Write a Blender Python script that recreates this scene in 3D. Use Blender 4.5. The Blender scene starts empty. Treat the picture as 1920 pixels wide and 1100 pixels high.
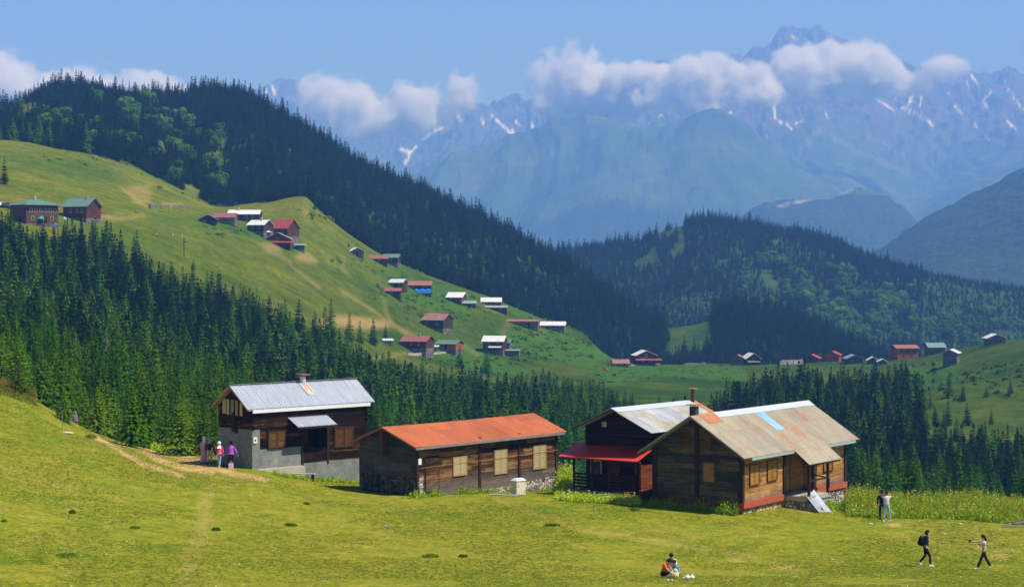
import bpy, bmesh, math, random
import numpy as np
from mathutils import Vector, Matrix
rnd = random.Random(7)
R = math.radians
C = bpy.context.scene.collection
scene = bpy.context.scene
# ---------------------------------------------------------------- camera, light, exposure
F = 3733.0          # focal length in pixels of the 1920 wide photograph
HY = 500.0          # row of the horizon
cam_d = bpy.data.cameras.new('camera')
cam = bpy.data.objects.new('camera', cam_d); C.objects.link(cam)
cam.location = (0, 0, 0); cam.rotation_euler = (R(90), 0, 0)
cam_d.sensor_width = 36.0; cam_d.lens = 36.0 * F / 1920.0
cam_d.shift_y = -(550.0 - HY) / 1920.0
cam_d.clip_start = 1.0; cam_d.clip_end = 60000.0
scene.camera = cam
SUN_EL, SUN_AZ = R(57), math.atan2(1.0, -0.30)      # azimuth clockwise from +Y
w = bpy.data.worlds.new('World'); scene.world = w; w.use_nodes = True
wn = w.node_tree.nodes; wl = w.node_tree.links
bgn = wn['Background']; bgn.inputs['Strength'].default_value = 0.11
sky = wn.new('ShaderNodeTexSky'); sky.sky_type = 'NISHITA'; sky.sun_disc = False
sky.sun_elevation = SUN_EL; sky.sun_rotation = SUN_AZ
sky.altitude = 4500; sky.air_density = 1.0; sky.dust_density = 0.2; sky.ozone_density = 4.0
wl.new(sky.outputs[0], bgn.inputs[0])
sd = bpy.data.lights.new('sun', 'SUN'); sd.energy = 4.8; sd.angle = R(0.5); sd.color = (1.0, 0.955, 0.88)
sun = bpy.data.objects.new('sun', sd); C.objects.link(sun)
sdir = Vector((math.sin(SUN_AZ) * math.cos(SUN_EL), math.cos(SUN_AZ) * math.cos(SUN_EL), math.sin(SUN_EL)))
sun.rotation_euler = sdir.to_track_quat('Z', 'Y').to_euler(); sun.location = (60, -40, 90)
scene.view_settings.view_transform = 'Standard'; scene.view_settings.look = 'None'
scene.view_settings.exposure = 0.40; scene.view_settings.gamma = 1.0
cy = scene.cycles
cy.use_denoising = True; cy.max_bounces = 9; cy.diffuse_bounces = 2; cy.glossy_bounces = 2
cy.transparent_max_bounces = 24; cy.volume_bounces = 8; cy.transmission_bounces = 4
cy.use_adaptive_sampling = True; cy.adaptive_threshold = 0.02
cy.volume_step_rate = 1.0; cy.volume_max_steps = 128

# ---------------------------------------------------------------- helpers
def tag(o, label=None, cat=None, group=None, kind=None):
    if label: o['label'] = label
    if cat: o['category'] = cat
    if group: o['group'] = group
    if kind: o['kind'] = kind
    return o
def empty(name, loc, rz=0.0, label=None, cat=None, group=None):
    o = bpy.data.objects.new(name, None); C.objects.link(o)
    o.location = loc; o.rotation_euler = (0, 0, rz); o.empty_display_size = 0.3
    return tag(o, label, cat, group)
class MB:
    """collects boxes, prisms, tubes and quads and links them as one mesh"""
    def __init__(s): s.v = []; s.f = []; s.m = []; s.mi = 0
    def face(s, pts):
        n = len(s.v); s.v += [tuple(p) for p in pts]; s.f.append(tuple(range(n, n + len(pts)))); s.m.append(s.mi)
    def raw(s, vs, fs):
        n = len(s.v); s.v += [tuple(p) for p in vs]
        for f in fs: s.f.append(tuple(i + n for i in f)); s.m.append(s.mi)
    def hexa(s, c):       # 8 corners: bottom ring 0-3, top ring 4-7
        s.raw(c, [(3, 2, 1, 0), (4, 5, 6, 7), (0, 1, 5, 4), (1, 2, 6, 5), (2, 3, 7, 6), (3, 0, 4, 7)])
    def box(s, x0, x1, y0, y1, z0, z1):
        s.hexa([(x0, y0, z0), (x1, y0, z0), (x1, y1, z0), (x0, y1, z0), (x0, y0, z1), (x1, y0, z1), (x1, y1, z1), (x0, y1, z1)])
    def beam(s, a, b, wx, wz, up=(0, 0, 1)):
        a = Vector(a); b = Vector(b); d = (b - a).normalized(); u = Vector(up)
        x = d.cross(u)
        if x.length < 1e-4: x = d.cross(Vector((1, 0, 0)))
        x = x.normalized() * wx / 2; u = x.cross(d).normalized() * wz / 2
        s.hexa([a - x - u, a + x - u, b + x - u, b - x - u, a - x + u, a + x + u, b + x + u, b - x + u])
    def tube(s, pts, rs, n=8, cap=True):
        pts = [Vector(p) for p in pts]
        if not hasattr(rs, '__len__'): rs = [rs] * len(pts)
        base = len(s.v)
        for i, p in enumerate(pts):
            d = (pts[min(i + 1, len(pts) - 1)] - pts[max(i - 1, 0)]).normalized()
            x = d.cross(Vector((0, 0, 1)))
            if x.length < 1e-3: x = Vector((1, 0, 0))
            x.normalize(); y = d.cross(x)
            for k in range(n):
                a = 2 * math.pi * k / n
                s.v.append(tuple(p + (x * math.cos(a) + y * math.sin(a)) * rs[i]))
        for i in range(len(pts) - 1):
            for k in range(n):
                k2 = (k + 1) % n
                s.f.append((base + i * n + k, base + i * n + k2, base + (i + 1) * n + k2, base + (i + 1) * n + k)); s.m.append(s.mi)
        if cap:
            s.f.append(tuple(base + k for k in range(n))); s.m.append(s.mi)
            s.f.append(tuple(base + (len(pts) - 1) * n + k for k in reversed(range(n)))); s.m.append(s.mi)
    def ball(s, c, r, seg=10, rings=7):
        c = Vector(c)
        if not hasattr(r, '__len__'): r = (r, r, r)
        vs = [(c.x, c.y, c.z - r[2])]
        for i in range(1, rings):
            t = -math.pi / 2 + math.pi * i / rings
            for k in range(seg):
                a = 2 * math.pi * k / seg
                vs.append((c.x + r[0] * math.cos(t) * math.cos(a), c.y + r[1] * math.cos(t) * math.sin(a), c.z + r[2] * math.sin(t)))
        vs.append((c.x, c.y, c.z + r[2])); fs = []
        for k in range(seg): fs.append((0, 1 + (k + 1) % seg, 1 + k))
        for i in range(rings - 2):
            for k in range(seg):
                a = 1 + i * seg + k; b = 1 + i * seg + (k + 1) % seg
                fs.append((a, b, b + seg, a + seg))
        t = len(vs) - 1
        for k in range(seg): fs.append((t, t - seg + k, t - seg + (k + 1) % seg))
        s.raw(vs, fs)
    def mesh(s, name):
        me = bpy.data.meshes.new(name); me.from_pydata(s.v, [], s.f); me.update()
        return me
    def build(s, name, mats, parent=None, smooth=False, loc=None):
        me = s.mesh(name)
        if not isinstance(mats, (list, tuple)): mats = [mats]
        for m in mats: me.materials.append(m)
        if len(mats) > 1: me.polygons.foreach_set('material_index', s.m)
        if smooth: me.polygons.foreach_set('use_smooth', [True] * len(me.polygons))
        o = bpy.data.objects.new(name, me); C.objects.link(o)
        if parent is not None: o.parent = parent
        if loc is not None: o.location = loc
        return o
def grid_mesh(name, P, mask=None):
    """P: rows x cols x 3 -> mesh of quads"""
    nr, nc = P.shape[:2]
    me = bpy.data.meshes.new(name)
    me.vertices.add(nr * nc); me.vertices.foreach_set('co', P.reshape(-1).astype(np.float32))
    i = np.arange(nr * nc).reshape(nr, nc)
    q = np.stack([i[:-1, :-1], i[:-1, 1:], i[1:, 1:], i[1:, :-1]], -1).reshape(-1, 4)
    me.loops.add(q.size); me.loops.foreach_set('vertex_index', q.reshape(-1).astype(np.int32))
    me.polygons.add(len(q)); me.polygons.foreach_set('loop_start', np.arange(0, q.size, 4, dtype=np.int32))
    me.polygons.foreach_set('loop_total', np.full(len(q), 4, dtype=np.int32))
    me.polygons.foreach_set('use_smooth', np.ones(len(q), dtype=bool))
    me.update(calc_edges=True)
    return me
# numpy value noise
def vn(x, y, seed=0):
    x = np.asarray(x, float); y = np.asarray(y, float)
    xi = np.floor(x).astype(np.int64); yi = np.floor(y).astype(np.int64)
    fx = x - xi; fy = y - yi; fx = fx * fx * (3 - 2 * fx); fy = fy * fy * (3 - 2 * fy)
    def h(a, b):
        n = (a * 374761393 + b * 668265263 + seed * 974634777) & 0xffffffff
        n = ((n ^ (n >> 13)) * 1274126177) & 0xffffffff
        return ((n ^ (n >> 16)) & 0xffff) / 65535.0
    return (h(xi, yi) * (1 - fx) + h(xi + 1, yi) * fx) * (1 - fy) + (h(xi, yi + 1) * (1 - fx) + h(xi + 1, yi + 1) * fx) * fy
def fbm(x, y, o=4, seed=0):
    s = 0; a = 1; t = 0
    for i in range(o):
        s = s + a * vn(x * 2 ** i, y * 2 ** i, seed + i); t += a; a *= 0.5
    return s / t
def ridged(x, y, o=4, seed=0):
    s = 0; a = 1; t = 0
    for i in range(o):
        s = s + a * (1 - np.abs(2 * vn(x * 2 ** i, y * 2 ** i, seed + i) - 1)); t += a; a *= 0.5
    return s / t
# ---------------------------------------------------------------- shader helper
class NT:
    def __init__(s, name):
        s.mat = bpy.data.materials.new(name); s.mat.use_nodes = True
        s.t = s.mat.node_tree; s.n = s.t.nodes; s.l = s.t.links
        s.b = s.n['Principled BSDF']; s.b.inputs['Roughness'].default_value = 0.85
        s.b.inputs['Specular IOR Level'].default_value = 0.25
        s.co = None
    def set(s, sock, v):
        if isinstance(v, bpy.types.NodeSocket): s.l.new(v, sock)
        elif isinstance(v, (tuple, list)) and len(v) == 3 and sock.type == 'RGBA': sock.default_value = (*v, 1)
        else: sock.default_value = v
    def coord(s, kind='Object', scale=(1, 1, 1), rot=(0, 0, 0)):
        tc = s.n.new('ShaderNodeTexCoord'); m = s.n.new('ShaderNodeMapping')
        m.inputs['Scale'].default_value = scale; m.inputs['Rotation'].default_value = rot
        s.l.new(tc.outputs[kind], m.inputs[0]); return m.outputs[0]
    def noise(s, co, scale, detail=4, rough=0.55, dist=0.0):
        n = s.n.new('ShaderNodeTexNoise'); s.l.new(co, n.inputs['Vector'])
        n.inputs['Scale'].default_value = scale; n.inputs['Detail'].default_value = detail
        n.inputs['Roughness'].default_value = rough; n.inputs['Distortion'].default_value = dist
        return n.outputs[0]
    def vor(s, co, scale, out='Distance', feature='F1', rand=1.0):
        n = s.n.new('ShaderNodeTexVoronoi'); n.feature = feature; s.l.new(co, n.inputs['Vector'])
        n.inputs['Scale'].default_value = scale; n.inputs['Randomness'].default_value = rand
        return n.outputs[out]
    def wave(s, co, scale, axis='X', dist=0, prof='SIN', dscale=1.0):
        n = s.n.new('ShaderNodeTexWave'); n.bands_direction = axis; n.wave_profile = prof; s.l.new(co, n.inputs['Vector'])
        n.inputs['Scale'].default_value = scale; n.inputs['Distortion'].default_value = dist; n.inputs['Detail Scale'].default_value = dscale
        return n.outputs['Fac']
    def ramp(s, fac, stops, interp='LINEAR'):
        n = s.n.new('ShaderNodeValToRGB'); s.l.new(fac, n.inputs[0]); r = n.color_ramp; r.interpolation = interp
        while len(r.elements) < len(stops): r.elements.new(0.5)
        for e, (p, c) in zip(r.elements, stops):
            e.position = p; e.color = (*c, 1) if hasattr(c, '__len__') else (c, c, c, 1)
        return n.outputs[0]
    def mix(s, fac, a, b, mode='MIX'):
        n = s.n.new('ShaderNodeMix'); n.data_type = 'RGBA'; n.blend_type = mode
        s.set(n.inputs[0], fac); s.set(n.inputs[6], a); s.set(n.inputs[7], b); return n.outputs[2]
    def math(s, op, a, b=0.0, clamp=False):
        n = s.n.new('ShaderNodeMath'); n.operation = op; n.use_clamp = clamp
        s.set(n.inputs[0], a); s.set(n.inputs[1], b); return n.outputs[0]
    def attr(s, name, out='Fac'):
        n = s.n.new('ShaderNodeAttribute'); n.attribute_name = name; return n.outputs[out]
    def rand(s):
        return s.n.new('ShaderNodeObjectInfo').outputs['Random']
    def sep(s, v, i):
        n = s.n.new('ShaderNodeSeparateXYZ'); s.l.new(v, n.inputs[0]); return n.outputs[i]
    def bump(s, h, strength=0.5, dist=0.1):
        n = s.n.new('ShaderNodeBump'); n.inputs['Strength'].default_value = strength; n.inputs['Distance'].default_value = dist
        s.l.new(h, n.inputs['Height']); s.l.new(n.outputs[0], s.b.inputs['Normal']); return n
    def col(s, c): s.set(s.b.inputs['Base Color'], c)
def plain(name, c, rough=0.8, var=0.15, scale=3.0, metal=0.0):
    m = NT(name); co = m.coord()
    n = m.noise(co, scale, 4)
    m.col(m.mix(n, tuple(x * (1 - var) for x in c), tuple(min(1, x * (1 + var)) for x in c)))
    m.b.inputs['Roughness'].default_value = rough; m.b.inputs['Metallic'].default_value = metal
    return m.mat
# ---------------------------------------------------------------- terrain: one height field round the camera
def pchip(x, y, xq):
    """monotone cubic along the last axis; x, y: (..., K), xq: (..., Q)"""
    h = np.diff(x, axis=-1); dl = np.diff(y, axis=-1) / h
    d = np.zeros_like(y)
    w1 = 2 * h[..., 1:] + h[..., :-1]; w2 = h[..., 1:] + 2 * h[..., :-1]
    with np.errstate(divide='ignore', invalid='ignore'):
        dm = (w1 + w2) / (w1 / dl[..., :-1] + w2 / dl[..., 1:])
    d[..., 1:-1] = np.where(dl[..., :-1] * dl[..., 1:] > 0, dm, 0)
    d[..., 0] = dl[..., 0]; d[..., -1] = dl[..., -1]
    K = x.shape[-1]
    if x.ndim == 1:
        i = np.clip(np.searchsorted(x, xq, side='right') - 1, 0, K - 2); X0, X1, Y0, Y1, D0, D1 = x[i], x[i + 1], y[i], y[i + 1], d[i], d[i + 1]
    else:
        i = np.zeros(xq.shape, int)
        for k in range(1, K - 1): i += xq >= x[..., k:k + 1]
        g_ = lambda q, j: np.take_along_axis(q, j, -1)
        X0, X1, Y0, Y1, D0, D1 = g_(x, i), g_(x, i + 1), g_(y, i), g_(y, i + 1), g_(d, i), g_(d, i + 1)
    hh = X1 - X0; t = np.clip((xq - X0) / hh, 0, 1)
    out = Y0 * (1 + 2 * t) * (1 - t) ** 2 + hh * D0 * t * (1 - t) ** 2 + Y1 * t * t * (3 - 2 * t) + hh * D1 * t * t * (t - 1)
    return out
# knots: distance D and the photo row at which the ground stands there, at a number of photo columns
def kd(D, *p): return [(a, D, b) for a, b in p]
KN = [
 kd(10, (-500, 1433), (2400, 1433)),
 kd(78, (-500, 1010), (0, 1085), (400, 1100), (2400, 1105)),
 kd(100, (-500, 850), (0, 940), (200, 970), (400, 990), (600, 1005), (800, 1015), (1000, 1022), (1200, 1028), (1400, 1036), (1600, 1040), (1800, 1045), (2400, 1045)),
 kd(118, (-500, 700), (0, 820), (200, 865), (400, 900), (473, 906), (600, 930), (800, 940), (1000, 943), (1200, 947), (1400, 952), (1600, 964), (1800, 968), (2400, 966)),
 [(-500, 150, 560), (0, 145, 728), (60, 143, 752), (130, 142, 792), (200, 140, 822), (300, 135, 850), (380, 128, 865), (400, 127, 868), (435, 127, 871), (473, 127, 872), (540, 130, 881), (600, 133, 889), (680, 134, 899), (800, 136, 905), (1000, 138, 915), (1200, 138, 930), (1400, 138, 940), (1600, 134, 952), (1800, 130, 962), (2400, 130, 965)],
 [(-500, 190, 620), (0, 185, 800), (200, 190, 860), (400, 195, 905), (600, 205, 975), (800, 220, 1020), (1200, 220, 1040), (1600, 220, 1090), (2400, 220, 1130)],
 [(-500, 300, 560), (0, 300, 720), (200, 300, 765), (400, 320, 800), (600, 340, 835), (800, 360, 860), (1000, 370, 880), (1200, 380, 890), (1600, 380, 900), (2400, 380, 920)],
 [(-500, 500, 400), (0, 500, 480), (200, 510, 520), (400, 515, 600), (480, 515, 625), (600, 500, 675), (700, 500, 730), (800, 520, 755), (1000, 560, 755), (1200, 560, 760), (1400, 550, 770), (1600, 550, 765), (1800, 550, 785), (2400, 540, 790)],
 [(-500, 570, 380), (0, 570, 420), (200, 600, 445), (400, 610, 530), (500, 615, 565), (600, 620, 610), (700, 640, 665), (800, 650, 700), (1000, 680, 715), (1200, 700, 715), (1400, 720, 722), (1600, 720, 735), (1700, 680, 735), (1800, 640, 725), (2000, 620, 710), (2400, 620, 700)],
 [(-500, 700, 300), (0, 700, 335), (200, 730, 370), (400, 740, 420), (500, 750, 455), (600, 760, 500), (700, 770, 560), (800, 780, 610), (900, 790, 640), (1000, 800, 660), (1100, 810, 680), (1200, 820, 690), (1600, 820, 690), (1700, 810, 685), (1800, 800, 665), (2000, 780, 625), (2400, 780, 600)],
 [(-500, 850, 250), (0, 850, 265), (100, 860, 278), (200, 880, 300), (300, 890, 345), (420, 900, 388), (500, 905, 380), (570, 910, 368), (600, 910, 395), (700, 910, 470), (800, 905, 515), (900, 895, 552), (1000, 885, 593), (1080, 880, 618), (1150, 870, 672), (1200, 865, 683), (1400, 870, 684), (1600, 870, 676), (1700, 860, 672), (1800, 850, 655), (1870, 845, 642), (2000, 840, 622), (2400, 840, 590)],
 kd(990, (-500, 225), (0, 240), (200, 265), (400, 352), (500, 372), (570, 380), (600, 410), (700, 490), (800, 545), (900, 590), (1000, 650), (1100, 700), (1200, 730), (2400, 745)),
 kd(1280, (-500, 260), (-100, 235), (0, 222), (50, 200), (150, 172), (250, 190), (350, 190), (390, 176), (450, 185), (500, 210), (600, 272), (700, 328), (780, 362), (860, 397), (940, 437), (1000, 470), (1060, 500), (1120, 540), (1180, 580), (1240, 615), (1300, 607), (1345, 598), (1400, 590), (1500, 608), (1600, 650), (1680, 695), (1750, 730), (2400, 740)),
 kd(1480, (-500, 330), (0, 300), (400, 270), (800, 480), (1000, 570), (1200, 690), (2400, 740)),
 kd(1950, (-500, 500), (900, 520), (1000, 500), (1040, 485), (1100, 475), (1180, 460), (1260, 430), (1330, 415), (1400, 428), (1500, 438), (1560, 455), (1650, 492), (1750, 518), (1850, 538), (1920, 548), (2400, 590)),
 kd(2800, (-500, 640), (2400, 640)),
 kd(4500, (-500, 600), (1300, 600), (1400, 575), (1500, 540), (1600, 495), (1660, 462), (1700, 432), (1750, 400), (1850, 352), (1920, 318), (2100, 250), (2400, 200)),
 kd(5400, (-500, 620), (1500, 620), (1700, 600), (2400, 500)),
 kd(6800, (-500, 520), (700, 510), (1100, 500), (1300, 450), (1380, 415), (1440, 388), (1500, 372), (1600, 352), (1650, 375), (1720, 412), (1800, 470), (2400, 520)),
 kd(7600, (-500, 540), (1000, 500), (1300, 440), (1600, 425), (1720, 425), (1800, 480), (2400, 520)),
 kd(9500, (-500, 540), (600, 400), (700, 350), (780, 325), (850, 300), (920, 280), (1000, 250), (1090, 224), (1130, 222), (1180, 242), (1240, 240), (1290, 228), (1330, 220), (1380, 235), (1450, 290), (1550, 340), (1600, 360), (1700, 406), (1720, 410), (1760, 395), (1830, 350), (1920, 310), (2400, 250)),
 kd(10500, (-500, 450), (600, 450), (700, 400), (780, 360), (1000, 300), (1130, 275), (1330, 262), (1450, 300), (1600, 350), (1720, 392), (1830, 330), (1920, 280), (2400, 220)),
 kd(12500, (-500, 420), (480, 360), (600, 300), (660, 270), (700, 285), (780, 290), (850, 262), (950, 235), (1050, 215), (1200, 205), (1400, 200), (1600, 215), (1700, 235), (1830, 225), (1920, 205), (2400, 200)),
 kd(14500, (-500, 300), (300, 300), (430, 230), (470, 180), (490, 160), (530, 146), (560, 150), (590, 175), (640, 190), (700, 200), (800, 205), (850, 212), (930, 202), (1000, 200), (1080, 170), (1180, 150), (1240, 128), (1260, 138), (1330, 118), (1350, 102), (1385, 112), (1395, 128), (1410, 112), (1440, 98), (1455, 72), (1475, 62), (1520, 66), (1565, 72), (1600, 90), (1650, 105), (1700, 130), (1750, 140), (1800, 132), (1850, 138), (1890, 130), (1920, 145), (2100, 160), (2400, 200)),
 kd(17000, (-500, 420), (2400, 420)),
]
def knots(px):
    px = np.asarray(px, float); Ds = []; Zs = []
    for k in KN:
        xs = np.array([p[0] for p in k], float); ds = np.array([p[1] for p in k], float); ys = np.array([p[2] for p in k], float)
        if len(k) == 2:
            d = np.interp(px, xs, ds); y = np.interp(px, xs, ys)
        else:
            d = pchip(xs, ds, px); y = pchip(xs, ys, px)
        Ds.append(d); Zs.append(-(y - HY) / F * d)
    return np.stack(Ds, -1), np.stack(Zs, -1)
def sstep(a, b, x):
    t = np.clip((x - a) / (b - a), 0, 1); return t * t * (3 - 2 * t)
def bumps(px, D):
    X = (px - 960) / F * D; Y = D
    z = 0.10 * (fbm(X / 6, Y / 6, 3, 3) - 0.5) * sstep(20, 60, D)
    z += 3.0 * (fbm(X / 45, Y / 45, 4, 11) - 0.5) * sstep(150, 320, D)
    z += 10 * (fbm(X / 120, Y / 120, 4, 12) - 0.5) * sstep(880, 1150, D)
    m = sstep(3000, 6500, D)
    wr = 0.9 * fbm(X / 900, Y / 900, 3, 31)
    z += m * 150 * (ridged(X / 420 + wr, Y / 1500 + wr, 5, 21) - 0.62) * sstep(3500, 9000, D)
    z += m * 42 * (ridged(X / 190 + 3.5 * wr, Y / 260 + 2.5 * wr, 5, 25) - 0.62) * sstep(5600, 8500, D)
    z += 16 * (fbm(X / 34, Y / 90, 3, 27) - 0.5) * sstep(3300, 4300, D) * sstep(7600, 6800, D)
    hi = sstep(9800, 12500, D)
    z += hi * 190 * (ridged(X / 330 + wr * 1.3, Y / 900, 6, 41) - 0.62)
    z += hi * 90 * (ridged(X / 90, Y / 220 + wr, 4, 51) - 0.6)
    return z
def zgrid(px, D):
    """px (N,), D (M,) -> z (N, M)"""
    Dk, Zk = knots(px)
    Dq = np.broadcast_to(D[None, :], (len(px), len(D)))
    z = pchip(Dk, Zk, Dq)
    return z + bumps(np.broadcast_to(px[:, None], Dq.shape), Dq)
def zat(px, D):
    """same height field at scattered points"""
    px = np.atleast_1d(np.asarray(px, float)); D = np.atleast_1d(np.asarray(D, float))
    Dk, Zk = knots(px)
    return pchip(Dk, Zk, D[:, None])[:, 0] + bumps(px, D)
def zxy(X, Y):
    return float(zat([960 + F * X / Y], [Y])[0])
def point(px, D):
    return Vector(((px - 960) / F * D, D, float(zat([px], [D])[0])))
_scan = np.exp(np.linspace(math.log(60), math.log(15000), 2500))
def hit(px, py, dmin=60, dmax=15000):
    """first point of the ground seen in the photograph at (px, py)"""
    d = _scan[(_scan >= dmin) & (_scan <= dmax)][::2]
    z = zat(np.full(len(d), float(px)), d); g = z + (py - HY) / F * d
    i = int(np.argmax(g > 0)) if (g > 0).any() else int(np.argmax(g))
    if i > 0 and g[i] > 0:
        t = -g[i - 1] / (g[i] - g[i - 1]); D = d[i - 1] + t * (d[i] - d[i - 1])
    else: D = d[i]
    return Vector(((px - 960) / F * D, D, -(py - HY) / F * D if g[i] > 0 else float(z[i])))
def seg_dist(px, py, pts):
    best = np.full(px.shape, 1e9)
    for (x0, y0), (x1, y1) in zip(pts[:-1], pts[1:]):
        dx, dy = x1 - x0, y1 - y0; L = dx * dx + dy * dy + 1e-9
        t = np.clip(((px - x0) * dx + (py - y0) * dy) / L, 0, 1)
        best = np.minimum(best, np.hypot(px - x0 - t * dx, py - y0 - t * dy))
    return best
def inpoly(px, py, poly):
    c = np.zeros(px.shape, bool); n = len(poly); j = n - 1
    for i in range(n):
        xi, yi = poly[i]; xj, yj = poly[j]
        m = ((yi > py) != (yj > py)) & (px < (xj - xi) * (py - yi) / (yj - yi + 1e-9) + xi); c ^= m; j = i
    return c
def sea(name, pxs, Ds):
    z = zgrid(pxs, Ds).T
    X = (pxs[None, :] - 960) / F * Ds[:, None]; Y = np.broadcast_to(Ds[:, None], X.shape)
    P = np.stack([X, Y, z], -1)
    me = grid_mesh(name, P)
    PX = np.broadcast_to(pxs[None, :], X.shape); PY = HY - F * z / Y
    return me, PX, PY, X, Y, z
def addattr(me, name, v):
    a = me.attributes.new(name, 'FLOAT', 'POINT'); a.data.foreach_set('value', np.ascontiguousarray(v, dtype=np.float32).reshape(-1))
# rows: dense where the ground climbs the picture
_d = np.exp(np.linspace(math.log(10), math.log(3000), 6000))
_cols = np.array([0, 300, 600, 900, 1200, 1500, 1800], float)
_zz = zgrid(_cols, _d); _py = HY - F * _zz / _d[None, :]
_w = np.abs(np.diff(_py, axis=1)).max(0) * 0.55 + 3000 * np.diff(np.log(_d)) * 0.12
_w = np.convolve(_w, np.ones(81) / 81, 'same') + 1e-3
_cw = np.concatenate([[0], np.cumsum(_w)]); _cw /= _cw[-1]
DS_NEAR = np.interp(np.linspace(0, 1, 1150), _cw, _d)
PX_NEAR = np.concatenate([np.arange(-500, -60, 14.0), np.arange(-60, 1981, 3.0), np.arange(1990, 2401, 14.0)])
me, PX, PY, X, Y, Z = sea('ground', PX_NEAR, DS_NEAR)
D_ = Y
# forest floor (dark litter under the trees), by distance zone
def forest_mask(px, D):
    """density of trees 0..1 at photo column px, distance D"""
    px = np.asarray(px, float); D = np.asarray(D, float)
    Dk, Zk = knots(px)
    n1 = fbm((px - 960) / F * D / 22, D / 22, 3, 71)
    # left wood, from just behind the crest up to the alp
    top1 = np.interp(px, [-500, 0, 100, 240, 300, 480, 560, 640, 720, 800, 1000, 1190, 1210, 1320, 1360, 1500, 1700, 1760, 2000, 2400],
                     [560, 540, 545, 555, 545, 560, 560, 560, 520, 560, 585, 560, 420, 420, 560, 640, 640, 590, 590, 590])
    lo1 = np.interp(px, [-500, 0, 100, 130, 165, 330, 440, 600, 2400], [160, 156, 158, 166, 156, 144, 136, 170, 230])
    m = ((D > lo1) & (D < top1)).astype(float)
    # gaps
    m = np.where((px > 470) & (px < 1200) & (D > 430) & (n1 < np.interp(px, [470, 560, 700, 760, 1200], [0.2, 0.5, 0.47, 0.42, 0.40])), 0, m)
    m = np.where((px > 1730) & (D > 430), m * 0.22 * (n1 > 0.45), m)
    m = np.where((px > 1640) & (D > 300) & (D <= 470) & (n1 < 0.46), 0, m)
    # upper forest behind the alp
    k10 = Dk[..., 10]
    lo2 = k10 + np.interp(px, [-500, 560, 620, 1150, 1200, 2400], [15, 12, 22, 30, 60, 60]) + 60 * (n1 - 0.5)
    m2 = (D > lo2) & (D < 1420) & (px < 1246)
    gap = (px < 70) & (fbm(px / 60, D / 90, 3, 81) < 0.50) & (D > 1000) & (D < 1220)
    gap |= (px < 420) & (fbm(px / 30, D / 50, 3, 82) < 0.33)
    m2 = m2 & ~gap
    m3 = (px > 1246) & (D > 1330) & (D < 1400) & (px < 1350)
    m3 |= (px >= 1225) & (px < 1345) & (D > 930) & (D < 1130) & (n1 > 0.42)
    m3 |= (px >= 1335) & (D > 960) & (D < 1420)
    m4 = (D > 1430) & (D < 2080) & (px > 900)
    g4 = ((px > 1160) & (px < 1285) & (D > 1800) & (fbm(px / 25, D / 90, 3, 83) < 0.52)) | (fbm(px / 40, D / 60, 3, 84) < 0.27)
    m4 = m4 & ~g4
    m = np.maximum(m, (m2 | m3 | m4).astype(float))
    return m
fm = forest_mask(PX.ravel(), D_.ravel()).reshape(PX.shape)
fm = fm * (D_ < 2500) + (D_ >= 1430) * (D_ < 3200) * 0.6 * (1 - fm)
dirt = np.zeros(PX.shape); lush = np.zeros(PX.shape)
PATHS = [  # (photo polyline, half width px, dmin, dmax)
 ([(178, 818), (215, 838), (262, 868), (300, 880), (345, 892)], 4, 60, 142), ([(212, 822), (255, 838), (300, 862), (350, 880), (400, 884)], 5, 60, 142),
 ([(240, 828), (300, 848), (345, 862), (375, 868), (412, 880), (440, 888), (500, 900)], 5, 60, 142), ([(290, 842), (330, 850), (372, 862)], 5, 60, 142),
 ([(330, 855), (385, 880)], 8, 60, 142),
 ([(385, 925), (380, 1000), (350, 1060), (340, 1100)], 15, 60, 130.5), ([(930, 935), (1080, 990), (1200, 1010), (1390, 1040), (1500, 1065)], 5, 60, 130.5),
 ([(720, 560), (725, 590), (742, 612), (765, 628)], 1.5, 500, 900), ([(640, 545), (690, 575), (730, 605), (770, 625), (800, 640)], 1.6, 500, 900),
 ([(228, 352), (250, 370), (275, 388)], 2.0, 500, 950), ([(625, 470), (646, 482), (638, 497), (655, 515)], 1.1, 500, 900),
 ([(500, 470), (540, 490), (560, 510), (600, 540)], 1.6, 500, 900), ([(175, 402), (215, 412), (270, 404)], 1.6, 500, 900),
 ([(940, 630), (945, 615), (955, 605)], 1.2, 500, 900), ([(860, 640), (880, 655), (900, 668)], 1.2, 500, 900), ([(1005, 628), (1020, 618)], 1.4, 500, 900),
 ([(700, 672), (740, 665), (765, 662)], 1.5, 500, 900),
]
for pl, hw, d0, d1 in PATHS:
    x0 = min(p[0] for p in pl) - 20; x1 = max(p[0] for p in pl) + 20; y0 = min(p[1] for p in pl) - 20; y1 = max(p[1] for p in pl) + 20
    sel = (PX > x0) & (PX < x1) & (PY > y0) & (PY < y1) & (D_ > d0) & (D_ < d1)
    xs, ys = PX[sel], PY[sel]
    q = seg_dist(xs, ys, pl) * (0.75 + 0.6 * vn(xs / 14, ys / 9, 5))
    dirt[sel] = np.maximum(dirt[sel], np.clip(1.5 - q / hw, 0, 1) * (0.2 if d1 == 130.5 else (0.9 if d1 < 200 else 0.55)))
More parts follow.
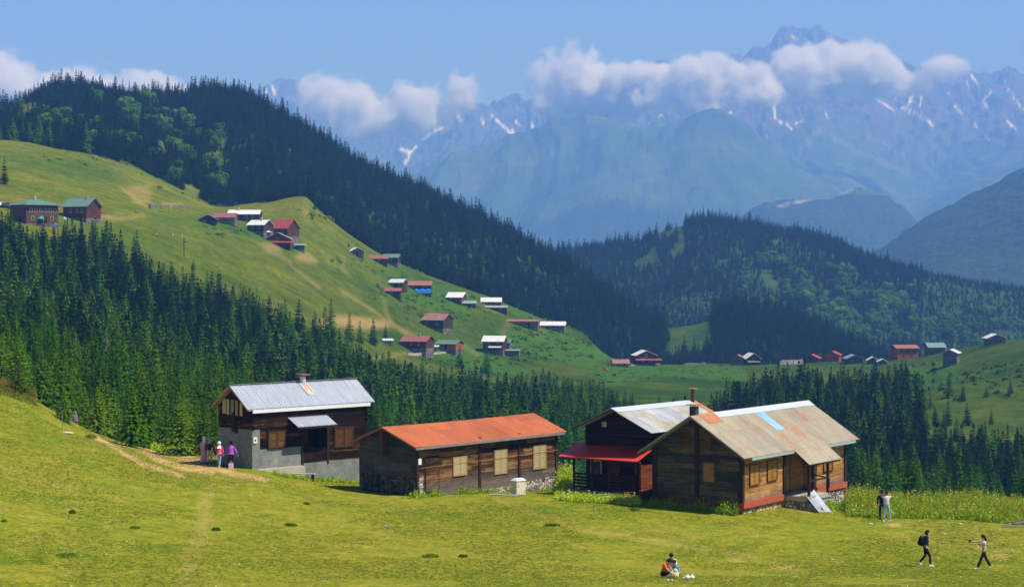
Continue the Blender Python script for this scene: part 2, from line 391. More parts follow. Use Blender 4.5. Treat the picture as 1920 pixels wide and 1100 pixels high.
BARE = [  # bare earth patches (photo polygon, dmin, dmax, strength)
 ([(600, 598), (640, 590), (720, 600), (735, 612), (690, 618), (640, 612), (590, 615)], 480, 900, 1.0),
 ([(235, 350), (285, 345), (285, 380), (250, 382)], 500, 950, 0.55), ([(545, 482), (575, 470), (600, 492), (570, 492)], 500, 900, 0.85),
 ([(480, 455), (520, 458), (530, 474), (500, 470)], 500, 900, 0.7), ([(555, 385), (585, 395), (575, 405)], 500, 960, 0.6),
 ([(305, 380), (345, 380), (345, 388), (305, 388)], 500, 900, 0.6), ([(1655, 979), (1700, 979), (1700, 987), (1655, 988)], 60, 140, 0.8),
 ([(1855, 1036), (1895, 1036), (1898, 1048), (1850, 1048)], 60, 140, 0.85), ([(1660, 1055), (1685, 1056), (1680, 1060)], 60, 140, 0.7),
 ([(1440, 1058), (1500, 1060), (1495, 1068), (1440, 1068)], 60, 140, 0.5), ([(1360, 1045), (1400, 1048), (1395, 1054), (1360, 1052)], 60, 140, 0.5),
 ([(170, 400), (230, 402), (230, 408), (170, 408)], 500, 900, 0.5),
]
for pl, d0, d1, st in BARE:
    if d1 < 200:
        cx = np.mean([p[0] for p in pl]); cyy = np.mean([p[1] for p in pl]); rx = np.ptp([p[0] for p in pl]) / 2; ry = np.ptp([p[1] for p in pl]) / 2
        sel = (abs(PX - cx) < rx * 1.6) & (abs(PY - cyy) < ry * 1.8) & (D_ > d0) & (D_ < d1)
        q = np.hypot((PX[sel] - cx) / rx, (PY[sel] - cyy) / ry) * (0.45 + 1.3 * fbm(PX[sel] / 9, PY[sel] / 4, 4, 15))
        dirt[sel] = np.maximum(dirt[sel], st * np.clip(1.5 - 1.3 * q, 0, 1)); continue
    sel = inpoly(PX, PY, pl) & (D_ > d0) & (D_ < d1)
    dirt[sel] = np.maximum(dirt[sel], (st if d1 < 200 else st * .6) * np.clip(0.35 + 1.2 * fbm(PX[sel] / 8, PY[sel] / 4, 3, 15), 0, 1))
LUSH = [([(370, 400), (560, 440), (600, 500), (520, 460), (420, 430), (360, 425)], 1), ([(690, 500), (760, 520), (900, 555), (880, 590), (790, 575), (700, 560), (740, 540)], 1),
 ([(950, 615), (1060, 615), (1150, 670), (1100, 690), (1000, 665), (940, 640)], 1), ([(1090, 690), (1280, 680), (1400, 690), (1400, 715), (1250, 705), (1150, 720)], 1),
 ([(1700, 690), (1800, 680), (1790, 720), (1720, 730)], 1), ([(780, 620), (880, 640), (960, 680), (1000, 700), (900, 700), (800, 660)], 1),
 ([(270, 405), (360, 410), (340, 425), (280, 415)], .7), ([(900, 545), (1060, 600), (1000, 600), (930, 575)], 1), ([(700, 480), (800, 520), (730, 500)], 1)]
for pl, st in LUSH:
    sel = inpoly(PX, PY, pl) & (D_ > 480) & (D_ < 960); lush[sel] = st
# blur the hard polygon edges
for _ in range(3):
    dd_ = dirt.copy(); far_ = D_[1:-1, 1:-1] > 400; bl_ = (dirt[:-2, 1:-1] + dirt[2:, 1:-1] + dirt[1:-1, :-2] + dirt[1:-1, 2:] + dirt[1:-1, 1:-1]) / 5; dd_[1:-1, 1:-1] = np.where(far_, bl_, dirt[1:-1, 1:-1]); dirt = dd_
for _ in range(4):
    lush[1:-1, 1:-1] = (lush[:-2, 1:-1] + lush[2:, 1:-1] + lush[1:-1, :-2] + lush[1:-1, 2:] + lush[1:-1, 1:-1]) / 5
lush = np.clip(lush * (0.3 + 1.4 * fbm(X / 10, Y / 10, 4, 19)), 0, 1)
addattr(me, 'floor', fm); addattr(me, 'dirt', dirt); addattr(me, 'lush', lush)
addattr(me, 'alp', sstep(300, 480, D_)); addattr(me, 'dry', sstep(-30, 22, Z + 12 * (fbm(X / 60, Y / 60, 3, 24) - .5)) * sstep(1350, 1000, D_))  # 'dry' only grades the alp brighter and yellower with height
def ground_mat():
    m = NT('meadow_ground'); co = m.coord('Object')
    big = m.noise(co, 0.06, 5, 0.6); mid = m.noise(co, 0.5, 5, 0.65); fine = m.noise(co, 4.0, 4, 0.7); vf = m.noise(co, 18.0, 3, 0.7)
    g = m.ramp(mid, [(0.30, (0.142, 0.188, 0.008)), (0.52, (0.248, 0.240, 0.022)), (0.72, (0.330, 0.292, 0.045))])
    dry = m.ramp(big, [(0.38, (0.262, 0.244, 0.024)), (0.56, (0.184, 0.216, 0.010)), (0.75, (0.35, 0.300, 0.050))])
    g = m.mix(0.5, g, dry)
    m2 = m.noise(m.coord('Object', (1.0, 0.8, 1.0)), 1.1, 4, 0.7, 0.5); m3 = m.noise(co, 2.6, 3, 0.65)
    g = m.mix(1.0, g, m.ramp(m2, [(0.32, (0.62, 0.74, 0.55)), (0.5, (0.94, 0.95, 0.92)), (0.68, (1.20, 1.12, 1.15))]), 'MULTIPLY')
    g = m.mix(m.math('MULTIPLY', m.ramp(m3, [(0.60, 0.0), (0.70, 1.0)]), 0.28), g, (0.10, 0.165, 0.010))
    patch = m.ramp(m.noise(co, 0.22, 6, 0.7, 0.6), [(0.56, 0.0), (0.66, 1.0)])
    g = m.mix(m.math('MULTIPLY', patch, 0.55), g, (0.095, 0.190, 0.010))
    worn = m.ramp(m.noise(co, 0.35, 6, 0.75, 0.4), [(0.60, 0.0), (0.72, 1.0)])
    g = m.mix(m.math('MULTIPLY', worn, 0.5), g, (0.36, 0.27, 0.10))
    g = m.mix(1.0, g, m.ramp(fine, [(0.30, 0.62), (0.70, 1.32)]), 'MULTIPLY')
    g = m.mix(1.0, g, m.ramp(vf, [(0.30, 0.62), (0.70, 1.32)]), 'MULTIPLY')
    # high alp, seen from far: larger patches
    a1 = m.noise(co, 0.02, 6, 0.65); a2 = m.noise(co, 0.12, 6, 0.7); a3 = m.noise(co, 0.6, 4, 0.7)
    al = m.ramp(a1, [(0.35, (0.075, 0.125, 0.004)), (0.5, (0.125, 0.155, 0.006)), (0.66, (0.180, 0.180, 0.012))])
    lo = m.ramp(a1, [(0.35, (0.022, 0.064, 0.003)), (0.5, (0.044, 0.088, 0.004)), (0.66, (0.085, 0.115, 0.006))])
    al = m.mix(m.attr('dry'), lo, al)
    al = m.mix(1.0, al, m.ramp(a2, [(0.3, 0.60), (0.7, 1.35)]), 'MULTIPLY')
    al = m.mix(1.0, al, m.ramp(a3, [(0.3, 0.62), (0.7, 1.32)]), 'MULTIPLY')
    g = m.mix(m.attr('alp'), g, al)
    lu = m.ramp(m.noise(co, 0.45, 4, 0.7), [(0.3, (0.022, 0.075, 0.005)), (0.7, (0.075, 0.165, 0.012))])
    g = m.mix(m.attr('lush'), g, lu)
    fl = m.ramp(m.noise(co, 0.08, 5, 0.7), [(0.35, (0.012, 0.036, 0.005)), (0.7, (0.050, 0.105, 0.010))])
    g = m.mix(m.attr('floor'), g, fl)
    di = m.ramp(m.noise(co, 1.2, 5, 0.7), [(0.3, (0.36, 0.20, 0.065)), (0.7, (0.60, 0.42, 0.18))])
    g = m.mix(m.attr('dirt'), g, di)
    m.col(g); m.b.inputs['Roughness'].default_value = 0.95; m.b.inputs['Specular IOR Level'].default_value = 0.03
    h = m.math('ADD', m.math('MULTIPLY', fine, 0.6), m.math('MULTIPLY', vf, 0.35))
    h = m.math('ADD', h, m.math('MULTIPLY', m.attr('alp'), m.math('ADD', m.math('MULTIPLY', a2, 14.0), m.math('MULTIPLY', a3, 6.0))))
    m.bump(h, 0.7, 0.12)
    return m.mat
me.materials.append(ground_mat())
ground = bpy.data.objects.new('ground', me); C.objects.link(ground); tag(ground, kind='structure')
# ---- the mountains beyond the valley
DS_FAR = np.concatenate([np.linspace(2950, 5200, 60), np.linspace(5260, 10400, 120), np.linspace(10440, 17000, 210)])
PX_FAR = np.concatenate([np.arange(-500, -40, 12.0), np.arange(-40, 1961, 2.0), np.arange(1970, 2401, 12.0)])
me, PX, PY, X, Y, Z = sea('mountains', PX_FAR, DS_FAR)
D_ = Y
SNOW = [([(1820, 141), (1835, 160), (1836, 180), (1850, 200)], 2.2), ([(1860, 170), (1842, 190)], 1.2), ([(1642, 184), (1672, 204)], 1.8), ([(1672, 204), (1697, 217)], 1),
 ([(1712, 176), (1702, 198), (1692, 203)], 3), ([(1695, 203), (1725, 217), (1750, 234)], 3), ([(1728, 182), (1725, 200)], 1.3), ([(1680, 186), (1700, 196)], 1.2), ([(1790, 200), (1802, 212)], 1.8),
 ([(1890, 170), (1907, 190)], 2.2), ([(1880, 145), (1886, 155)], 1.4), ([(1888, 227), (1905, 242)], 1.4), ([(1826, 232), (1832, 239)], 1.2), ([(1845, 253), (1855, 261)], 1.2),
 ([(1910, 198), (1920, 205)], 1.4), ([(1812, 152), (1817, 167)], 1.3), ([(1776, 172), (1781, 178)], 1.2), ([(1451, 197), (1454, 222)], 1.8), ([(1459, 225), (1466, 230)], 1.3),
 ([(1475, 233), (1484, 243)], 2), ([(1492, 232), (1504, 226)], 1.5), ([(1370, 211), (1367, 219)], 2.6), ([(1327, 200), (1322, 215)], 1.2), ([(1315, 205), (1314, 219)], 1.2), ([(1298, 218), (1306, 219)], 1.2),
 ([(1234, 220), (1241, 215)], 1.5), ([(1255, 213), (1263, 210)], 1.3), ([(1485, 67), (1496, 76)], 1.6), ([(1510, 73), (1522, 86)], 2.2), ([(1514, 90), (1520, 94)], 1.6), ([(1447, 98), (1455, 102)], 1.8), ([(1242, 131), (1252, 142)], 2.4),
 ([(960, 242), (963, 250)], 2), ([(965, 226), (975, 235)], 1.3), ([(995, 228), (999, 238)], 2.2), ([(1018, 230), (1024, 232)], 1.4), ([(1032, 229), (1038, 232)], 1.3),
 ([(511, 162), (515, 179)], 2.4), ([(523, 163), (517, 174)], 1.6), ([(499, 168), (499, 180)], 2), ([(560, 169), (573, 174)], 2),
 ([(830, 239), (805, 252), (791, 262)], 2.4), ([(780, 235), (765, 245)], 2.4), ([(745, 250), (765, 243)], 1.4), ([(752, 281), (770, 285), (760, 307)], 3), ([(780, 275), (771, 286)], 1.6),
 ([(922, 217), (935, 228), (957, 250)], 2.4), ([(900, 220), (913, 240)], 1.2), ([(858, 213), (862, 225)], 3.4), ([(1430, 240), (1440, 262)], 1.0), ([(720, 232), (735, 240)], 1.3), ([(1545, 205), (1552, 222)], 1.1)]
snow = np.zeros(PX.shape)
for pl, hw in SNOW:
    x0 = min(p[0] for p in pl) - 12; x1 = max(p[0] for p in pl) + 12; y0 = min(p[1] for p in pl) - 12; y1 = max(p[1] for p in pl) + 12
    sel = (PX > x0) & (PX < x1) & (PY > y0) & (PY < y1) & (D_ > 9800)
    q = seg_dist(PX[sel], PY[sel], pl) * (0.6 + 0.9 * vn(PX[sel] / 4, PY[sel] / 4, 6))
    snow[sel] = np.maximum(snow[sel], np.clip(1.5 - q / hw, 0, 1))
scree = np.zeros(PX.shape)
for pl, hw, d0, d1 in [([(1445, 391), (1480, 382), (1520, 373), (1560, 364), (1598, 357)], 1.9, 5500, 7300), ([(1560, 255), (1620, 290), (1700, 320)], 5, 9000, 14000), ([(1880, 320), (1840, 335), (1810, 350)], 3, 7600, 14000),
                       ([(1620, 250), (1700, 290), (1760, 330)], 4, 9000, 14000), ([(1540, 240), (1500, 280)], 6, 9000, 14000), ([(1910, 290), (1860, 320)], 6, 7600, 14000)]:
    sel = (D_ > d0) & (D_ < d1)
    q = seg_dist(PX[sel], PY[sel], pl) * (0.5 + (0.4 if d0 < 6000 else 1.2) * vn(PX[sel] / 9, PY[sel] / 5, 8))
    scree[sel] = np.maximum(scree[sel], np.clip(1.5 - q / hw, 0, 1) * (1.0 if d0 < 6000 else 0.25))
rock = np.clip(sstep(1.5, 3.2, Z / 330 + 1.1 * (fbm(X / 500, Y / 500, 4, 61) - 0.5)), 0, 1) * sstep(9000, 11500, D_)
wood = ((D_ < 5400) | ((PX > 1380) & (D_ < 7400) & (PX < 1760) & (PY > 366))).astype(float)
wood = np.maximum(wood, ((D_ > 5400) & (D_ < 9300) & (fbm(X / 260, Y / 500, 5, 63) + (PY - 400) / 200 > 0.62)) * 0.95)
wood = wood * np.clip(0.55 + fbm(X / 150, Y / 150, 3, 65), 0, 1)
addattr(me, 'snow', snow); addattr(me, 'rock', rock); addattr(me, 'wood', wood); addattr(me, 'scree', scree)
def mountain_mat():
    m = NT('mountain_slopes'); co = m.coord('Object')
    n1 = m.noise(co, 0.0022, 6, 0.65); n2 = m.noise(co, 0.012, 6, 0.7); n3 = m.noise(co, 0.06, 4, 0.7)
    g = m.ramp(n1, [(0.3, (0.030, 0.075, 0.020)), (0.5, (0.060, 0.120, 0.028)), (0.7, (0.115, 0.165, 0.045))])
    g = m.mix(1.0, g, m.ramp(n2, [(0.3, 0.55), (0.7, 1.35)]), 'MULTIPLY')
    r = m.ramp(n2, [(0.3, (0.06, 0.060, 0.060)), (0.5, (0.12, 0.112, 0.105)), (0.7, (0.21, 0.190, 0.170))])
    r = m.mix(1.0, r, m.ramp(n3, [(0.3, 0.75), (0.7, 1.15)]), 'MULTIPLY')
    g = m.mix(m.attr('rock'), g, r)
    wd = m.ramp(n3, [(0.38, (0.004, 0.018, 0.008)), (0.62, (0.040, 0.085, 0.016))])
    g = m.mix(m.attr('wood'), g, wd)
    g = m.mix(m.attr('scree'), g, (0.34, 0.30, 0.25))
    g = m.mix(m.attr('snow'), g, (0.85, 0.84, 0.82))
    m.col(g); m.b.inputs['Roughness'].default_value = 0.95; m.b.inputs['Specular IOR Level'].default_value = 0.05
    h = m.math('ADD', m.math('MULTIPLY', n3, 0.5), n2)
    m.bump(h, 0.8, 25.0)
    return m.mat
me.materials.append(mountain_mat())
mountains = bpy.data.objects.new('mountains', me); C.objects.link(mountains); tag(mountains, kind='structure')
# ---------------------------------------------------------------- trees
def needle_mat(name, dark, light, tint):
    m = NT(name); co = m.coord('Object')
    n = m.noise(co, 1.6, 3, 0.7)
    c = m.mix(n, dark, light)
    c = m.mix(m.math('MULTIPLY', m.rand(), 0.75), c, tint); c = m.mix(1.0, c, m.ramp(m.math('FRACT', m.math('MULTIPLY', m.rand(), 7.31)), [(0.0, (0.55, 0.60, 0.62)), (0.6, (1.0, 1.0, 1.0)), (1.0, (1.45, 1.30, 1.0))]), 'MULTIPLY')
    c = m.mix(1.0, c, m.ramp(m.noise(co, 7.0, 2, 0.6), [(0.3, 0.65), (0.7, 1.3)]), 'MULTIPLY')
    m.col(c); m.b.inputs['Roughness'].default_value = 0.7; m.b.inputs['Specular IOR Level'].default_value = 0.0
    tr = m.n.new('ShaderNodeBsdfTranslucent'); m.set(tr.inputs[0], c)
    mx = m.n.new('ShaderNodeMixShader'); mx.inputs[0].default_value = 0.22
    m.l.new(m.b.outputs[0], mx.inputs[1]); m.l.new(tr.outputs[0], mx.inputs[2])
    m.l.new(mx.outputs[0], m.n['Material Output'].inputs[0])
    return m.mat
M_NEEDLE = needle_mat('spruce_needles', (0.014, 0.070, 0.003), (0.056, 0.205, 0.005), (0.095, 0.185, 0.008))
M_FAR = needle_mat('shaded_spruce_needles', (0.002, 0.016, 0.006), (0.007, 0.040, 0.008), (0.012, 0.046, 0.009))  # same needles darkened, standing for cloud shade on the far woods
M_YOUNG = needle_mat('young_spruce_needles', (0.040, 0.110, 0.008), (0.120, 0.240, 0.014), (0.100, 0.170, 0.018))
M_LEAF = needle_mat('broadleaf_foliage', (0.026, 0.110, 0.006), (0.075, 0.220, 0.010), (0.110, 0.230, 0.014))
M_BARK = plain('bark', (0.085, 0.062, 0.045), 0.95, 0.4, 6)
M_DEADWOOD = plain('dead_wood', (0.26, 0.23, 0.20), 0.95, 0.3, 6)
def spruce_crown(seed, h, r, levels, per, sprays, size, skirt=0.06, fill=1.0, top=0.0):
    rg = np.random.default_rng(seed); Q = []
    for i in range(levels):
        t = (i + rg.uniform(-.35, .35)) / levels; t = min(max(t, 0), 0.985)
        z = h * (skirt + (1 - skirt) * t)
        rr = r * (1 - t) ** 0.95 * (0.55 + 0.45 * min(1, t / 0.12))
        n = max(3, int(round(per * (0.45 + 0.55 * (1 - t)))))
        a0 = rg.uniform(0, 6.28)
        for k in range(n):
            a = a0 + 6.283 * k / n + rg.uniform(-.25, .25)
            L = rr * rg.uniform(0.62, 1.16) + 0.06
            if rg.random() > fill: continue
            droop = L * (0.42 - 0.75 * t) * rg.uniform(.6, 1.3); ca, sa = math.cos(a), math.sin(a)
            ns = max(2, int(round(sprays * (L / r) ** 0.8)))
            for j in range(ns):
                f = (j + 0.75) / ns * 1.0; u = L * f
                zz = z - droop * f ** 1.6 + L * 0.10 * f
                s = size * (0.75 + 0.5 * rg.random()) * (1.15 - 0.45 * f) * (1.08 - 0.62 * t)
                side = rg.uniform(-1, 1) * s * 0.55
                cx = ca * u - sa * side; cyy = sa * u + ca * side
                yaw = a + rg.uniform(-.7, .7); p = -0.30 - 0.55 * f + rg.uniform(-.28, .28); roll = rg.uniform(-.5, .5)
                fx = np.array([math.cos(yaw) * math.cos(p), math.sin(yaw) * math.cos(p), math.sin(p)])
                sx = np.array([-math.sin(yaw) * math.cos(roll), math.cos(yaw) * math.cos(roll), math.sin(roll)])
                c = np.array([cx, cyy, zz]); wv = s * 0.36
                Q.append([c - fx * s * .62, c + sx * wv - fx * s * .1, c + fx * s * .72, c - sx * wv - fx * s * .1])
    for j in range(3):      # leader
        a = j * 2.1; Q.append([np.array([0, 0, h * 0.93]), np.array([math.cos(a) * size * .3, math.sin(a) * size * .3, h * .96]), np.array([0, 0, h * 1.03]), np.array([-math.cos(a) * size * .2, -math.sin(a) * size * .2, h * .955])])
    return np.array(Q)
def quads_mesh(name, Q, mat):
    me = bpy.data.meshes.new(name); n = len(Q)
    me.vertices.add(n * 4); me.vertices.foreach_set('co', Q.reshape(-1).astype(np.float32))
    me.loops.add(n * 4); me.loops.foreach_set('vertex_index', np.arange(n * 4, dtype=np.int32))
    me.polygons.add(n); me.polygons.foreach_set('loop_start', np.arange(0, n * 4, 4, dtype=np.int32))
    me.polygons.foreach_set('loop_total', np.full(n, 4, dtype=np.int32)); me.update(calc_edges=True)
    me.materials.append(mat); return me
def trunk_mesh(name, h, r, mat, seed=0, twigs=0, tl=1.0, lo=0.2):
    b = MB(); rg = random.Random(seed)
    b.tube([(0, 0, -0.6), (0, 0, 0), (rg.uniform(-.05, .05), rg.uniform(-.05, .05), h * 0.5), (0, 0, h)], [r * 1.3, r, r * 0.6, 0.015], 6)
    for i in range(twigs):
        t = rg.uniform(lo, 0.97); a = rg.uniform(0, 6.28); L = tl * (1 - t) ** 0.7 * rg.uniform(.5, 1.1); z = h * t
        b.tube([(0, 0, z), (math.cos(a) * L * .6, math.sin(a) * L * .6, z + L * rg.uniform(-.1, .15)), (math.cos(a + .2) * L, math.sin(a + .2) * L, z + L * rg.uniform(-.25, .2))], [0.035, 0.022, 0.01], 3, False)
    me = b.mesh(name); me.materials.append(mat); return me
def ball_crown(seed, h, r, n, size):
    rg = np.random.default_rng(seed); Q = []
    lobes = [(rg.normal(0, r * .36, 2), h * rg.uniform(.36, .84), r * rg.uniform(.40, .60)) for _ in range(9)]
    for i in range(n):
        l = lobes[rg.integers(len(lobes))]; d = rg.normal(size=3); d /= np.linalg.norm(d)
        c = np.array([l[0][0], l[0][1], l[1]]) + d * l[2] * rg.uniform(.72, 1.08) * np.array([1, 1, 1.05])
        u = rg.normal(size=3); u = u - d * u.dot(d) * .8; u /= np.linalg.norm(u); v = np.cross(d, u); s = size * rg.uniform(.6, 1.3)
        Q.append([c - u * s, c + v * s * .7, c + u * s, c - v * s * .7])
    return np.array(Q)
# prototypes: (crown mesh, trunk mesh, height, radius)
NEARP = []; MIDP = []; YOUNGP = []; LEAFP = []
for s in range(4):
    h = 11.0; NEARP.append((quads_mesh('crown', spruce_crown(100 + s, h, [2.9, 2.4, 3.3, 2.6][s], 34, 13, 12, 0.48, 0.06), M_NEEDLE), trunk_mesh('trunk', h, 0.17, M_BARK, s, 14, 1.6, 0.03), h))
for s in range(3):
    h = 7.0; YOUNGP.append((quads_mesh('crown', spruce_crown(200 + s, h, [2.6, 2.2, 2.9][s], 32, 14, 14, 0.33, 0.03), M_YOUNG), trunk_mesh('trunk', h, 0.13, M_BARK, s), h))
for s in range(4):
    h = 11.0; MIDP.append((quads_mesh('crown', spruce_crown(300 + s, h, [2.7, 2.2, 3.1, 2.4][s], 20, 10, 6, 0.92, 0.05), M_NEEDLE), trunk_mesh('trunk', h, 0.16, M_BARK, s), h))
FARP = []
for s in range(4):
    h = 11.0; FARP.append((quads_mesh('crown', spruce_crown(500 + s, h, [2.6, 2.1, 3.0, 2.3][s], 19, 9, 6, 0.95, 0.05), M_FAR), trunk_mesh('trunk', h, 0.16, M_BARK, s), h))
for s in range(3):
    h = 7.0; LEAFP.append((quads_mesh('crown', ball_crown(400 + s, h, 3.0, 900, 0.42), M_LEAF), trunk_mesh('trunk', h * .6, 0.2, M_BARK, s), h))
def scatter(x0, x1, d0, d1, spacing, seed):
    """jittered points over the ground between photo columns x0..x1 and distances d0..d1"""
    rg = np.random.default_rng(seed)
    Xmin = (min(x0, x1) - 960) / F * (d1 if x0 < 960 else d0); Xmax = (x1 - 960) / F * (d1 if x1 > 960 else d0)
    gx, gy = np.meshgrid(np.arange(Xmin, Xmax, spacing), np.arange(d0, d1, spacing))
    gx = gx + rg.uniform(-.48, .48, gx.shape) * spacing; gy = gy + rg.uniform(-.48, .48, gy.shape) * spacing
    X = gx.ravel(); Y = gy.ravel(); px = 960 + F * X / Y
    k = (px > x0) & (px < x1); X, Y, px = X[k], Y[k], px[k]
    k = forest_mask(px, Y) > rg.random(len(px)); return X[k], Y[k], px[k]
pts = []
for a in [(-120, 2040, 150, 420, 3.6, 1), (-120, 2040, 420, 900, 4.2, 2), (-100, 1400, 860, 1430, 4.0, 3), (1200, 2040, 900, 1430, 4.2, 4), (900, 2040, 1430, 2090, 4.8, 5)]:
    X_, Y_, px_ = scatter(*a); pts.append(np.stack([X_, Y_, px_], 1))
pts = np.concatenate(pts); rg = np.random.default_rng(5)
H_ = 5.0 + 9.5 * rg.random(len(pts)) ** 0.75; H_ *= 0.55 + 0.95 * fbm(pts[:, 0] / 26, pts[:, 1] / 26, 3, 91)
near = pts[:, 1] < 200
H_[(pts[:, 1] >= 200) & (pts[:, 1] < 900)] *= 0.80
H_[near] = rg.uniform(3.6, 6.8, near.sum())
H_[(pts[:, 1] > 420) & (pts[:, 1] < 640) & (pts[:, 2] > 500)] *= rg.uniform(.7, 1.15, ((pts[:, 1] > 420) & (pts[:, 1] < 640) & (pts[:, 2] > 500)).sum())
H_[pts[:, 1] > 900] *= rg.choice([.58, .66, .74, .95], (pts[:, 1] > 900).sum())
# right margins stay low so that the alp shows
k = (pts[:, 2] > 1730) & (pts[:, 1] > 400); H_[k] *= 0.62
broad = (pts[:, 1] > 1430) & (pts[:, 2] > 1380) & (fbm(pts[:, 2] / 36, pts[:, 1] / 36, 4, 95) > 0.52) & (pts[:, 1] < 1800)
broad |= (pts[:, 1] > 900) & (pts[:, 1] < 1150) & (pts[:, 2] < 420) & (fbm(pts[:, 2] / 14, pts[:, 1] / 14, 3, 96) > 0.71)
Zp = zat(pts[:, 2], pts[:, 1])
tops = HY - F * (Zp + H_) / pts[:, 1]; basey = HY - F * Zp / pts[:, 1]
# horizon of the bare ground in front of each tree: trees wholly behind it are left out
_cg = np.arange(-130, 2060, 10.0); _dg = np.exp(np.linspace(math.log(80), math.log(2100), 700))
_zg = zgrid(_cg, _dg); _pg = HY - F * _zg / _dg[None, :]; _hor = np.minimum.accumulate(_pg, axis=1)
ci = np.clip(((pts[:, 2] + 130) / 10).astype(int), 0, len(_cg) - 1); di = np.clip(np.searchsorted(_dg, pts[:, 1] * 0.985), 0, len(_dg) - 1)
vis = tops < _hor[ci, di] + 1
vis &= (tops > -50)
_bx = [-120, 0, 35, 46, 112, 122, 175, 235, 262, 290, 330, 370, 420, 480, 520, 560, 600, 640, 700, 760, 850, 900, 950, 1000, 1050, 1100, 1150, 1185, 1200, 1300, 1330, 1400, 1440, 1500, 1600, 1690, 1720, 1760, 1850, 1920, 2100]
_by = [380, 392, 398, 432, 434, 408, 404, 418, 450, 480, 498, 500, 508, 545, 545, 540, 565, 600, 655, 680, 690, 680, 700, 695, 700, 712, 735, 752, 762, 745, 722, 705, 690, 680, 678, 680, 702, 745, 762, 745, 740]
_bd = np.interp(pts[:, 2], _bx, _by) + rg.normal(0, 7, len(pts))
_ov = (pts[:, 1] < 700) & (tops < _bd)
H_ = np.where(_ov, (basey - _bd) * pts[:, 1] / F, H_); tops = np.where(_ov, _bd, tops); vis &= H_ > 4.2
# the houses and the meadow hide what stands right behind them
vis &= ~((pts[:, 2] > 640) & (pts[:, 1] < 420) & (tops > np.interp(pts[:, 2], [640, 700, 1050, 1100, 1600, 1660, 2040], [900, 760, 790, 780, 830, 930, 950])))
pts, H_, broad, Zp, tops, basey = pts[vis], H_[vis], broad[vis], Zp[vis], tops[vis], basey[vis]
print('trees', len(pts), 'broad', broad.sum())
# how much of each tree shows: rows between its top and the top of what stands before it
size = H_ / pts[:, 1] * F
order = np.argsort(-size)
inframe = (pts[:, 2] > -20) & (pts[:, 2] < 1940)
cover = np.full(2200, 1e9); show = np.zeros(len(pts))
od = np.argsort(pts[:, 1])
for i in od:
    wpx = max(1.0, size[i] * 0.16); a = int(max(0, pts[i, 2] + 100 - wpx)); b = int(min(2199, pts[i, 2] + 100 + wpx)) + 1
    if b <= a: continue
    c = cover[a:b]; lim = min(np.median(c), basey[i])
    show[i] = max(0, lim - tops[i]) * wpx * 2
    cover[a:b] = np.minimum(c, tops[i] + size[i] * 0.22)
show[~inframe] = 0
sp = np.where(~broad)[0]; sp = sp[np.argsort(-show[sp])]; single = list(sp[:262]); darkp = np.interp(pts[:, 2], [0, 500, 700, 1200, 1300, 2000], [.35, .35, .2, .25, .72, .72]) * (pts[:, 1] > 300); darkp = np.where((pts[:, 2] < 520) & (pts[:, 1] > 400), .6, darkp); dark = (rg.random(len(pts)) < darkp) | (pts[:, 1] > 880)  # dark picks the trees that get the darkened needles
bl = np.where(broad)[0]; bl = bl[np.argsort(-show[bl])]; single_b = list(bl[:60])
def put_tree(name, proto, loc, h, rz, label, cat, group, sx=1.0):
    s = h / proto[2]
    r_ = empty(name, loc, rz, label, cat, group); r_.scale = (s * sx, s * sx, s)
    for nm, me in (('trunk', proto[1]), ('crown', proto[0])):
        o = bpy.data.objects.new(nm, me); C.objects.link(o); o.parent = r_
    return r_
def describe(px, D, h, sx, top):
    """label and group of one spruce from its build and from what it stands below or beside"""
    sx = sx - (.10 if D < 420 and px < 500 else 0); wd = 'slim' if sx < .98 else ('broad' if sx > 1.12 else 'evenly tapered')
    def band(bs): return next(t for x, t in bs if px < x)
    if D < 205:
        return '%s %s bright green young spruce at the meadow crest, %s' % ('tall' if h > 6.6 else 'short', wd, band([(110, 'at the left edge'), (230, 'above the pale board'), (330, 'above the dirt track'), (9999, 'beside the silver-roofed house')])), 'young spruces along the meadow edge'
    if D < 700 and px < 700:
        row = 'low on' if top > 640 else ('halfway up' if top > 520 else 'high on')
        return '%s %s green spruce %s the left wooded slope, %s' % ('tall' if h > 10.5 else 'short', wd, row, band([(70, 'at the left edge'), (150, 'below the guest houses'), (290, 'left of the utility pole'), (400, 'below the utility pole'), (520, 'left of the bare bank'), (9999, 'below the bare bank')])), 'spruces of the left wood'
    if D < 700 and px < 1200:
        return '%s %s dark spruce in the middle belt, %s' % ('tall' if h > 9 else 'short', wd, band([(760, 'just right of the silver roof'), (880, 'below the red-roofed farmhouse'), (1000, 'above the orange roof'), (9999, 'left of the rusty stove pipe')])), 'spruces of the middle belt'
    if D < 700:
        row = 'upper' if top < 760 else 'lower'
        return '%s %s dark spruce in the %s right wood, %s' % ('tall' if h > 9.5 else 'short', wd, row, band([(1400, 'behind the rusty stove pipe'), (1520, 'above the bright ridge sheet'), (1640, 'below the red cottages'), (1740, 'right of the big beige roof'), (1830, 'below the tall grey hut'), (9999, 'near the right edge')])), 'spruces of the right wood'
    return '%s dark spruce on the far wooded ridge, %s' % (wd, band([(300, 'at its left end'), (600, 'near its summit'), (900, 'on its falling flank'), (1300, 'at its low right end'), (9999, 'on the middle hill')])), 'spruces of the far ridges'
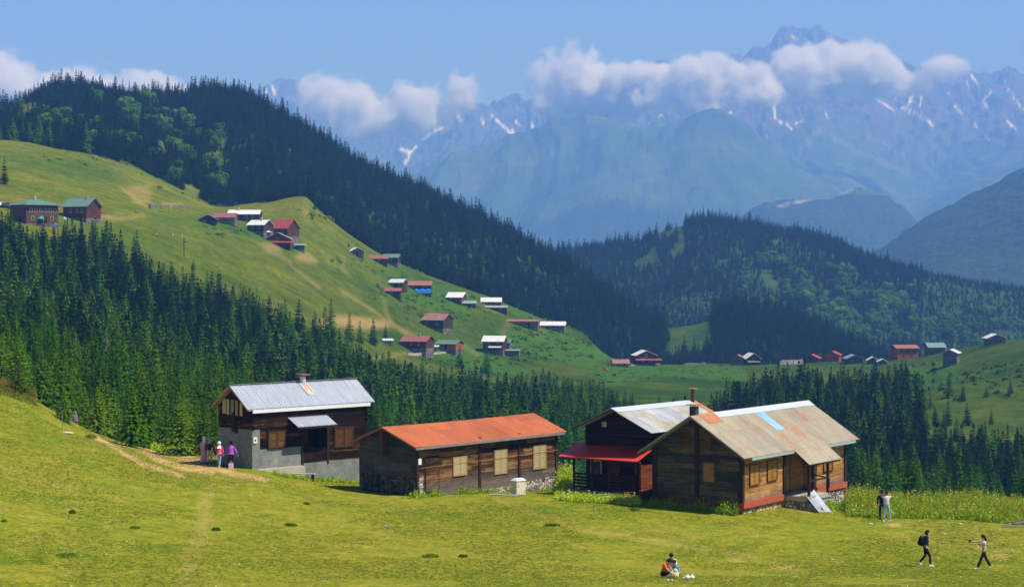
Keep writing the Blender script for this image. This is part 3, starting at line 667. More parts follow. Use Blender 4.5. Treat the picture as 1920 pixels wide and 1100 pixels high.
for i in single:
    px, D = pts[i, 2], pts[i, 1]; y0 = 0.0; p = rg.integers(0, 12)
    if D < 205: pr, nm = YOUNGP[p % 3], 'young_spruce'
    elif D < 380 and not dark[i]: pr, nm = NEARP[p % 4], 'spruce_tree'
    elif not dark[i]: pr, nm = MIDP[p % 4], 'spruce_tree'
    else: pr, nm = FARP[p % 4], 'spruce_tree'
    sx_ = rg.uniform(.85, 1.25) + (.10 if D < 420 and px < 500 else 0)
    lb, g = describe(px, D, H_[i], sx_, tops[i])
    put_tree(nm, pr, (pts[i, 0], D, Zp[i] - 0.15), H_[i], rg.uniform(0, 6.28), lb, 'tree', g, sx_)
for i in single_b:
    px = pts[i, 2]
    lb, g = (('light green round broadleaf tree on the middle hill, ' + next(t for x, t in [(1480, 'above the far clearing'), (1600, 'above the red cottages'), (1720, 'above the orange-red chalet'), (9999, 'near the right skyline hut')] if px < x), 'broadleaf trees on the middle hill') if px > 900 else
             ('light green round tree among dark ridge spruces, ' + next(t for x, t in [(60, 'at the left edge'), (130, 'above the tall guest house'), (200, 'left of the bare earth scar'), (280, 'above the bare earth scar'), (9999, 'above the long stone wall')] if px < x), 'broadleaf trees on the left ridge'))
    put_tree('broadleaf_tree', LEAFP[int(rg.integers(0, 3))], (pts[i, 0], pts[i, 1], Zp[i] - 0.2), H_[i] * 0.85, rg.uniform(0, 6.28), lb, 'tree', g, rg.uniform(.9, 1.3))
# hand placed trees that stand apart (photo column, row of the foot, height in photo pixels, kind, label)
def lone(px, py, hp, proto, nm, lb, sx=1.0, dmin=60, dmax=1400, grp=None):
    P = hit(px, py, dmin, dmax); h = hp / F * P.y
    if dmax in (155, 160) and px > 300: P = point(px, 134.0)
    return put_tree(nm, proto, (P.x, P.y, P.z - 0.1), h, rnd.uniform(0, 6.28), lb, 'tree', grp, sx)
LONE = [
 (250, 838, 128, NEARP[2], 'spruce_tree', 'broad dark spruce with dense skirt left of the silver-roofed house, above the dirt track', 1.15, 60, 155),
 (182, 812, 92, YOUNGP[0], 'young_spruce', 'short bright green spruce beside the walker on the meadow crest', 1.2, 60, 150),
 (338, 858, 118, YOUNGP[2], 'young_spruce', 'bushy bright green spruce between the dirt track and the silver-roofed house', 1.2, 60, 155),
 (382, 868, 110, YOUNGP[1], 'young_spruce', 'bright green spruce directly behind the group of four walkers', 1.0, 60, 155),
 (36, 745, 78, YOUNGP[2], 'young_spruce', 'yellow green spruce behind the red weeds at the left edge', 1.3, 60, 160),
 (120, 790, 70, YOUNGP[1], 'young_spruce', 'small green spruce just beyond the meadow crest near the plank board', 1.2, 60, 160),
 (8, 345, 50, FARP[0], 'spruce_tree', 'dark spruce alone on the alp at the left edge of the picture', 0.9, 500, 900),
 (621, 632, 72, MIDP[1], 'spruce_tree', 'tall lone spruce standing against the alp left of the bare earth bank', 1.1, 480, 700),
 (655, 640, 56, MIDP[0], 'spruce_tree', 'leftmost spruce standing in front of the bare earth bank', 1.0, 480, 700),
 (675, 644, 44, MIDP[2], 'spruce_tree', 'second spruce from the left in front of the bare earth bank', 1.0, 480, 700),
 (700, 646, 50, MIDP[1], 'spruce_tree', 'broad spruce in front of the right part of the bare earth bank', 1.3, 480, 700),
 (723, 634, 30, MIDP[3], 'spruce_tree', 'small spruce just above the little shed beside the path', 1.0, 480, 700),
 (363, 505, 22, MIDP[0], 'spruce_tree', 'small lone spruce on the alp above the left wood', 1.1, 480, 800),
 (654, 463, 12, FARP[1], 'spruce_tree', 'tiny dark spruce just left of the small grey-roofed barn high on the slope', 1.2, 480, 960),
 (912, 700, 50, MIDP[2], 'spruce_tree', 'dark spruce below the white-roofed house on posts', 1.1, 480, 760),
 (862, 688, 42, MIDP[0], 'spruce_tree', 'dark spruce below the green-roofed cabin', 1.3, 480, 760),
 (792, 700, 28, MIDP[3], 'spruce_tree', 'small spruce below the terrace of the red-roofed farmhouse', 1.2, 480, 760),
 (648, 715, 95, MIDP[3], 'spruce_tree', 'tall slim spruce left of the small shed, rising over the silver roof', 1.3, 480, 700),
 (1237, 762, 26, MIDP[0], 'spruce_tree', 'small dark spruce on the grass above the left chimney of the right-hand houses', 1.1, 480, 760),
 (1268, 762, 24, MIDP[2], 'spruce_tree', 'small round-topped spruce on the grass just left of the rusty stove pipe', 1.2, 480, 760),
 (1283, 658, 30, FARP[2], 'spruce_tree', 'slim spruce at the foot of the far clearing', 1.0, 860, 1300),
 (1252, 640, 34, FARP[3], 'spruce_tree', 'slim grey spruce at the left edge of the far clearing', 1.0, 860, 1300),
 (1640, 700, 40, MIDP[3], 'spruce_tree', 'pointed spruce beside the small grey cottages on the saddle', 1.3, 480, 760),
 (1780, 745, 50, MIDP[1], 'spruce_tree', 'dark spruce on the alp below the tall grey hut', 1.2, 480, 760),
 (1806, 752, 34, MIDP[3], 'spruce_tree', 'small spruce on the alp right of the dark pointed one', 1.2, 480, 760),
 (1895, 738, 30, MIDP[0], 'spruce_tree', 'small spruce near the right edge of the picture on the green alp', 1.2, 480, 760),
 (1850, 744, 22, MIDP[2], 'spruce_tree', 'small bushy spruce in the middle of the right alp', 1.4, 480, 760)]
for l in LONE: lone(*l[:6], *l[6:])
# grey dead trees in the left wood
for px, D, h, lb in [(200, 330, 11, 'dead grey spruce with bare branches high in the left wood'), (355, 240, 8.5, 'dead grey spruce with bare twigs in the lower left wood, nearest the silver roof'),
                     (690, 440, 9, 'grey leafless tree among the spruces right of the silver roof'), (268, 300, 9, 'thin dead spruce in the middle of the left wood')]:
    r_ = empty('dead_spruce', (0, 0, 0), 0, lb, 'tree'); P = point(px, D); r_.location = (P.x, P.y, P.z)
    o = bpy.data.objects.new('trunk', trunk_mesh('trunk', h, 0.16, M_DEADWOOD, int(px), 110, 2.0, 0.15)); C.objects.link(o); o.parent = r_
# ---------------------------------------------------------------- materials of the buildings
def boxes(name, mat, root, *bs):
    for b in bs:
        q = MB(); q.box(*b); q.build(name, mat, root)
def log_mat(name, stops, board=0.24, grey=None, greyz=(0.0, 0.6), streak=1.0):
    """weathered horizontal logs; each board has its own tone"""
    m = NT(name); co = m.coord('Object')
    st = m.coord('Object', (0.9, 0.9, 14.0))
    z = m.sep(co, 2); q = m.math('FLOOR', m.math('DIVIDE', z, board))
    xy = m.math('ADD', m.sep(co, 0), m.sep(co, 1)); qx = m.math('FLOOR', m.math('DIVIDE', m.math('ADD', xy, m.math('MULTIPLY', q, 1.37)), 3.1))
    wv = m.n.new('ShaderNodeCombineXYZ'); m.l.new(q, wv.inputs[0]); m.l.new(qx, wv.inputs[1])
    wn_ = m.n.new('ShaderNodeTexWhiteNoise'); m.l.new(wv.outputs[0], wn_.inputs['Vector'])
    n = m.noise(st, 1.0, 5, 0.65, 0.3); n2 = m.noise(co, 1.3, 4, 0.6)
    f = m.math('ADD', m.math('MULTIPLY', n, 0.62), m.math('MULTIPLY', wn_.outputs[0], 0.22)); f = m.math('ADD', f, m.math('MULTIPLY', n2, 0.20))
    c = m.ramp(f, stops)
    if grey:
        g = m.n.new('ShaderNodeMapRange'); g.inputs[1].default_value = greyz[1]; g.inputs[2].default_value = greyz[0]; m.l.new(m.math('ADD', z, m.math('MULTIPLY', m.math('SUBTRACT', n2, 0.5), 1.2)), g.inputs[0])
        gc = m.mix(n, tuple(x * .35 for x in grey), tuple(x * 1.5 for x in grey)); c = m.mix(g.outputs[0], c, gc)
    m.col(c); m.b.inputs['Roughness'].default_value = 0.88; m.b.inputs['Specular IOR Level'].default_value = 0.1
    m.bump(n, 0.6, 0.03); return m.mat
M_LOGA = log_mat('dark_log_wood', [(0.44, (0.008, 0.005, 0.003)), (0.61, (0.036, 0.018, 0.009)), (0.76, (0.38, 0.180, 0.055))])
M_LOGC = log_mat('weathered_log_wood', [(0.36, (0.014, 0.008, 0.005)), (0.54, (0.095, 0.045, 0.020)), (0.72, (0.42, 0.215, 0.085))], 0.26, (0.17, 0.145, 0.13), (-0.4, 0.7))
M_LOGCG = log_mat('grey_plank_wood', [(0.32, (0.020, 0.019, 0.018)), (0.55, (0.065, 0.062, 0.058)), (0.75, (0.14, 0.13, 0.12))], 0.5)
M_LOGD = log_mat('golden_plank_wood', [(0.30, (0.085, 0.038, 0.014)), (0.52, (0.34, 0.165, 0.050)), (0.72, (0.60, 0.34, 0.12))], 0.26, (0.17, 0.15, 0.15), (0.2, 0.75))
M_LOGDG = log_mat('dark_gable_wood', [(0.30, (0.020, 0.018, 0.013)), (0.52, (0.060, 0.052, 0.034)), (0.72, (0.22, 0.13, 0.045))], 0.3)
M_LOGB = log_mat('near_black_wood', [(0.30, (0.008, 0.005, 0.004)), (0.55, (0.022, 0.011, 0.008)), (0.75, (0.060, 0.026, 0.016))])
M_MAROON = log_mat('maroon_boards', [(0.30, (0.060, 0.016, 0.008)), (0.55, (0.170, 0.045, 0.020)), (0.75, (0.32, 0.105, 0.05))], 0.2)
M_REDBEAM = plain('red_painted_beam', (0.42, 0.085, 0.035), 0.7, 0.35, 5)
M_DARKWOOD = plain('dark_beam_wood', (0.030, 0.018, 0.012), 0.85, 0.5, 5)
M_GREYWOOD = plain('silver_grey_wood', (0.22, 0.20, 0.19), 0.85, 0.4, 6)
M_TIMBER = plain('raw_timber', (0.42, 0.23, 0.09), 0.8, 0.35, 5)
M_SHUT_A = log_mat('brown_shutter_wood', [(0.3, (0.035, 0.016, 0.008)), (0.55, (0.12, 0.055, 0.02)), (0.75, (0.32, 0.17, 0.06))], 5.0)
M_PALE = plain('pale_plank', (0.50, 0.37, 0.19), 0.8, 0.25, 5)
M_CREAM = plain('cream_shutter_paint', (0.50, 0.40, 0.20), 0.7, 0.2, 6); M_CREAMF = plain('cream_window_frame', (0.36, 0.27, 0.12), 0.7, 0.25, 6)
M_HONEY = log_mat('honey_shutter_wood', [(0.3, (0.12, 0.05, 0.015)), (0.55, (0.36, 0.18, 0.045)), (0.75, (0.50, 0.29, 0.09))], 5.0)
M_WHITEP = plain('white_paint', (0.78, 0.78, 0.76), 0.5, 0.06, 5)
M_DARK = plain('dark_opening', (0.006, 0.005, 0.005), 0.9, 0.2)
M_GLASS = NT('window_glass'); M_GLASS.col((0.03, 0.04, 0.05)); M_GLASS.b.inputs['Roughness'].default_value = 0.15; M_GLASS = M_GLASS.mat
def plaster_mat():
    m = NT('grey_plaster'); co = m.coord(); n = m.noise(co, 0.9, 6, 0.65, 0.4); c = m.ramp(n, [(0.3, (0.13, 0.145, 0.13)), (0.55, (0.20, 0.215, 0.195)), (0.75, (0.28, 0.29, 0.27))])
    cr = m.vor(m.coord('Object', (1.2, 1.2, 1.8)), 1.3, 'Distance', 'DISTANCE_TO_EDGE'); c = m.mix(m.math('MULTIPLY', m.ramp(cr, [(0.0, 1.0), (0.05, 0.0)]), 0.22), c, (0.5, 0.5, 0.48))
    c = m.mix(m.ramp(m.noise(co, 2.5, 5, 0.7), [(0.60, 0.0), (0.72, 0.6)]), c, (0.10, 0.09, 0.08))
    m.col(c); m.b.inputs['Roughness'].default_value = 0.9; m.bump(n, 0.5, 0.03); return m.mat
M_PLASTER = plaster_mat()
def stone_mat(name, stops, sc=4.5):
    m = NT(name); co = m.coord('Object'); cd = m.n.new('ShaderNodeVectorMath'); cd.operation = 'ADD'; m.l.new(co, cd.inputs[0])
    nz = m.n.new('ShaderNodeTexNoise'); nz.inputs['Scale'].default_value = 2; m.l.new(co, nz.inputs['Vector']); s_ = m.n.new('ShaderNodeVectorMath'); s_.operation = 'SCALE'; s_.inputs['Scale'].default_value = 0.35; m.l.new(nz.outputs['Color'], s_.inputs[0]); m.l.new(s_.outputs[0], cd.inputs[1])
    e = m.vor(cd.outputs[0], sc, 'Distance', 'DISTANCE_TO_EDGE'); cl = m.vor(cd.outputs[0], sc, 'Color'); f = m.sep(cl, 0)
    c = m.ramp(f, stops); c = m.mix(1.0, c, m.ramp(m.noise(co, 14, 4, 0.7), [(0.3, 0.7), (0.7, 1.25)]), 'MULTIPLY')
    c = m.mix(m.ramp(e, [(0.02, 1.0), (0.09, 0.0)]), c, (0.07, 0.06, 0.05)); m.col(c); m.b.inputs['Roughness'].default_value = 0.92
    m.bump(m.ramp(e, [(0.0, 0.0), (0.16, 1.0)]), 0.9, 0.06); return m.mat
M_STONE = stone_mat('rubble_stone', [(0.1, (0.16, 0.13, 0.10)), (0.5, (0.42, 0.38, 0.32)), (0.9, (0.66, 0.63, 0.57))])
M_STONEF = stone_mat('grey_rubble', [(0.1, (0.08, 0.075, 0.07)), (0.5, (0.17, 0.16, 0.15)), (0.9, (0.30, 0.29, 0.27))], 2.0)
M_STONE2 = stone_mat('ochre_stone', [(0.1, (0.22, 0.13, 0.05)), (0.5, (0.46, 0.31, 0.12)), (0.9, (0.52, 0.44, 0.30))], 2.2)
def roof_mat(name, base, base2, rust, lo, hi, rough=0.45, metal=0.0, sl=(5.0, 0.7, 0.7), seams=None, amt=1.0, sheet=0.0):
    """sheet metal: streaks run down the slope (local y), rust between lo and hi of a noise"""
    m = NT(name); co = m.coord('Object'); st = m.coord('Object', sl)
    n = m.noise(st, 1.0, 5, 0.65); n2 = m.noise(co, 0.55, 5, 0.6, 0.4); n3 = m.noise(st, 2.2, 5, 0.75, 0.3)
    c = m.mix(m.ramp(n, [(0.35, 0.0), (0.65, 1.0)]), base, base2)
    if sheet:
        q = m.math('FLOOR', m.math('DIVIDE', m.sep(co, 0), sheet)); q2 = m.math('GREATER_THAN', m.sep(co, 1), 1.45)
        cv = m.n.new('ShaderNodeCombineXYZ'); m.l.new(q, cv.inputs[0]); m.l.new(q2, cv.inputs[1]); wn_ = m.n.new('ShaderNodeTexWhiteNoise'); m.l.new(cv.outputs[0], wn_.inputs['Vector'])
        c = m.mix(1.0, c, m.ramp(wn_.outputs[0], [(0.0, (0.80, 0.80, 0.86)), (0.5, (1.0, 0.98, 0.95)), (1.0, (1.12, 1.08, 0.96))]), 'MULTIPLY')
    f = m.math('ADD', m.math('MULTIPLY', n2, 0.5), m.math('MULTIPLY', n3, 0.5))
    c = m.mix(m.math('MULTIPLY', m.ramp(f, [(lo, 0.0), (hi, 1.0)]), amt), c, rust)
    if seams:
        for ax, step, off in seams:
            fr = m.math('FRACT', m.math('ADD', m.math('DIVIDE', m.sep(co, ax), step), off))
            c = m.mix(m.math('MULTIPLY', m.math('LESS_THAN', fr, 0.03 if ax == 0 else 0.018), 0.35), c, (0.10, 0.07, 0.05))
    m.col(c); m.b.inputs['Roughness'].default_value = rough; m.b.inputs['Metallic'].default_value = metal; m.b.inputs['Specular IOR Level'].default_value = 0.4
    m.bump(n, 0.15, 0.02); return m.mat
M_RA = roof_mat('silver_corrugated_sheet', (0.34, 0.37, 0.43), (0.44, 0.47, 0.53), (0.34, 0.32, 0.31), 0.62, 0.75, 0.4, 0.15)
M_RC = roof_mat('orange_sheet', (0.37, 0.088, 0.026), (0.45, 0.125, 0.040), (0.24, 0.052, 0.020), 0.50, 0.62, 0.8, 0.0, (6.0, 1.0, 1.0), [(0, 1.75, 0.0), (1, 1.2, 0.15)], 0.8, 1.75)
M_RD = roof_mat('beige_sheet_with_rust', (0.26, 0.225, 0.145), (0.36, 0.32, 0.24), (0.34, 0.10, 0.04), 0.525, 0.58, 0.6, 0.0, (7.0, 0.9, 0.9), [(0, 0.98, 0.1), (1, 1.5, 0.03)], 0.6, 0.98)
M_RB = roof_mat('pale_sheet_with_ochre', (0.34, 0.36, 0.38), (0.46, 0.48, 0.50), (0.30, 0.25, 0.09), 0.50, 0.58, 0.5, 0.0, (3.0, 0.5, 0.5), [(0, 0.95, 0.1), (1, 1.5, 0.03)], 0.75, 0.95)
M_RED = roof_mat('red_corrugated_sheet', (0.52, 0.030, 0.030), (0.60, 0.050, 0.045), (0.35, 0.02, 0.02), 0.6, 0.8, 0.35)
M_RIDGE = plain('bright_ridge_sheet', (0.52, 0.55, 0.60), 0.4, 0.06, 4, 0.1)
M_RUSTS = plain('rusty_sheet', (0.44, 0.17, 0.075), 0.7, 0.35, 4)
M_RUSTP = plain('rusty_pipe', (0.10, 0.035, 0.022), 0.8, 0.4, 8)
M_SKYL = roof_mat('blue_skylight', (0.16, 0.36, 0.62), (0.22, 0.44, 0.68), (0.45, 0.62, 0.75), 0.45, 0.65, 0.35, 0.0, (1.5, 4.0, 1.0))
M_BRICK = plain('sooty_chimney_block', (0.06, 0.055, 0.05), 0.9, 0.5, 9)
M_TERRA = plain('terracotta_cap', (0.28, 0.11, 0.065), 0.8, 0.2, 9)
M_CONC = plain('concrete', (0.42, 0.38, 0.31), 0.9, 0.2, 4)
M_ASPH = plain('mint_fascia', (0.33, 0.40, 0.35), 0.8, 0.2, 4)

def logs(mb, axis, u0, u1, z0, z1, w0, w1, board=0.24, seed=0, jit=0.012, top=None):
    """a wall of stacked boards; axis 'x': runs along x between y = w0 .. w1; top(z)-> (ua, ub) clips a gable"""
    rg_ = random.Random(seed); z = z0
    while z < z1 - 1e-3:
        zz = min(z + board, z1); j = rg_.uniform(0, jit); a, b = u0, u1; a2, b2 = u0, u1
        if top: a, b = top(z); a2, b2 = top(zz)
        lo, hi = (w0 - j, w1)
        gap = 0.012
        if axis == 'x': mb.hexa([(a, lo, z), (b, lo, z), (b, hi, z), (a, hi, z), (a2, lo, zz - gap), (b2, lo, zz - gap), (b2, hi, zz - gap), (a2, hi, zz - gap)])
        else: mb.hexa([(lo, b, z), (lo, a, z), (hi, a, z), (hi, b, z), (lo, b2, zz - gap), (lo, a2, zz - gap), (hi, a2, zz - gap), (hi, b2, zz - gap)])
        z = zz
def slope(mb, x0, x1, y0, z0, y1, z1, pitch=0.0, amp=0.018, th=0.02, sag=0.0, seed=0, ny=1):
    """sloping sheet from eave (y0,z0) to ridge (y1,z1); optional corrugation along x; closed and thick"""
    n = max(2, int((x1 - x0) / (pitch / 6)) if pitch else int((x1 - x0) / 0.5)); rg_ = random.Random(seed)
    v = []; xs = [x0 + (x1 - x0) * i / n for i in range(n + 1)]
    ny = max(ny, 1)
    ph = [rg_.uniform(-1, 1) for _ in range(n + 1)]
    for lay in (0, 1):
        for j in range(ny + 1):
            t = j / ny
            for i, x in enumerate(xs):
                dz = amp * math.sin(2 * math.pi * (x - x0) / pitch) if pitch else 0.0
                dz += sag * math.sin(math.pi * (x - x0) / (x1 - x0)) * -1 + (0.012 * ph[i] * (1 - t) if not pitch else 0)
                v.append((x, y0 + (y1 - y0) * t, z0 + (z1 - z0) * t + dz - lay * th))
    W_ = n + 1; S = W_ * (ny + 1); f = []
    flip = y1 < y0
    for j in range(ny):
        for i in range(n):
            a = j * W_ + i; q = (a, a + 1, a + 1 + W_, a + W_); q2 = (a + S, a + W_ + S, a + 1 + W_ + S, a + 1 + S)
            f.append(q[::-1] if flip else q); f.append(q2[::-1] if flip else q2)
    for i in range(n):
        f.append((i + 1, i, i + S, i + 1 + S)); b = ny * W_ + i; f.append((b, b + 1, b + 1 + S, b + S))
    for j in range(ny):
        a = j * W_; f.append((a, a + W_, a + W_ + S, a + S)); b = a + n; f.append((b + W_, b, b + S, b + W_ + S))
    mb.raw(v, f)
def shutters(root, name, axis, u0, u1, z0, z1, off, mat, fmat, leaves=2, slats=True, frame=0.07):
    """window seen closed: frame, leaves with boards or slats. off: wall plane (proud towards negative)"""
    m = MB(); d0, d1 = off - 0.06, off + 0.02
    def bx(mb, a, b, c, d, e0, e1):
        if axis == 'x': mb.box(a, b, e0, e1, c, d)
        else: mb.box(e0, e1, a, b, c, d)
    for (a, b, c, d) in ((u0 - frame, u0, z0 - frame, z1 + frame), (u1, u1 + frame, z0 - frame, z1 + frame), (u0, u1, z1, z1 + frame), (u0, u1, z0 - frame, z0)): bx(m, a, b, c, d, d0, d1)
    w_ = m.build(name, fmat, root)
    step = (u1 - u0) / leaves
    for k in range(leaves):
        a = u0 + k * step + 0.025; b = u0 + (k + 1) * step - 0.025; s = MB(); bx(s, a, b, z0 + .01, z1 - .01, off - 0.03, off - 0.005)
        st = 0.05
        for (p, q, r_, t) in ((a, a + st, z0 + .01, z1 - .01), (b - st, b, z0 + .01, z1 - .01), (a + st, b - st, z1 - .01 - st, z1 - .01), (a + st, b - st, z0 + .01, z0 + .01 + st), (a + st, b - st, (z0 + z1) / 2 - .03, (z0 + z1) / 2 + .03)): bx(s, p, q, r_, t, off - 0.05, off - 0.03)
        if slats:
            z = z0 + 0.1
            while z < z1 - 0.1:
                bx(s, a + st, b - st, z, z + 0.07, off - 0.055, off - 0.03); z += 0.15
        s.build('shutter', mat, w_)
    return w_
def world_of(O, yaw): return Vector(O), math.pi / 2 - yaw
def gable_top(W, h, r):      # clip for a gable wall along y: height z -> (ya, yb)
    def f(z):
        if z <= h: return (0.0, W)
        t = min(1, (z - h) / r); return (W / 2 * t, W - W / 2 * t)
    return f
# ================================================================= house with the corrugated silver roof
O, yaw, L, W, h, r, e, g = (-16.3067, 125.0, -12.5301), 0.7779, 9.60, 3.4863, 3.7325, 1.3276, 0.16, 0.50
loc_, rz = world_of(O, yaw)
H1 = empty('log_house', loc_, rz, 'two-storey dark log house with corrugated silver roof on grey plastered base', 'house')
m = MB()      # plaster of the ground floor and the foundation
m.box(0, 0.6, 0, 0.3, -0.25, 2.28); m.box(0.6, 3.95, 0, 0.3, -0.25, 1.02); m.box(0.3, 3.95, -0.0, 0.3, -2.6, -0.25)
m.box(-0.004, 0.3, 0.3, W, -2.0, 2.3); m.box(3.95, L, -0.05, 0.3, -2.6, -0.08); m.box(L - .3, L, 0.3, W, -2.6, -0.08); m.box(0, L, W - .3, W, -2.6, 2.3)
m.build('plastered_base', M_PLASTER, H1)
m = MB(); m.box(-0.05, 3.95, -0.40, 0.0, -1.6, -0.20); m.build('concrete_ledge', M_CONC, H1)
m = MB()
logs(m, 'x', 0.0, L, 2.30, h - .06, 0.0, 0.2, 0.23, 1); logs(m, 'x', 0.6, 3.95, 1.02, 2.30, 0.02, 0.2, 0.23, 2)
logs(m, 'x', 6.15, L, -0.06, 2.30, 0.0, 0.2, 0.25, 3); logs(m, 'y', 0, W, 2.30, h, 0.0, 0.2, 0.23, 4); logs(m, 'y', 0, W, h, h + r - .16, 0.02, 0.2, 0.2, 5, 0.005, gable_top(W, h - .09, r))
logs(m, 'y', 0, W, 2.30, h + r - .1, L - .2, L, 0.25, 6, 0.0, gable_top(W, h - .09, r)); logs(m, 'y', 0.2, W, -0.06, 2.3, L - .2, L, 0.25, 6, 0.0)
logs(m, 'x', 0, L, 2.3, h, W - .2, W, 0.25, 7)
for z in np.arange(2.4, 3.7, 0.46):      # crossed log ends at the corners
    for xx in (0.0, L - .2): m.box(xx, xx + .18, -0.14, 0.0, z, z + 0.17)
for z in np.arange(0.1, 3.6, 0.46): m.box(L, L + 0.14, 0.02, 0.2, z, z + 0.17)
m.build('log_wall', M_LOGA, H1)
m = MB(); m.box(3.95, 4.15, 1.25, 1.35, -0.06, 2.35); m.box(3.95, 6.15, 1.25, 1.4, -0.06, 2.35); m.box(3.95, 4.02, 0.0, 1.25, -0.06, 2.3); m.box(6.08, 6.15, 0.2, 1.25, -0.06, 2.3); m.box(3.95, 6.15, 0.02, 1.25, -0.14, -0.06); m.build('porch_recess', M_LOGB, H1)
m = MB(); m.box(4.6, 5.5, 1.19, 1.25, -0.05, 1.95); d_ = m.build('door', M_SHUT_A, H1)
m = MB(); m.ball((5.38, 1.17, 0.95), 0.035, 6, 4); m.build('handle', M_GREYWOOD, d_)
m = MB(); logs(m, 'x', 4.12, 6.1, -0.02, 0.88, -0.04, 0.03, 0.22, 9); m.build('porch_railing', M_LOGA, H1)
for x in (4.04, 6.14):
    m = MB(); m.box(x - .07, x + .07, -0.09, 0.05, -0.25, 2.45); m.build('porch_post', M_DARKWOOD, H1)
shutters(H1, 'window', 'x', 1.27, 2.63, 1.08, 2.08, -0.02, M_SHUT_A, M_DARKWOOD, 2, False)
shutters(H1, 'window', 'x', 6.75, 8.30, 0.78, 2.02, -0.02, M_SHUT_A, M_DARKWOOD, 2, False)
w_ = MB(); w_.box(-0.03, 0.0, 0.85, 3.05, 3.15, 4.2); w_ = w_.build('gable_window', M_DARK, H1)
for a, b, z0, z1, mm in ((2.62, 2.97, 3.2, 4.15, M_PALE), (2.30, 2.52, 3.15, 4.12, M_PALE), (1.78, 2.12, 3.15, 4.1, M_GREYWOOD), (1.42, 1.62, 3.12, 4.08, M_TIMBER), (0.95, 1.18, 3.12, 3.95, M_PALE)):
    s = MB(); s.box(-0.08, -0.03, a, b, z0, z1); s.build('shutter', mm, w_)
m = MB(); m.box(-0.14, 0.0, 1.7, 1.95, 2.1, 3.3); m.box(-.16, -.02, 1.45, 1.6, 2.0, 2.3); m.build('bracket', M_DARKWOOD, H1)
sl_ = r / (W / 2); m = MB()
slope(m, -g, L + g, -e, h - e * sl_, W / 2, h + r, 0.235, 0.034, 0.02); slope(m, -g, L + g, W + e, h - e * sl_, W / 2, h + r, 0.235, 0.034, 0.02)
rf = m.build('roof', M_RA, H1, smooth=False)
m = MB(); 
for y0, s_ in ((W / 2, 1), (W / 2, -1)): m.beam((-g, y0, h + r + .03), (L + g, y0, h + r + .03), 0.26, 0.03)
m.build('ridge_cap', M_RIDGE, rf)
m = MB(); m.box(-0.08, L + .1, -e - .02, -e + .03, h - e * sl_ - .27, h - e * sl_ - .05); m.build('fascia', M_WHITEP, rf)
m = MB()
for s_ in (-1, 1):
    y0 = W / 2 + s_ * (W / 2 + e); m.beam((-g + .04, y0, h - e * sl_ - .07), (-g + .04, W / 2, h + r - .06), 0.05, 0.1)
m.build('bargeboard', M_TIMBER, rf)
m = MB()
for xx in (-0.36, -0.2):
    for s_ in (-1, 1): m.beam((xx, W / 2 + s_ * (W / 2 + e), h - e * sl_ - .11), (xx, W / 2, h + r - .1), 0.12, 0.06)
m.build('soffit', M_TIMBER, rf)
m = MB(); m.tube([(5.42, 1.62, 4.85), (5.42, 1.62, 5.38)], 0.2, 12); ch = m.build('chimney', M_RIDGE, rf)
m = MB(); m.box(5.05, 5.8, 1.3, 1.94, 5.46, 5.54); m.box(5.2, 5.64, 1.45, 1.8, 5.38, 5.46); m.build('chimney_cap', M_TERRA, ch)
def patch_mat():
    q = NT('rust_stain_sheet'); co = q.coord('Object'); n = q.noise(q.coord('Object', (5, 0.9, 1)), 1.2, 5, 0.7)
    q.col(q.mix(q.ramp(n, [(0.42, 0.0), (0.62, 1.0)]), (0.56, 0.55, 0.55), (0.52, 0.22, 0.07))); q.b.inputs['Roughness'].default_value = .6; return q.mat
m = MB(); slope(m, 5.06, 5.78, 0.62, h + 0.62 * sl_ + .032, 1.6, h + 1.6 * sl_ + .032, 0.172, 0.022, 0.006); m.build('flashing', patch_mat(), rf)
m = MB(); slope(m, 2.86, 6.12, -1.02, 2.38, 0.0, 2.92, 0.235, 0.03, 0.02); cn = m.build('porch_canopy', M_RA, H1)
m = MB(); m.box(2.9, 6.1, -0.98, -0.9, 2.22, 2.32)
for xx in (3.0, 4.1, 6.0): m.beam((xx, -0.95, 2.27), (xx, 0.0, 2.75), 0.07, 0.07)
m.build('canopy_frame', M_DARKWOOD, cn)
m = MB(); m.box(0.05, 0.33, -0.07, 0.0, 1.45, 1.82); mt_ = m.build('meter_box', M_WHITEP, H1)
m = MB(); m.box(0.13, 0.25, -0.076, -0.07, 1.57, 1.7); m.build('meter_window', M_GLASS, mt_)
# ================================================================= long barn house with the orange roof
O, yaw, L, W, h, r, e, g = (-5.8481, 121.0, -13.5263), 0.683, 13.97, 4.7144, 2.803, 0.9156, 0.4322, 0.5295
loc_, rz = world_of(O, yaw)
H2 = empty('log_house', loc_, rz, 'long low log house with faded orange sheet roof and cream shutters', 'house')
m = MB()
logs(m, 'x', 0.0, L, -0.55, h - .06, 0.0, 0.2, 0.26, 11, 0.02); logs(m, 'x', 0, L, -0.5, h, W - .2, W, 0.26, 12)
m.build('log_wall', M_LOGC, H2)
m = MB(); logs(m, 'y', 0.0, W, 0.72, h + r - .16, 0.0, 0.2, 0.34, 13, 0.03, gable_top(W, h - .09, r)); m.build('gable_wall', M_LOGCG, H2); m = MB(); logs(m, 'y', 0, W, -.5, h + r - .16, L - .2, L, 0.3, 14, 0.0, gable_top(W, h - .09, r))
m.build('gable_wall', M_LOGCG, H2); boxes('wall_panel', M_LOGCG, H2, (-0.05, 0, 2.28, 2.36, 0.75, 1.95), (-0.03, -.002, 2.5, 4.5, 0.9, 2.0))
m = MB(); m.box(0.02, 0.35, 0.02, W, -0.8, 0.72); m.build('stone_base', stone_mat('dark_stone', [(0.1, (0.02, 0.02, 0.02)), (0.5, (0.055, 0.055, 0.055)), (0.9, (0.12, 0.12, 0.12))]), H2)
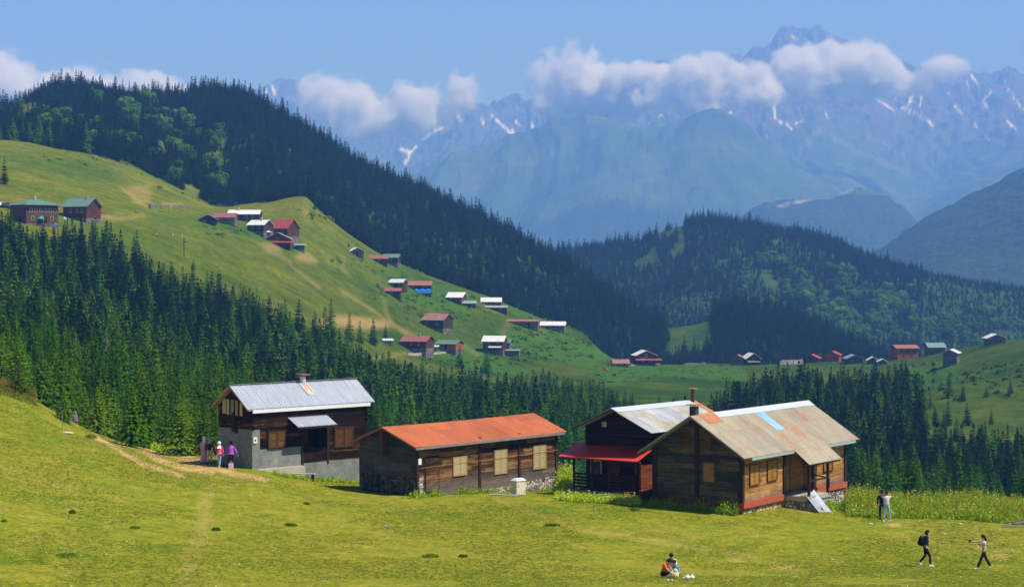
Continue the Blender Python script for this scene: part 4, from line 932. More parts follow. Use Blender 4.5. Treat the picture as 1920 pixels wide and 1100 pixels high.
m = MB(); m.box(5.0, L + .05, -0.06, 0.4, -2.6, -0.55); m.hexa([(9.0, -0.05, -.55), (L + .05, -0.05, -.55), (L + .05, .1, -.55), (9.0, .1, -.55), (9.4, -0.05, -.5), (L + .05, -0.05, -.25), (L + .05, .1, -.25), (9.4, .1, -.5)]); m.box(L - .4, L + .03, .4, W, -2.6, -.5); m.box(0.3, 5.0, .02, .4, -2.0, -.55); m.box(0.3, L - .4, W - .4, W, -2, -.5); m.build('rubble_base', M_STONE, H2); boxes('rubble_corner', M_STONE, H2, (0.05, 0.62, -0.035, 0.0, -0.6, 0.72))
for x in (0.0, 5.9, 9.86, L - .2):
    m = MB(); m.box(x, x + .2, -0.08, 0.02, -0.62, h - .02); m.build('wall_post', M_DARKWOOD, H2)
m = MB(); m.box(0.78, 2.12, -0.05, 0.0, -0.3, 1.95); df = m.build('door', M_DARKWOOD, H2)
m = MB()
for k in range(5): m.box(0.88 + k * .23, 0.88 + k * .23 + .215, -0.075 - .006 * (k % 2), -0.05, -0.2, 1.78)
m.build('door_leaf', M_LOGC, df); m = MB(); m.ball((1.9, -0.1, .8), 0.04, 6, 4); m.build('handle', M_RUSTP, df)
for a, b, z0, z1 in ((3.48, 4.66, .60, 1.62), (7.50, 8.63, .38, 1.78), (11.46, 12.68, .38, 1.80)): shutters(H2, 'window', 'x', a, b, z0, z1, -0.02, M_CREAM, M_CREAMF, 2, True, 0.08)
m = MB(); m.box(0.14, 0.42, -0.10, -0.02, 1.5, 1.86); m.build('meter_box', M_WHITEP, H2)
m = MB(); m.beam((0.4, -0.12, 1.28), (L, -0.12, 1.42), 0.018, 0.018); m.build('cable', M_TIMBER, H2)
m = MB(); m.box(-.5, -.1, 2.3, 2.55, 1.9, 3.45); m.box(-.55, -.05, 2.15, 2.8, 1.9, 2.0); m.build('gable_post', M_RUSTP, H2)
m = MB(); m.beam((-.35, 3.7, -.5), (-.1, 3.5, 1.35), .12, .08); m.build('leaning_plank', M_LOGCG, H2)
m = MB(); m.tube([(-.3, 1.85, -.35), (-.3, 1.85, .5), (-.3, .8, .5), (-.3, .8, .95)], .02, 5); m.build('pipe', M_GREYWOOD, H2)
sl_ = r / (W / 2); m = MB()
slope(m, -g, L + g, -e, h - e * sl_, W / 2, h + r, 0, 0, 0.03, 0.05, 1, 3); slope(m, -g, L + g, W + e, h - e * sl_, W / 2, h + r, 0, 0, 0.03, 0.05, 2, 3)
rf = m.build('roof', M_RC, H2)
m = MB(); m.beam((-g + .1, -e + .02, h - e * sl_ - .12), (L + g - .2, -e + .02, h - e * sl_ - .12), 0.05, 0.15); m.build('fascia', M_GREYWOOD, rf)
m = MB()
for s_ in (-1, 1):
    y0 = W / 2 + s_ * (W / 2 + e); m.beam((-g + .04, y0, h - e * sl_ - .08), (-g + .04, W / 2, h + r - .07), 0.06, 0.1)
m.build('bargeboard', M_TERRA, rf)
m = MB()
for i in range(0, 20):
    x = i * L / 19
    m.beam((x, -e + .06, h - e * sl_ - .16), (x, W / 2, h + r - .16), 0.09, 0.09)
m.build('rafters', M_DARKWOOD, rf)
# ================================================================= big right house with the beige rusty roof
O, yaw, L, W, h, r, e, g = (13.3149, 115.0, -13.9548), 0.5993, 13.935, 5.9618, 3.3663, 1.9184, 0.573, 0.8817
loc_, rz = world_of(O, yaw)
H3 = empty('log_house', loc_, rz, 'golden plank house with beige rust-streaked roof and blue skylight strip', 'house')
m = MB(); logs(m, 'x', 0.15, 5.3, 0.36, h, 0.0, 0.2, 0.26, 21); logs(m, 'x', 9.2, L, 0.36, h, 0.0, 0.2, 0.26, 22); logs(m, 'x', 5.3, 9.2, 0.3, h, 0.55, 0.7, 0.26, 23, 0.0); m.box(5.3, 5.45, 0.2, 0.7, .3, h); m.box(9.05, 9.2, .2, .7, .3, h)
logs(m, 'y', 0.0, W, .3, h + r - .1, L - .2, L, .3, 24, 0, gable_top(W, h - .09, r)); logs(m, 'x', 0, L, .3, h, W - .2, W, .3, 25)
m.build('plank_wall', M_LOGD, H3)
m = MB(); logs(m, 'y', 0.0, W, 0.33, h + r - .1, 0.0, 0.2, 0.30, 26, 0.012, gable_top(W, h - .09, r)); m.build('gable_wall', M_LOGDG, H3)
boxes('wall_post', M_DARKWOOD, H3, (-.10, 0, W / 2 - .14, W / 2 + .12, .33, h + r - .5), (-.08, .02, 5.7, W + .02, .33, h - .1), (-.08, 0.15, -.06, .16, .33, h - .05), (5.12, 5.36, -.10, 0.0, .3, h - .1), (9.1, 9.3, -.06, 0, .35, 2.4), (L - .22, L + .02, -.09, 0.0, .35, h - .1))
boxes('wall_beam', M_DARKWOOD, H3, (-.06, 0, .17, 5.69, 2.82, 2.92))
boxes('gable_sill_beam', M_MAROON, H3, (-.08, .2, .22, W, .02, .32))  # red beam done in maroon; shade of the gable side put into its colour
boxes('red_sill_beam', M_REDBEAM, H3, (0.0, 5.3, -.10, .22, 0, .35), (9.2, L - .18, -.10, .22, -.02, .34), (L - .18, L + .06, -.12, .1, -2.4, .34))
m = MB(); m.box(8.55, L - .2, .0, .4, -2.4, -.03); m.box(.12, .5, .4, W, -1.5, 0.0); m.box(L - .4, L - .02, .4, W, -3, .0); m.box(.5, L - .4, W - .4, W, -3, 0); m.build('stone_base', M_STONE, H3)
m = MB(); m.box(.15, 6.8, .06, .4, -1.7, .0); m.build('ochre_stone_base', M_STONE2, H3)
m = MB(); m.box(5.4, 8.6, -1.45, .55, -.02, .24); m.build('porch_floor', M_CONC, H3)
m = MB(); m.box(5.4, 8.6, -1.42, .0, -2.2, -.022); m.build('porch_wall', M_STONE, H3)
st_ = MB()
for k in range(5): st_.box(5.55 - .0, 6.98, -1.45 - .28 * k, -1.17 - .28 * k if k else -1.1, -1.7, .02 - .19 * k)
st_.build('steps', M_CONC, H3)
m = MB(); m.box(5.9, 7.0, .49, .55, .26, 2.5); dd = m.build('door', M_HONEY, H3); m = MB(); m.ball((6.85, .46, 1.3), .04, 6, 4); m.build('handle', M_GREYWOOD, dd)
m = MB(); m.box(7.15, 8.6, .49, .55, .26, 2.7); m.build('panel_door', M_HONEY, H3)
shutters(H3, 'window', 'x', 0.85, 1.95, 1.28, 2.4, -0.03, M_HONEY, M_SHUT_A, 2, False, .06); shutters(H3, 'window', 'x', 3.08, 4.25, 1.32, 2.48, -0.03, M_HONEY, M_SHUT_A, 2, False, .06)
shutters(H3, 'window', 'x', 10.7, 11.9, 1.25, 2.15, -0.03, M_HONEY, M_SHUT_A, 2, False, .07)
shutters(H3, 'gable_window', 'y', 1.82, 2.55, 1.42, 2.5, -0.03, M_HONEY, M_SHUT_A, 1, False, .07); shutters(H3, 'gable_window', 'y', 2.05, 2.62, 3.3, 4.2, -0.03, M_SHUT_A, M_SHUT_A, 1, False, .05); shutters(H3, 'gable_window', 'y', 3.48, 3.98, 3.4, 4.22, -0.03, M_SHUT_A, M_SHUT_A, 1, False, .05)
sl_ = r / (W / 2); m = MB()
slope(m, -g, L + g, -e, h - e * sl_, W / 2, h + r, 0.098, 0.006, 0.03, 0, 3, 1); slope(m, -g, L + g, W + e, h - e * sl_, W / 2, h + r, 0.098, 0.006, 0.03, 0, 4, 1)
rf = m.build('roof', M_RD, H3)
m = MB(); slope(m, 1.9, L + g, W / 2 - .42, h + r - .42 * sl_ + .035, W / 2, h + r + .045, 0, 0, .02); slope(m, 1.9, L + g, W / 2 + .35, h + r - .35 * sl_ + .035, W / 2, h + r + .045, 0, 0, .02); m.build('ridge_cap', M_RIDGE, rf)
m = MB(); slope(m, .15, 1.9, W / 2 - .75, h + r - .75 * sl_ + .03, W / 2 + .05, h + r + .03, 0, 0, .01); m.build('rusty_ridge_patch', M_RUSTS, rf)
m = MB(); slope(m, 6.50, 7.52, 1.02, h + 1.02 * sl_ + .02, 2.62, h + 2.62 * sl_ + .02, .2, .012, .012); m.build('skylight', M_SKYL, rf)
m = MB(); m.box(.1, L + .3, -e - .01, -e + .03, h - e * sl_ - .2, h - e * sl_ - .04); m.build('fascia', M_ASPH, rf)
m = MB()
for i in range(0, 12): m.beam((.5 + i * 1.15, -e + .05, h - e * sl_ - .11), (.5 + i * 1.15, W / 2, h + r - .12), .12, .12)
m.build('rafters', M_DARKWOOD, rf)
m = MB()
for s_ in (-1, 1): m.beam((-g + .04, W / 2 + s_ * (W / 2 + e), h - e * sl_ - .07), (-g + .04, W / 2, h + r - .06), 0.06, 0.09)
m.build('bargeboard', M_GREYWOOD, rf)
m = MB(); m.box(.45, .85, 3.35, 3.75, 4.9, 5.72); c_ = m.build('chimney', M_BRICK, rf); m = MB(); m.box(.3, 1.0, 3.2, 3.9, 5.80, 5.85)
for xx, yy in ((.48, 3.38), (.82, 3.38), (.48, 3.72), (.82, 3.72)): m.box(xx - .02, xx + .02, yy - .02, yy + .02, 5.72, 5.8)
m.build('chimney_cap', M_RUSTS, c_)
m = MB(); slope(m, 5.55, 10.1, -1.55, 2.18, -e + .02, h - e * sl_ + .0, .098, .006, .03); cn = m.build('porch_canopy', M_RD, H3)
m = MB(); m.box(5.7, 10.0, -1.5, -1.4, 2.04, 2.14); m.build('canopy_frame', M_DARKWOOD, cn)
for x in (5.85, 8.45):
    m = MB(); m.box(x - .07, x + .07, -1.45, -1.31, .1, 2.06); m.build('porch_post', M_DARKWOOD, H3)
m = MB(); m.box(5.92, 8.4, -1.42, -1.34, 1.1, 1.19); m.beam((8.4, -1.38, 1.15), (9.3, -.1, 1.15), .07, .07); m.box(8.4, 8.5, -1.5, -1.3, .6, 1.1); m.build('porch_railing', M_DARKWOOD, H3)
# loose sheet of metal leaning on the steps
def house_pt(Hh, x, y, z): return Hh.matrix_basis @ Vector((x, y, z))
m = MB(); n_ = 10; vs = []; fs = []
for lay in (0, 1):
    for j in range(9):
        for i in range(n_ + 1):
            u = i / n_; v_ = j / 8; x = 4.75 + 1.5 * u + .75 * v_ ; y = -3.25 + 2.1 * v_; z = -1.32 + 1.66 * v_ + .20 * (2 * u - 1) ** 2 - .08 * math.sin(v_ * 3.1) - lay * .015
            vs.append((x, y, z))
S_ = 9 * (n_ + 1)
hole = {(3, 5), (3, 6), (4, 5), (4, 6)}
for j in range(8):
    for i in range(n_):
        if (j, i) in hole: continue
        a = j * (n_ + 1) + i; fs += [(a, a + 1, a + n_ + 2, a + n_ + 1), (a + S_, a + n_ + 1 + S_, a + n_ + 2 + S_, a + 1 + S_)]
for j in range(8):
    a = j * (n_ + 1); fs.append((a, a + n_ + 1, a + n_ + 1 + S_, a + S_)); a += n_; fs.append((a + n_ + 1, a, a + S_, a + n_ + 1 + S_))
for i in range(n_): fs.append((i + 1, i, i + S_, i + 1 + S_)); a = 8 * (n_ + 1) + i; fs.append((a, a + 1, a + 1 + S_, a + S_))
m.raw(vs, fs); sh = m.build('metal_sheet', plain('galvanised_sheet', (0.32, 0.36, 0.43), 0.45, 0.12, 3, 0.2)); sh.location = loc_; sh.rotation_euler = (0, 0, rz)
tag(sh, 'curled pale grey metal sheet with a hole leaning on the stone steps', 'metal sheet')
# ================================================================= dark house with the red porch roof
O, yaw, L, W, h, r, e, g = (8.8256, 123.0, -14.8931), 0.65, 7.7059, 5.1897, 4.9131, 1.1737, 0.4147, 1.0359
loc_, rz = world_of(O, yaw)
H4 = empty('log_house', loc_, rz, 'dark two-storey wooden house with pale sheet roof and bright red porch roof', 'house')
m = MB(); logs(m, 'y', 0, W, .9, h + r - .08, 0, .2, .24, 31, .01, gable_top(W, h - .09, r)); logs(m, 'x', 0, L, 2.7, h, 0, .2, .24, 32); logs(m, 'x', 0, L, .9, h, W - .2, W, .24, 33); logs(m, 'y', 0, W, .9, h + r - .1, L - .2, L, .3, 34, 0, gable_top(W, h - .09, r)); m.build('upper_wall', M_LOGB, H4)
m = MB(); logs(m, 'x', -1.55, L, -.3, 2.72, 0, .15, .2, 35); m.box(-1.6, -1.42, -.05, .12, -.3, 2.8); m.build('maroon_wall', M_MAROON, H4)
m = MB(); m.box(-1.62, L, -.06, .1, 1.16, 1.26); m.build('trim', plain('faded_maroon', (.22, .09, .07), .8, .3), H4)
m = MB(); m.box(-1.5, .2, .15, 5.2, .8, .95); m.build('porch_floor', M_MAROON, H4)
m = MB(); m.box(-1.55, -1.2, .15, 5.25, -1.2, .95); m.box(-1.2, L, W - .2, W, -1.5, .9); m.box(-1.2, L, .15, .3, -1.5, 0); m.build('stone_base', M_PLASTER, H4)
boxes('porch_post', M_DARKWOOD, H4, *[(-1.5, -1.38, y - .06, y + .06, .95, 3.0) for y in (5.1, 3.7, 2.4, .5)])
m = MB()
for z in (1.1, 1.3, 1.5, 1.7, 1.9): m.box(-1.48, -1.42, .5, 5.1, z, z + .13)
m.build('porch_railing', M_LOGB, H4)
m = MB(); m.box(-.06, 0, 2.6, 3.5, .95, 2.9); dd = m.build('door', M_MAROON, H4); m = MB(); m.ball((-.1, 2.75, 1.9), .04, 6, 4); m.build('handle', M_RIDGE, dd)
m = MB(); m.box(-.04, 0, 4.0, 4.8, 1.8, 2.7); wn4 = m.build('window', M_WHITEP, H4); m = MB(); m.box(-.055, -.04, 4.06, 4.74, 1.86, 2.64); m.build('pane', M_GLASS, wn4)
m = MB(); m.box(-.05, 0, 3.62, 3.93, 4.84, 5.14); wn4 = m.build('gable_window', M_WHITEP, H4); m = MB(); m.box(-.06, -.05, 3.80, 3.91, 4.86, 5.12); m.box(-.06, -.05, 3.65, 3.76, 4.86, 5.12); m.build('pane', M_PALE, wn4)
m = MB(); m.box(-.9, -.3, .5, 2.3, 3.72, 3.86); m.build('boxes_on_porch_roof', M_DARKWOOD, H4)
sl_ = r / (W / 2); m = MB()
slope(m, -g, L + g, -e, h - e * sl_, W / 2, h + r, .19, .009, .025, 0, 5, 1); slope(m, -g, L + g, W + e, h - e * sl_, W / 2, h + r, .19, .009, .025, 0, 6, 1); rf = m.build('roof', M_RB, H4)
m = MB(); slope(m, -g, L + g - .6, W / 2 - .5, h + r - .5 * sl_ + .04, W / 2, h + r + .05, 0, 0, .02); slope(m, -g, L + g - .6, W / 2 + .4, h + r - .4 * sl_ + .04, W / 2, h + r + .05, 0, 0, .02); m.build('ridge_cap', M_RIDGE, rf)
m = MB(); slope(m, L + g - .55, L + g + .01, -e, h - e * sl_ + .02, W / 2, h + r + .02, 0, 0, .01); m.build('rusty_edge', M_RUSTS, rf)
m = MB()
for s_ in (-1, 1): m.beam((-g + .03, W / 2 + s_ * (W / 2 + e), h - e * sl_ - .06), (-g + .03, W / 2, h + r - .05), 0.05, 0.09)
m.build('bargeboard', M_DARKWOOD, rf)
m = MB(); m.tube([(L + .45, 2.35, 5.6), (L + .45, 2.35, 6.80)], .12, 10); c_ = m.build('chimney', M_RUSTP, rf); m = MB(); m.box(L + .2, L + .7, 2.1, 2.6, 6.88, 6.92); m.box(L + .4, L + .5, 2.3, 2.4, 6.78, 6.9); m.build('chimney_cap', M_RUSTS, c_)
m = MB(); slope(m, 0.1, 6.1, -1.75, 0, 0.25, .72, .165, .016, .02)
pr = m.build('porch_roof', M_RED, H4); pr.rotation_euler = (0, 0, -math.pi / 2); pr.location = (0, 6.2, 3.0)
m = MB(); m.box(-1.6, -1.5, .05, 6.0, 2.88, 2.98); m.build('porch_beam', M_MAROON, H4)
# ---------------------------------------------------------------- hamlets on the slopes
def far_roof_mat(name, c, c2=None, rust=None, lo=.55, hi=.68): return roof_mat(name, c, c2 or tuple(x * 1.15 for x in c), rust or tuple(x * .6 for x in c), lo, hi, 0.6, 0, (3, 1, 1))
FR = dict(silver=far_roof_mat('far_silver_roof', (.50, .53, .57)), white=far_roof_mat('far_white_roof', (.62, .62, .62), None, (.5, .45, .4)), red=far_roof_mat('far_red_roof', (.30, .048, .038)), pink=far_roof_mat('far_faded_red_roof', (.25, .090, .080)),
          green=far_roof_mat('far_green_roof', (.10, .19, .15)), rust=far_roof_mat('far_rust_roof', (.28, .15, .11), (.34, .24, .20), (.24, .06, .035), .45, .6), grey=far_roof_mat('far_grey_roof', (.26, .30, .31)), brown=far_roof_mat('far_brown_roof', (.30, .12, .075)), teal=far_roof_mat('far_teal_roof', (.15, .26, .25)))
def fw(name, a, b): return log_mat(name, [(.3, a), (.7, b)], .3)
FW = dict(dark=fw('far_dark_logs', (.022, .015, .012), (.085, .055, .040)), brown=fw('far_brown_boards', (.055, .028, .018), (.16, .085, .05)), grey=fw('far_grey_boards', (.07, .065, .062), (.20, .18, .17)), maroon=fw('far_maroon_boards', (.040, .016, .012), (.13, .050, .034)), orange=fw('far_orange_boards', (.25, .06, .025), (.42, .12, .05)))
def hut(px, py, wpx, hpx, rpx, ang, depth, roof, wall, label, name='mountain_hut', cat='hut', base=0, gable=False, wins=(), door=None, porch=None, hip=False, ov=.45, chim=None, dmin=440, dmax=990, pane=None, flat=False, posts=0):
    """px, py: photo point under the middle of the front wall; wpx, hpx, rpx: width, wall height, roof rise in photo pixels; ang: turn in degrees"""
    P = hit(px, py, dmin, dmax); k = P.y / F; Wd = wpx * k; h = hpx * k; r = max(.25, rpx * k); dp = depth
    root = empty(name, (P.x, P.y + .1, P.z), R(ang) - math.atan2(P.x, P.y) * 0.6, label, cat, 'wooden huts of the hamlet')
    # local frame: front wall at y = 0 facing -y, from x = -Wd/2 to Wd/2, ridge along x (or along y when gable)
    x0, x1 = -Wd / 2, Wd / 2
    m = MB()
    if base: m.box(x0 - .02, x1 + .02, -.04, dp + .02, -3.5, base * k); m.build('stone_base', M_STONEF, root); m = MB()
    zb = base * k if base else -3.0
    zt = h
    if not posts: m.box(x0, x1, 0, dp, zb, zt)
    else: m.box(x0, x1, 0, dp, zb + h * .38, zt)
    if not hip and not flat:
        if gable: m.raw([(x0, 0, zt), (x1, 0, zt), (0, 0, zt + r), (x0, dp, zt), (x1, dp, zt), (0, dp, zt + r)], [(0, 1, 2), (4, 3, 5), (0, 2, 5, 3), (1, 4, 5, 2)])
        else: m.raw([(x0, 0, zt), (x0, dp, zt), (x0, dp / 2, zt + r), (x1, 0, zt), (x1, dp, zt), (x1, dp / 2, zt + r)], [(1, 0, 2), (3, 4, 5), (0, 3, 5, 2), (4, 1, 2, 5)])
    wl_ = m.build('wall', FW[wall] if isinstance(wall, str) else wall, root)
    m = MB(); sl = r / (Wd / 2 if gable else dp / 2)
    if hip:
        a = [(x0 - ov, -ov, zt), (x1 + ov, -ov, zt), (x1 + ov, dp + ov, zt), (x0 - ov, dp + ov, zt), (x0 + Wd * .35, dp / 2, zt + r), (x1 - Wd * .35, dp / 2, zt + r)]
        b = [(p[0], p[1], p[2] - .15) for p in a[:4]]
        m.raw(a + b, [(0, 1, 5, 4), (1, 2, 5), (2, 3, 4, 5), (3, 0, 4), (1, 0, 6, 7), (2, 1, 7, 8), (3, 2, 8, 9), (0, 3, 9, 6), (6, 9, 8, 7)])
    elif flat: slope(m, x0 - ov, x1 + ov, -ov, zt + .05, dp + ov, zt + r, .9, .03, .1)
    elif gable:
        for s_ in (-1, 1):
            q = MB(); slope(q, -ov, dp + ov, -s_ * (Wd / 2 + ov), zt - ov * sl + .05, 0, zt + r + .05, .8, .03, .1)
            m.raw([(s_ * 0 - y, x, z) for x, y, z in q.v], q.f)
    else:
        slope(m, x0 - ov, x1 + ov, -ov, zt - ov * sl + .05, dp / 2, zt + r + .05, .8, .03, .1); slope(m, x0 - ov, x1 + ov, dp + ov, zt - ov * sl + .05, dp / 2, zt + r + .05, .8, .03, .1)
    rf = m.build('roof', FR[roof] if isinstance(roof, str) else roof, root)
    if chim:
        m = MB(); cx = x0 + Wd * chim; cyy = dp * .45; m.box(cx - .3, cx + .3, cyy - .3, cyy + .3, zt + r * .7, zt + r + 1.0); m.build('chimney', M_CONC, rf)
    wd = max(.7, 4 * k)
    if not wins and not posts: wins = [(.22, .55), (.72, .55)]
    for (u, v) in wins:      # fractions of the front wall
        x = x0 + u * Wd; z = zb * (base > 0) + (h - max(zb, 0)) * v
        m = MB(); m.box(x - wd / 2 - .12, x + wd / 2 + .12, -.08, 0, z - .62, z + .62); w0 = m.build('window', pane or M_PALE, root)
        m = MB(); m.box(x - wd / 2, x + wd / 2, -.10, -.08, z - .5, z + .5); m.build('pane', M_GLASS, w0)
    if door is not None:
        x = x0 + door * Wd; zd = max(zb, 0); m = MB(); m.box(x - .5, x + .5, -.09, 0, zd, zd + 2.0); d0 = m.build('door', M_DARKWOOD, root)
        m = MB(); m.ball((x + .35, -.12, zd + 1), .06, 5, 4); m.build('handle', M_GREYWOOD, d0)
    if porch:      # (u0, u1, height fraction, roof, out, posts)
        u0, u1, hf, pr_, out, np_ = porch; a, b = x0 + u0 * Wd, x0 + u1 * Wd
        m = MB(); slope(m, a, b, -out, h * hf - .5, .0, h * hf + .1, .8, .03, .08); q = m.build('porch_roof', FR[pr_], root)
        for i in range(np_): xx = a + .2 + (b - a - .4) * i / max(1, np_ - 1); boxes('porch_post', M_DARKWOOD, root, (xx - .1, xx + .1, -out + .15, -out + .35, -2.5, h * hf - .5))
    if posts:
        for i in range(posts): xx = x0 + .15 + (Wd - .3) * i / (posts - 1); boxes('post', M_DARKWOOD, root, (xx - .12, xx + .12, 0.02, .26, -3, zb + h * .38))
        boxes('rear_wall', M_DARKWOOD, root, (x0 + .3, x1 - .3, 1.2, dp, -3, zb + h * .38))
    return root
hut(79, 424, 66, 40, 11, 33, 10, 'green', FW['brown'], 'tall brown guest house with green hipped roof at the far left', 'guest_house', 'house', base=5, hip=True, ov=.9, wins=[(.15, .7), (.3, .7), (.45, .7), (.6, .7), (.75, .7), (.9, .7), (.2, .28), (.5, .28), (.8, .28)], door=.6, chim=.5, dmin=520, dmax=640)
hut(140, 412, 48, 26, 15, -22, 10, 'green', 'maroon', 'brown house with green gabled roof right of the tall guest house', 'guest_house', 'house', base=3, ov=.6, wins=[(.3, .6), (.6, .6), (.8, .6)], chim=.75, dmin=540, dmax=700)
hut(390, 420, 28, 11, 7, 0, 9, 'grey', 'dark', 'low dark barn with wide gable front, leftmost of the upper hamlet', gable=True, door=.6, wins=[(.25, .4)], ov=.8)
hut(420, 420, 40, 13, 8, -5, 8, 'pink', 'grey', 'hut with faded red roof beside the low dark barn', wins=[(.3, .5), (.7, .5)], dmin=500)
hut(456, 415, 58, 14, 8, -6, 9, 'white', 'dark', 'long hut with bright white roof above the faded red one', base=2, wins=[(.3, .5), (.6, .5), (.8, .5)], chim=.3)
hut(479, 438, 34, 17, 9, -25, 8, 'white', 'dark', 'hut with pale roof left of the largest red roof', base=4, wins=[(.3, .6), (.7, .6)], chim=.6)
hut(523, 447, 36, 20, 16, -28, 9, 'red', 'maroon', 'tall hut with the largest bright red roof of the upper hamlet', 'mountain_house', 'house', base=4, wins=[(.3, .55), (.7, .55)], ov=.5)
hut(521, 459, 46, 12, 11, -4, 6, 'grey', 'maroon', 'dark gable-fronted house just below the largest red roof', 'mountain_house', 'house', gable=True, porch=(-.1, 1.15, .55, 'red', 2.6, 5), wins=[(.5, .85), (.3, .5)], door=.6, ov=.5)
hut(564, 472, 14, 13, 1.5, 10, 4, 'white', FW['grey'], 'small open kiosk with flat white awning below the red roofs', 'kiosk', 'kiosk', flat=True, ov=.7, posts=3)
hut(670, 482, 24, 12, 6, 12, 7, 'white', 'grey', 'small grey barn with pale gabled roof, alone high on the slope', gable=True, door=.5, ov=.9)
hut(710, 493, 32, 9, 6, 6, 7, 'pink', 'dark', 'hut with faded red roof on the skyline of the alp', ov=.6, wins=[(.5, .5)])
hut(732, 496, 28, 14, 6, -10, 7, 'green', 'dark', 'hut with green-grey roof joined to the faded red roof on the alp skyline', ov=.6, base=3, wins=[(.5, .6)])
hut(742, 541, 26, 12, 6, -16, 7, 'silver', 'dark', 'small dark hut with pale blue-grey roof, upper of a stacked pair', ov=.5, door=.6)
hut(736, 556, 29, 11, 5, -3, 6, 'pink', 'dark', 'small dark hut with faded red roof, lower of a stacked pair', ov=.4, wins=[(.4, .5)])
hut(786, 548, 44, 14, 7, -2, 7, 'brown', 'dark', 'long dark barn with rusty brown roof and blue tarpaulin', ov=.5)
hut(852, 567, 26, 11, 8, -14, 9, 'white', 'brown', 'hut with bright white roof on the slope edge, left of the grey-green one', ov=.9)
hut(880, 575, 24, 7, 4, 4, 6, 'grey', 'dark', 'low hut with grey-green roof between two white roofs', ov=.5)
hut(921, 573, 36, 8, 7, 0, 8, 'white', 'dark', 'dark hut with bright white roof on the right edge of the alp', ov=.5)
hut(930, 583, 40, 7, 3, -3, 5, 'grey', 'dark', 'low lean-to with grey roof in front of the white-roofed hut', ov=.4)
hut(811, 617, 44, 18, 11, -24, 9, 'rust', 'dark', 'big isolated barn with streaky rust-coloured roof in the middle of the alp', 'barn', 'barn', base=1, ov=.5, door=.3)
hut(980, 613, 58, 11, 3, -4, 8, 'brown', 'grey', 'long low barn with reddish roof above the herb-covered slope', ov=.5, wins=[(.3, .5)], door=.7)
hut(1036, 619, 44, 10, 6, -6, 7, 'white', 'grey', 'dilapidated hut with patchy white roof at the end of the herb-covered slope', ov=.6)
hut(728, 646, 18, 8, 3, 10, 5, 'silver', 'grey', 'tiny shed with pale roof left of the red-roofed farmhouse', 'shed', 'shed', ov=.3)
hut(775, 660, 50, 21, 9, -18, 9, 'pink', 'maroon', 'farmhouse with faded red roof on a walled terrace', 'mountain_house', 'house', base=7, wins=[(.4, .65), (.7, .65)], ov=.5, door=.3, chim=.6)
hut(806, 660, 24, 10, 2, -4, 5, 'silver', FW['grey'], 'open canopy with pale roof beside the red-roofed farmhouse', 'canopy', 'canopy', flat=True, posts=4, ov=.8)
hut(836, 660, 40, 16, 6, -24, 7, 'green', 'orange', 'reddish wooden cabin with dull green roof beside the farmhouse', 'mountain_house', 'house', base=5, wins=[(.3, .6), (.7, .6)], ov=.5, door=.5)
hut(924, 664, 38, 25, 9, -10, 9, 'white', 'dark', 'tall dark house with white roof and lower white balcony roof', 'mountain_house', 'house', base=8, porch=(.3, .95, .62, 'silver', 1.6, 3), wins=[(.25, .6), (.75, .85)], ov=.6)
hut(949, 664, 14, 22, 6, -10, 6, 'green', 'grey', 'narrow annex with green roof on the right of the tall white-roofed house', 'annex', 'annex', ov=.3, dmin=500)
hut(956, 668, 34, 11, 1.5, -6, 4, 'grey', FW['grey'], 'low open shelter with flat grey roof below the tall white-roofed house', 'shelter', 'shelter', flat=True, posts=5, ov=.3)
hut(1165, 687, 26, 7, 6, 6, 7, 'rust', 'grey', 'low hut with patchy red and white roof, leftmost of the saddle row', ov=.8, dmax=900)
hut(1212, 685, 36, 20, 8, 12, 8, 'white', 'maroon', 'two-storey house with white gabled roof and red lower roof on the saddle', 'mountain_house', 'house', gable=True, base=4, porch=(-.1, 1.3, .62, 'red', 2.2, 5), wins=[(.5, .9), (.3, .4), (.7, .4)], ov=.8, dmax=900, pane=M_WHITEP)
hut(1382, 684, 24, 13, 6, -8, 7, 'pink', 'grey', 'grey cottage with dull pink gabled roof beside the white-roofed one', gable=True, wins=[(.3, .5)], ov=.6, dmax=900)
hut(1413, 684, 24, 14, 8, 14, 7, 'white', 'dark', 'dark cottage with white gabled roof and green balcony', gable=True, porch=(0, 1, .55, 'green', 1.4, 4), wins=[(.5, .8)], ov=.9, dmax=900)
hut(1521, 679, 26, 9, 6, -12, 7, 'red', 'brown', 'cottage with bright red roof half hidden by the spruces', gable=True, ov=.8, dmax=900)
hut(1560, 675, 26, 13, 6, -12, 7, 'red', 'orange', 'reddish cottage with red gabled roof, second red one from the left', gable=True, ov=.6, dmax=900, wins=[(.5, .5)])
hut(1603, 682, 28, 11, 6, 10, 7, 'teal', 'brown', 'brown cottage with teal gabled roof on the saddle', gable=True, ov=.8, dmax=900, wins=[(.3, .5), (.7, .5)])
hut(1637, 682, 18, 8, 5, 0, 6, 'white', 'dark', 'tiny dark cottage with white gabled roof, left of its twin', gable=True, ov=.6, dmax=900)
hut(1655, 683, 16, 6, 4, 0, 6, 'silver', 'grey', 'tiny grey cottage with pale gabled roof, right of its twin', gable=True, ov=.6, dmax=900)
hut(1702, 672, 40, 20, 5, 14, 9, 'brown', 'orange', 'orange-red two-storey chalet with low reddish roof', 'mountain_house', 'house', wins=[(.2, .7), (.5, .7), (.8, .7), (.3, .25), (.7, .25)], ov=.7, dmax=900, pane=M_HONEY)
hut(1757, 663, 30, 13, 7, 10, 8, 'teal', 'grey', 'grey hut with dull green roof behind the tall narrow hut', ov=.7, dmax=900, base=2)
hut(1781, 686, 26, 25, 6, -14, 8, 'silver', 'grey', 'tall narrow grey hut with light gabled roof on stone piers', gable=True, base=4, ov=.6, dmax=900, wins=[(.5, .8)])
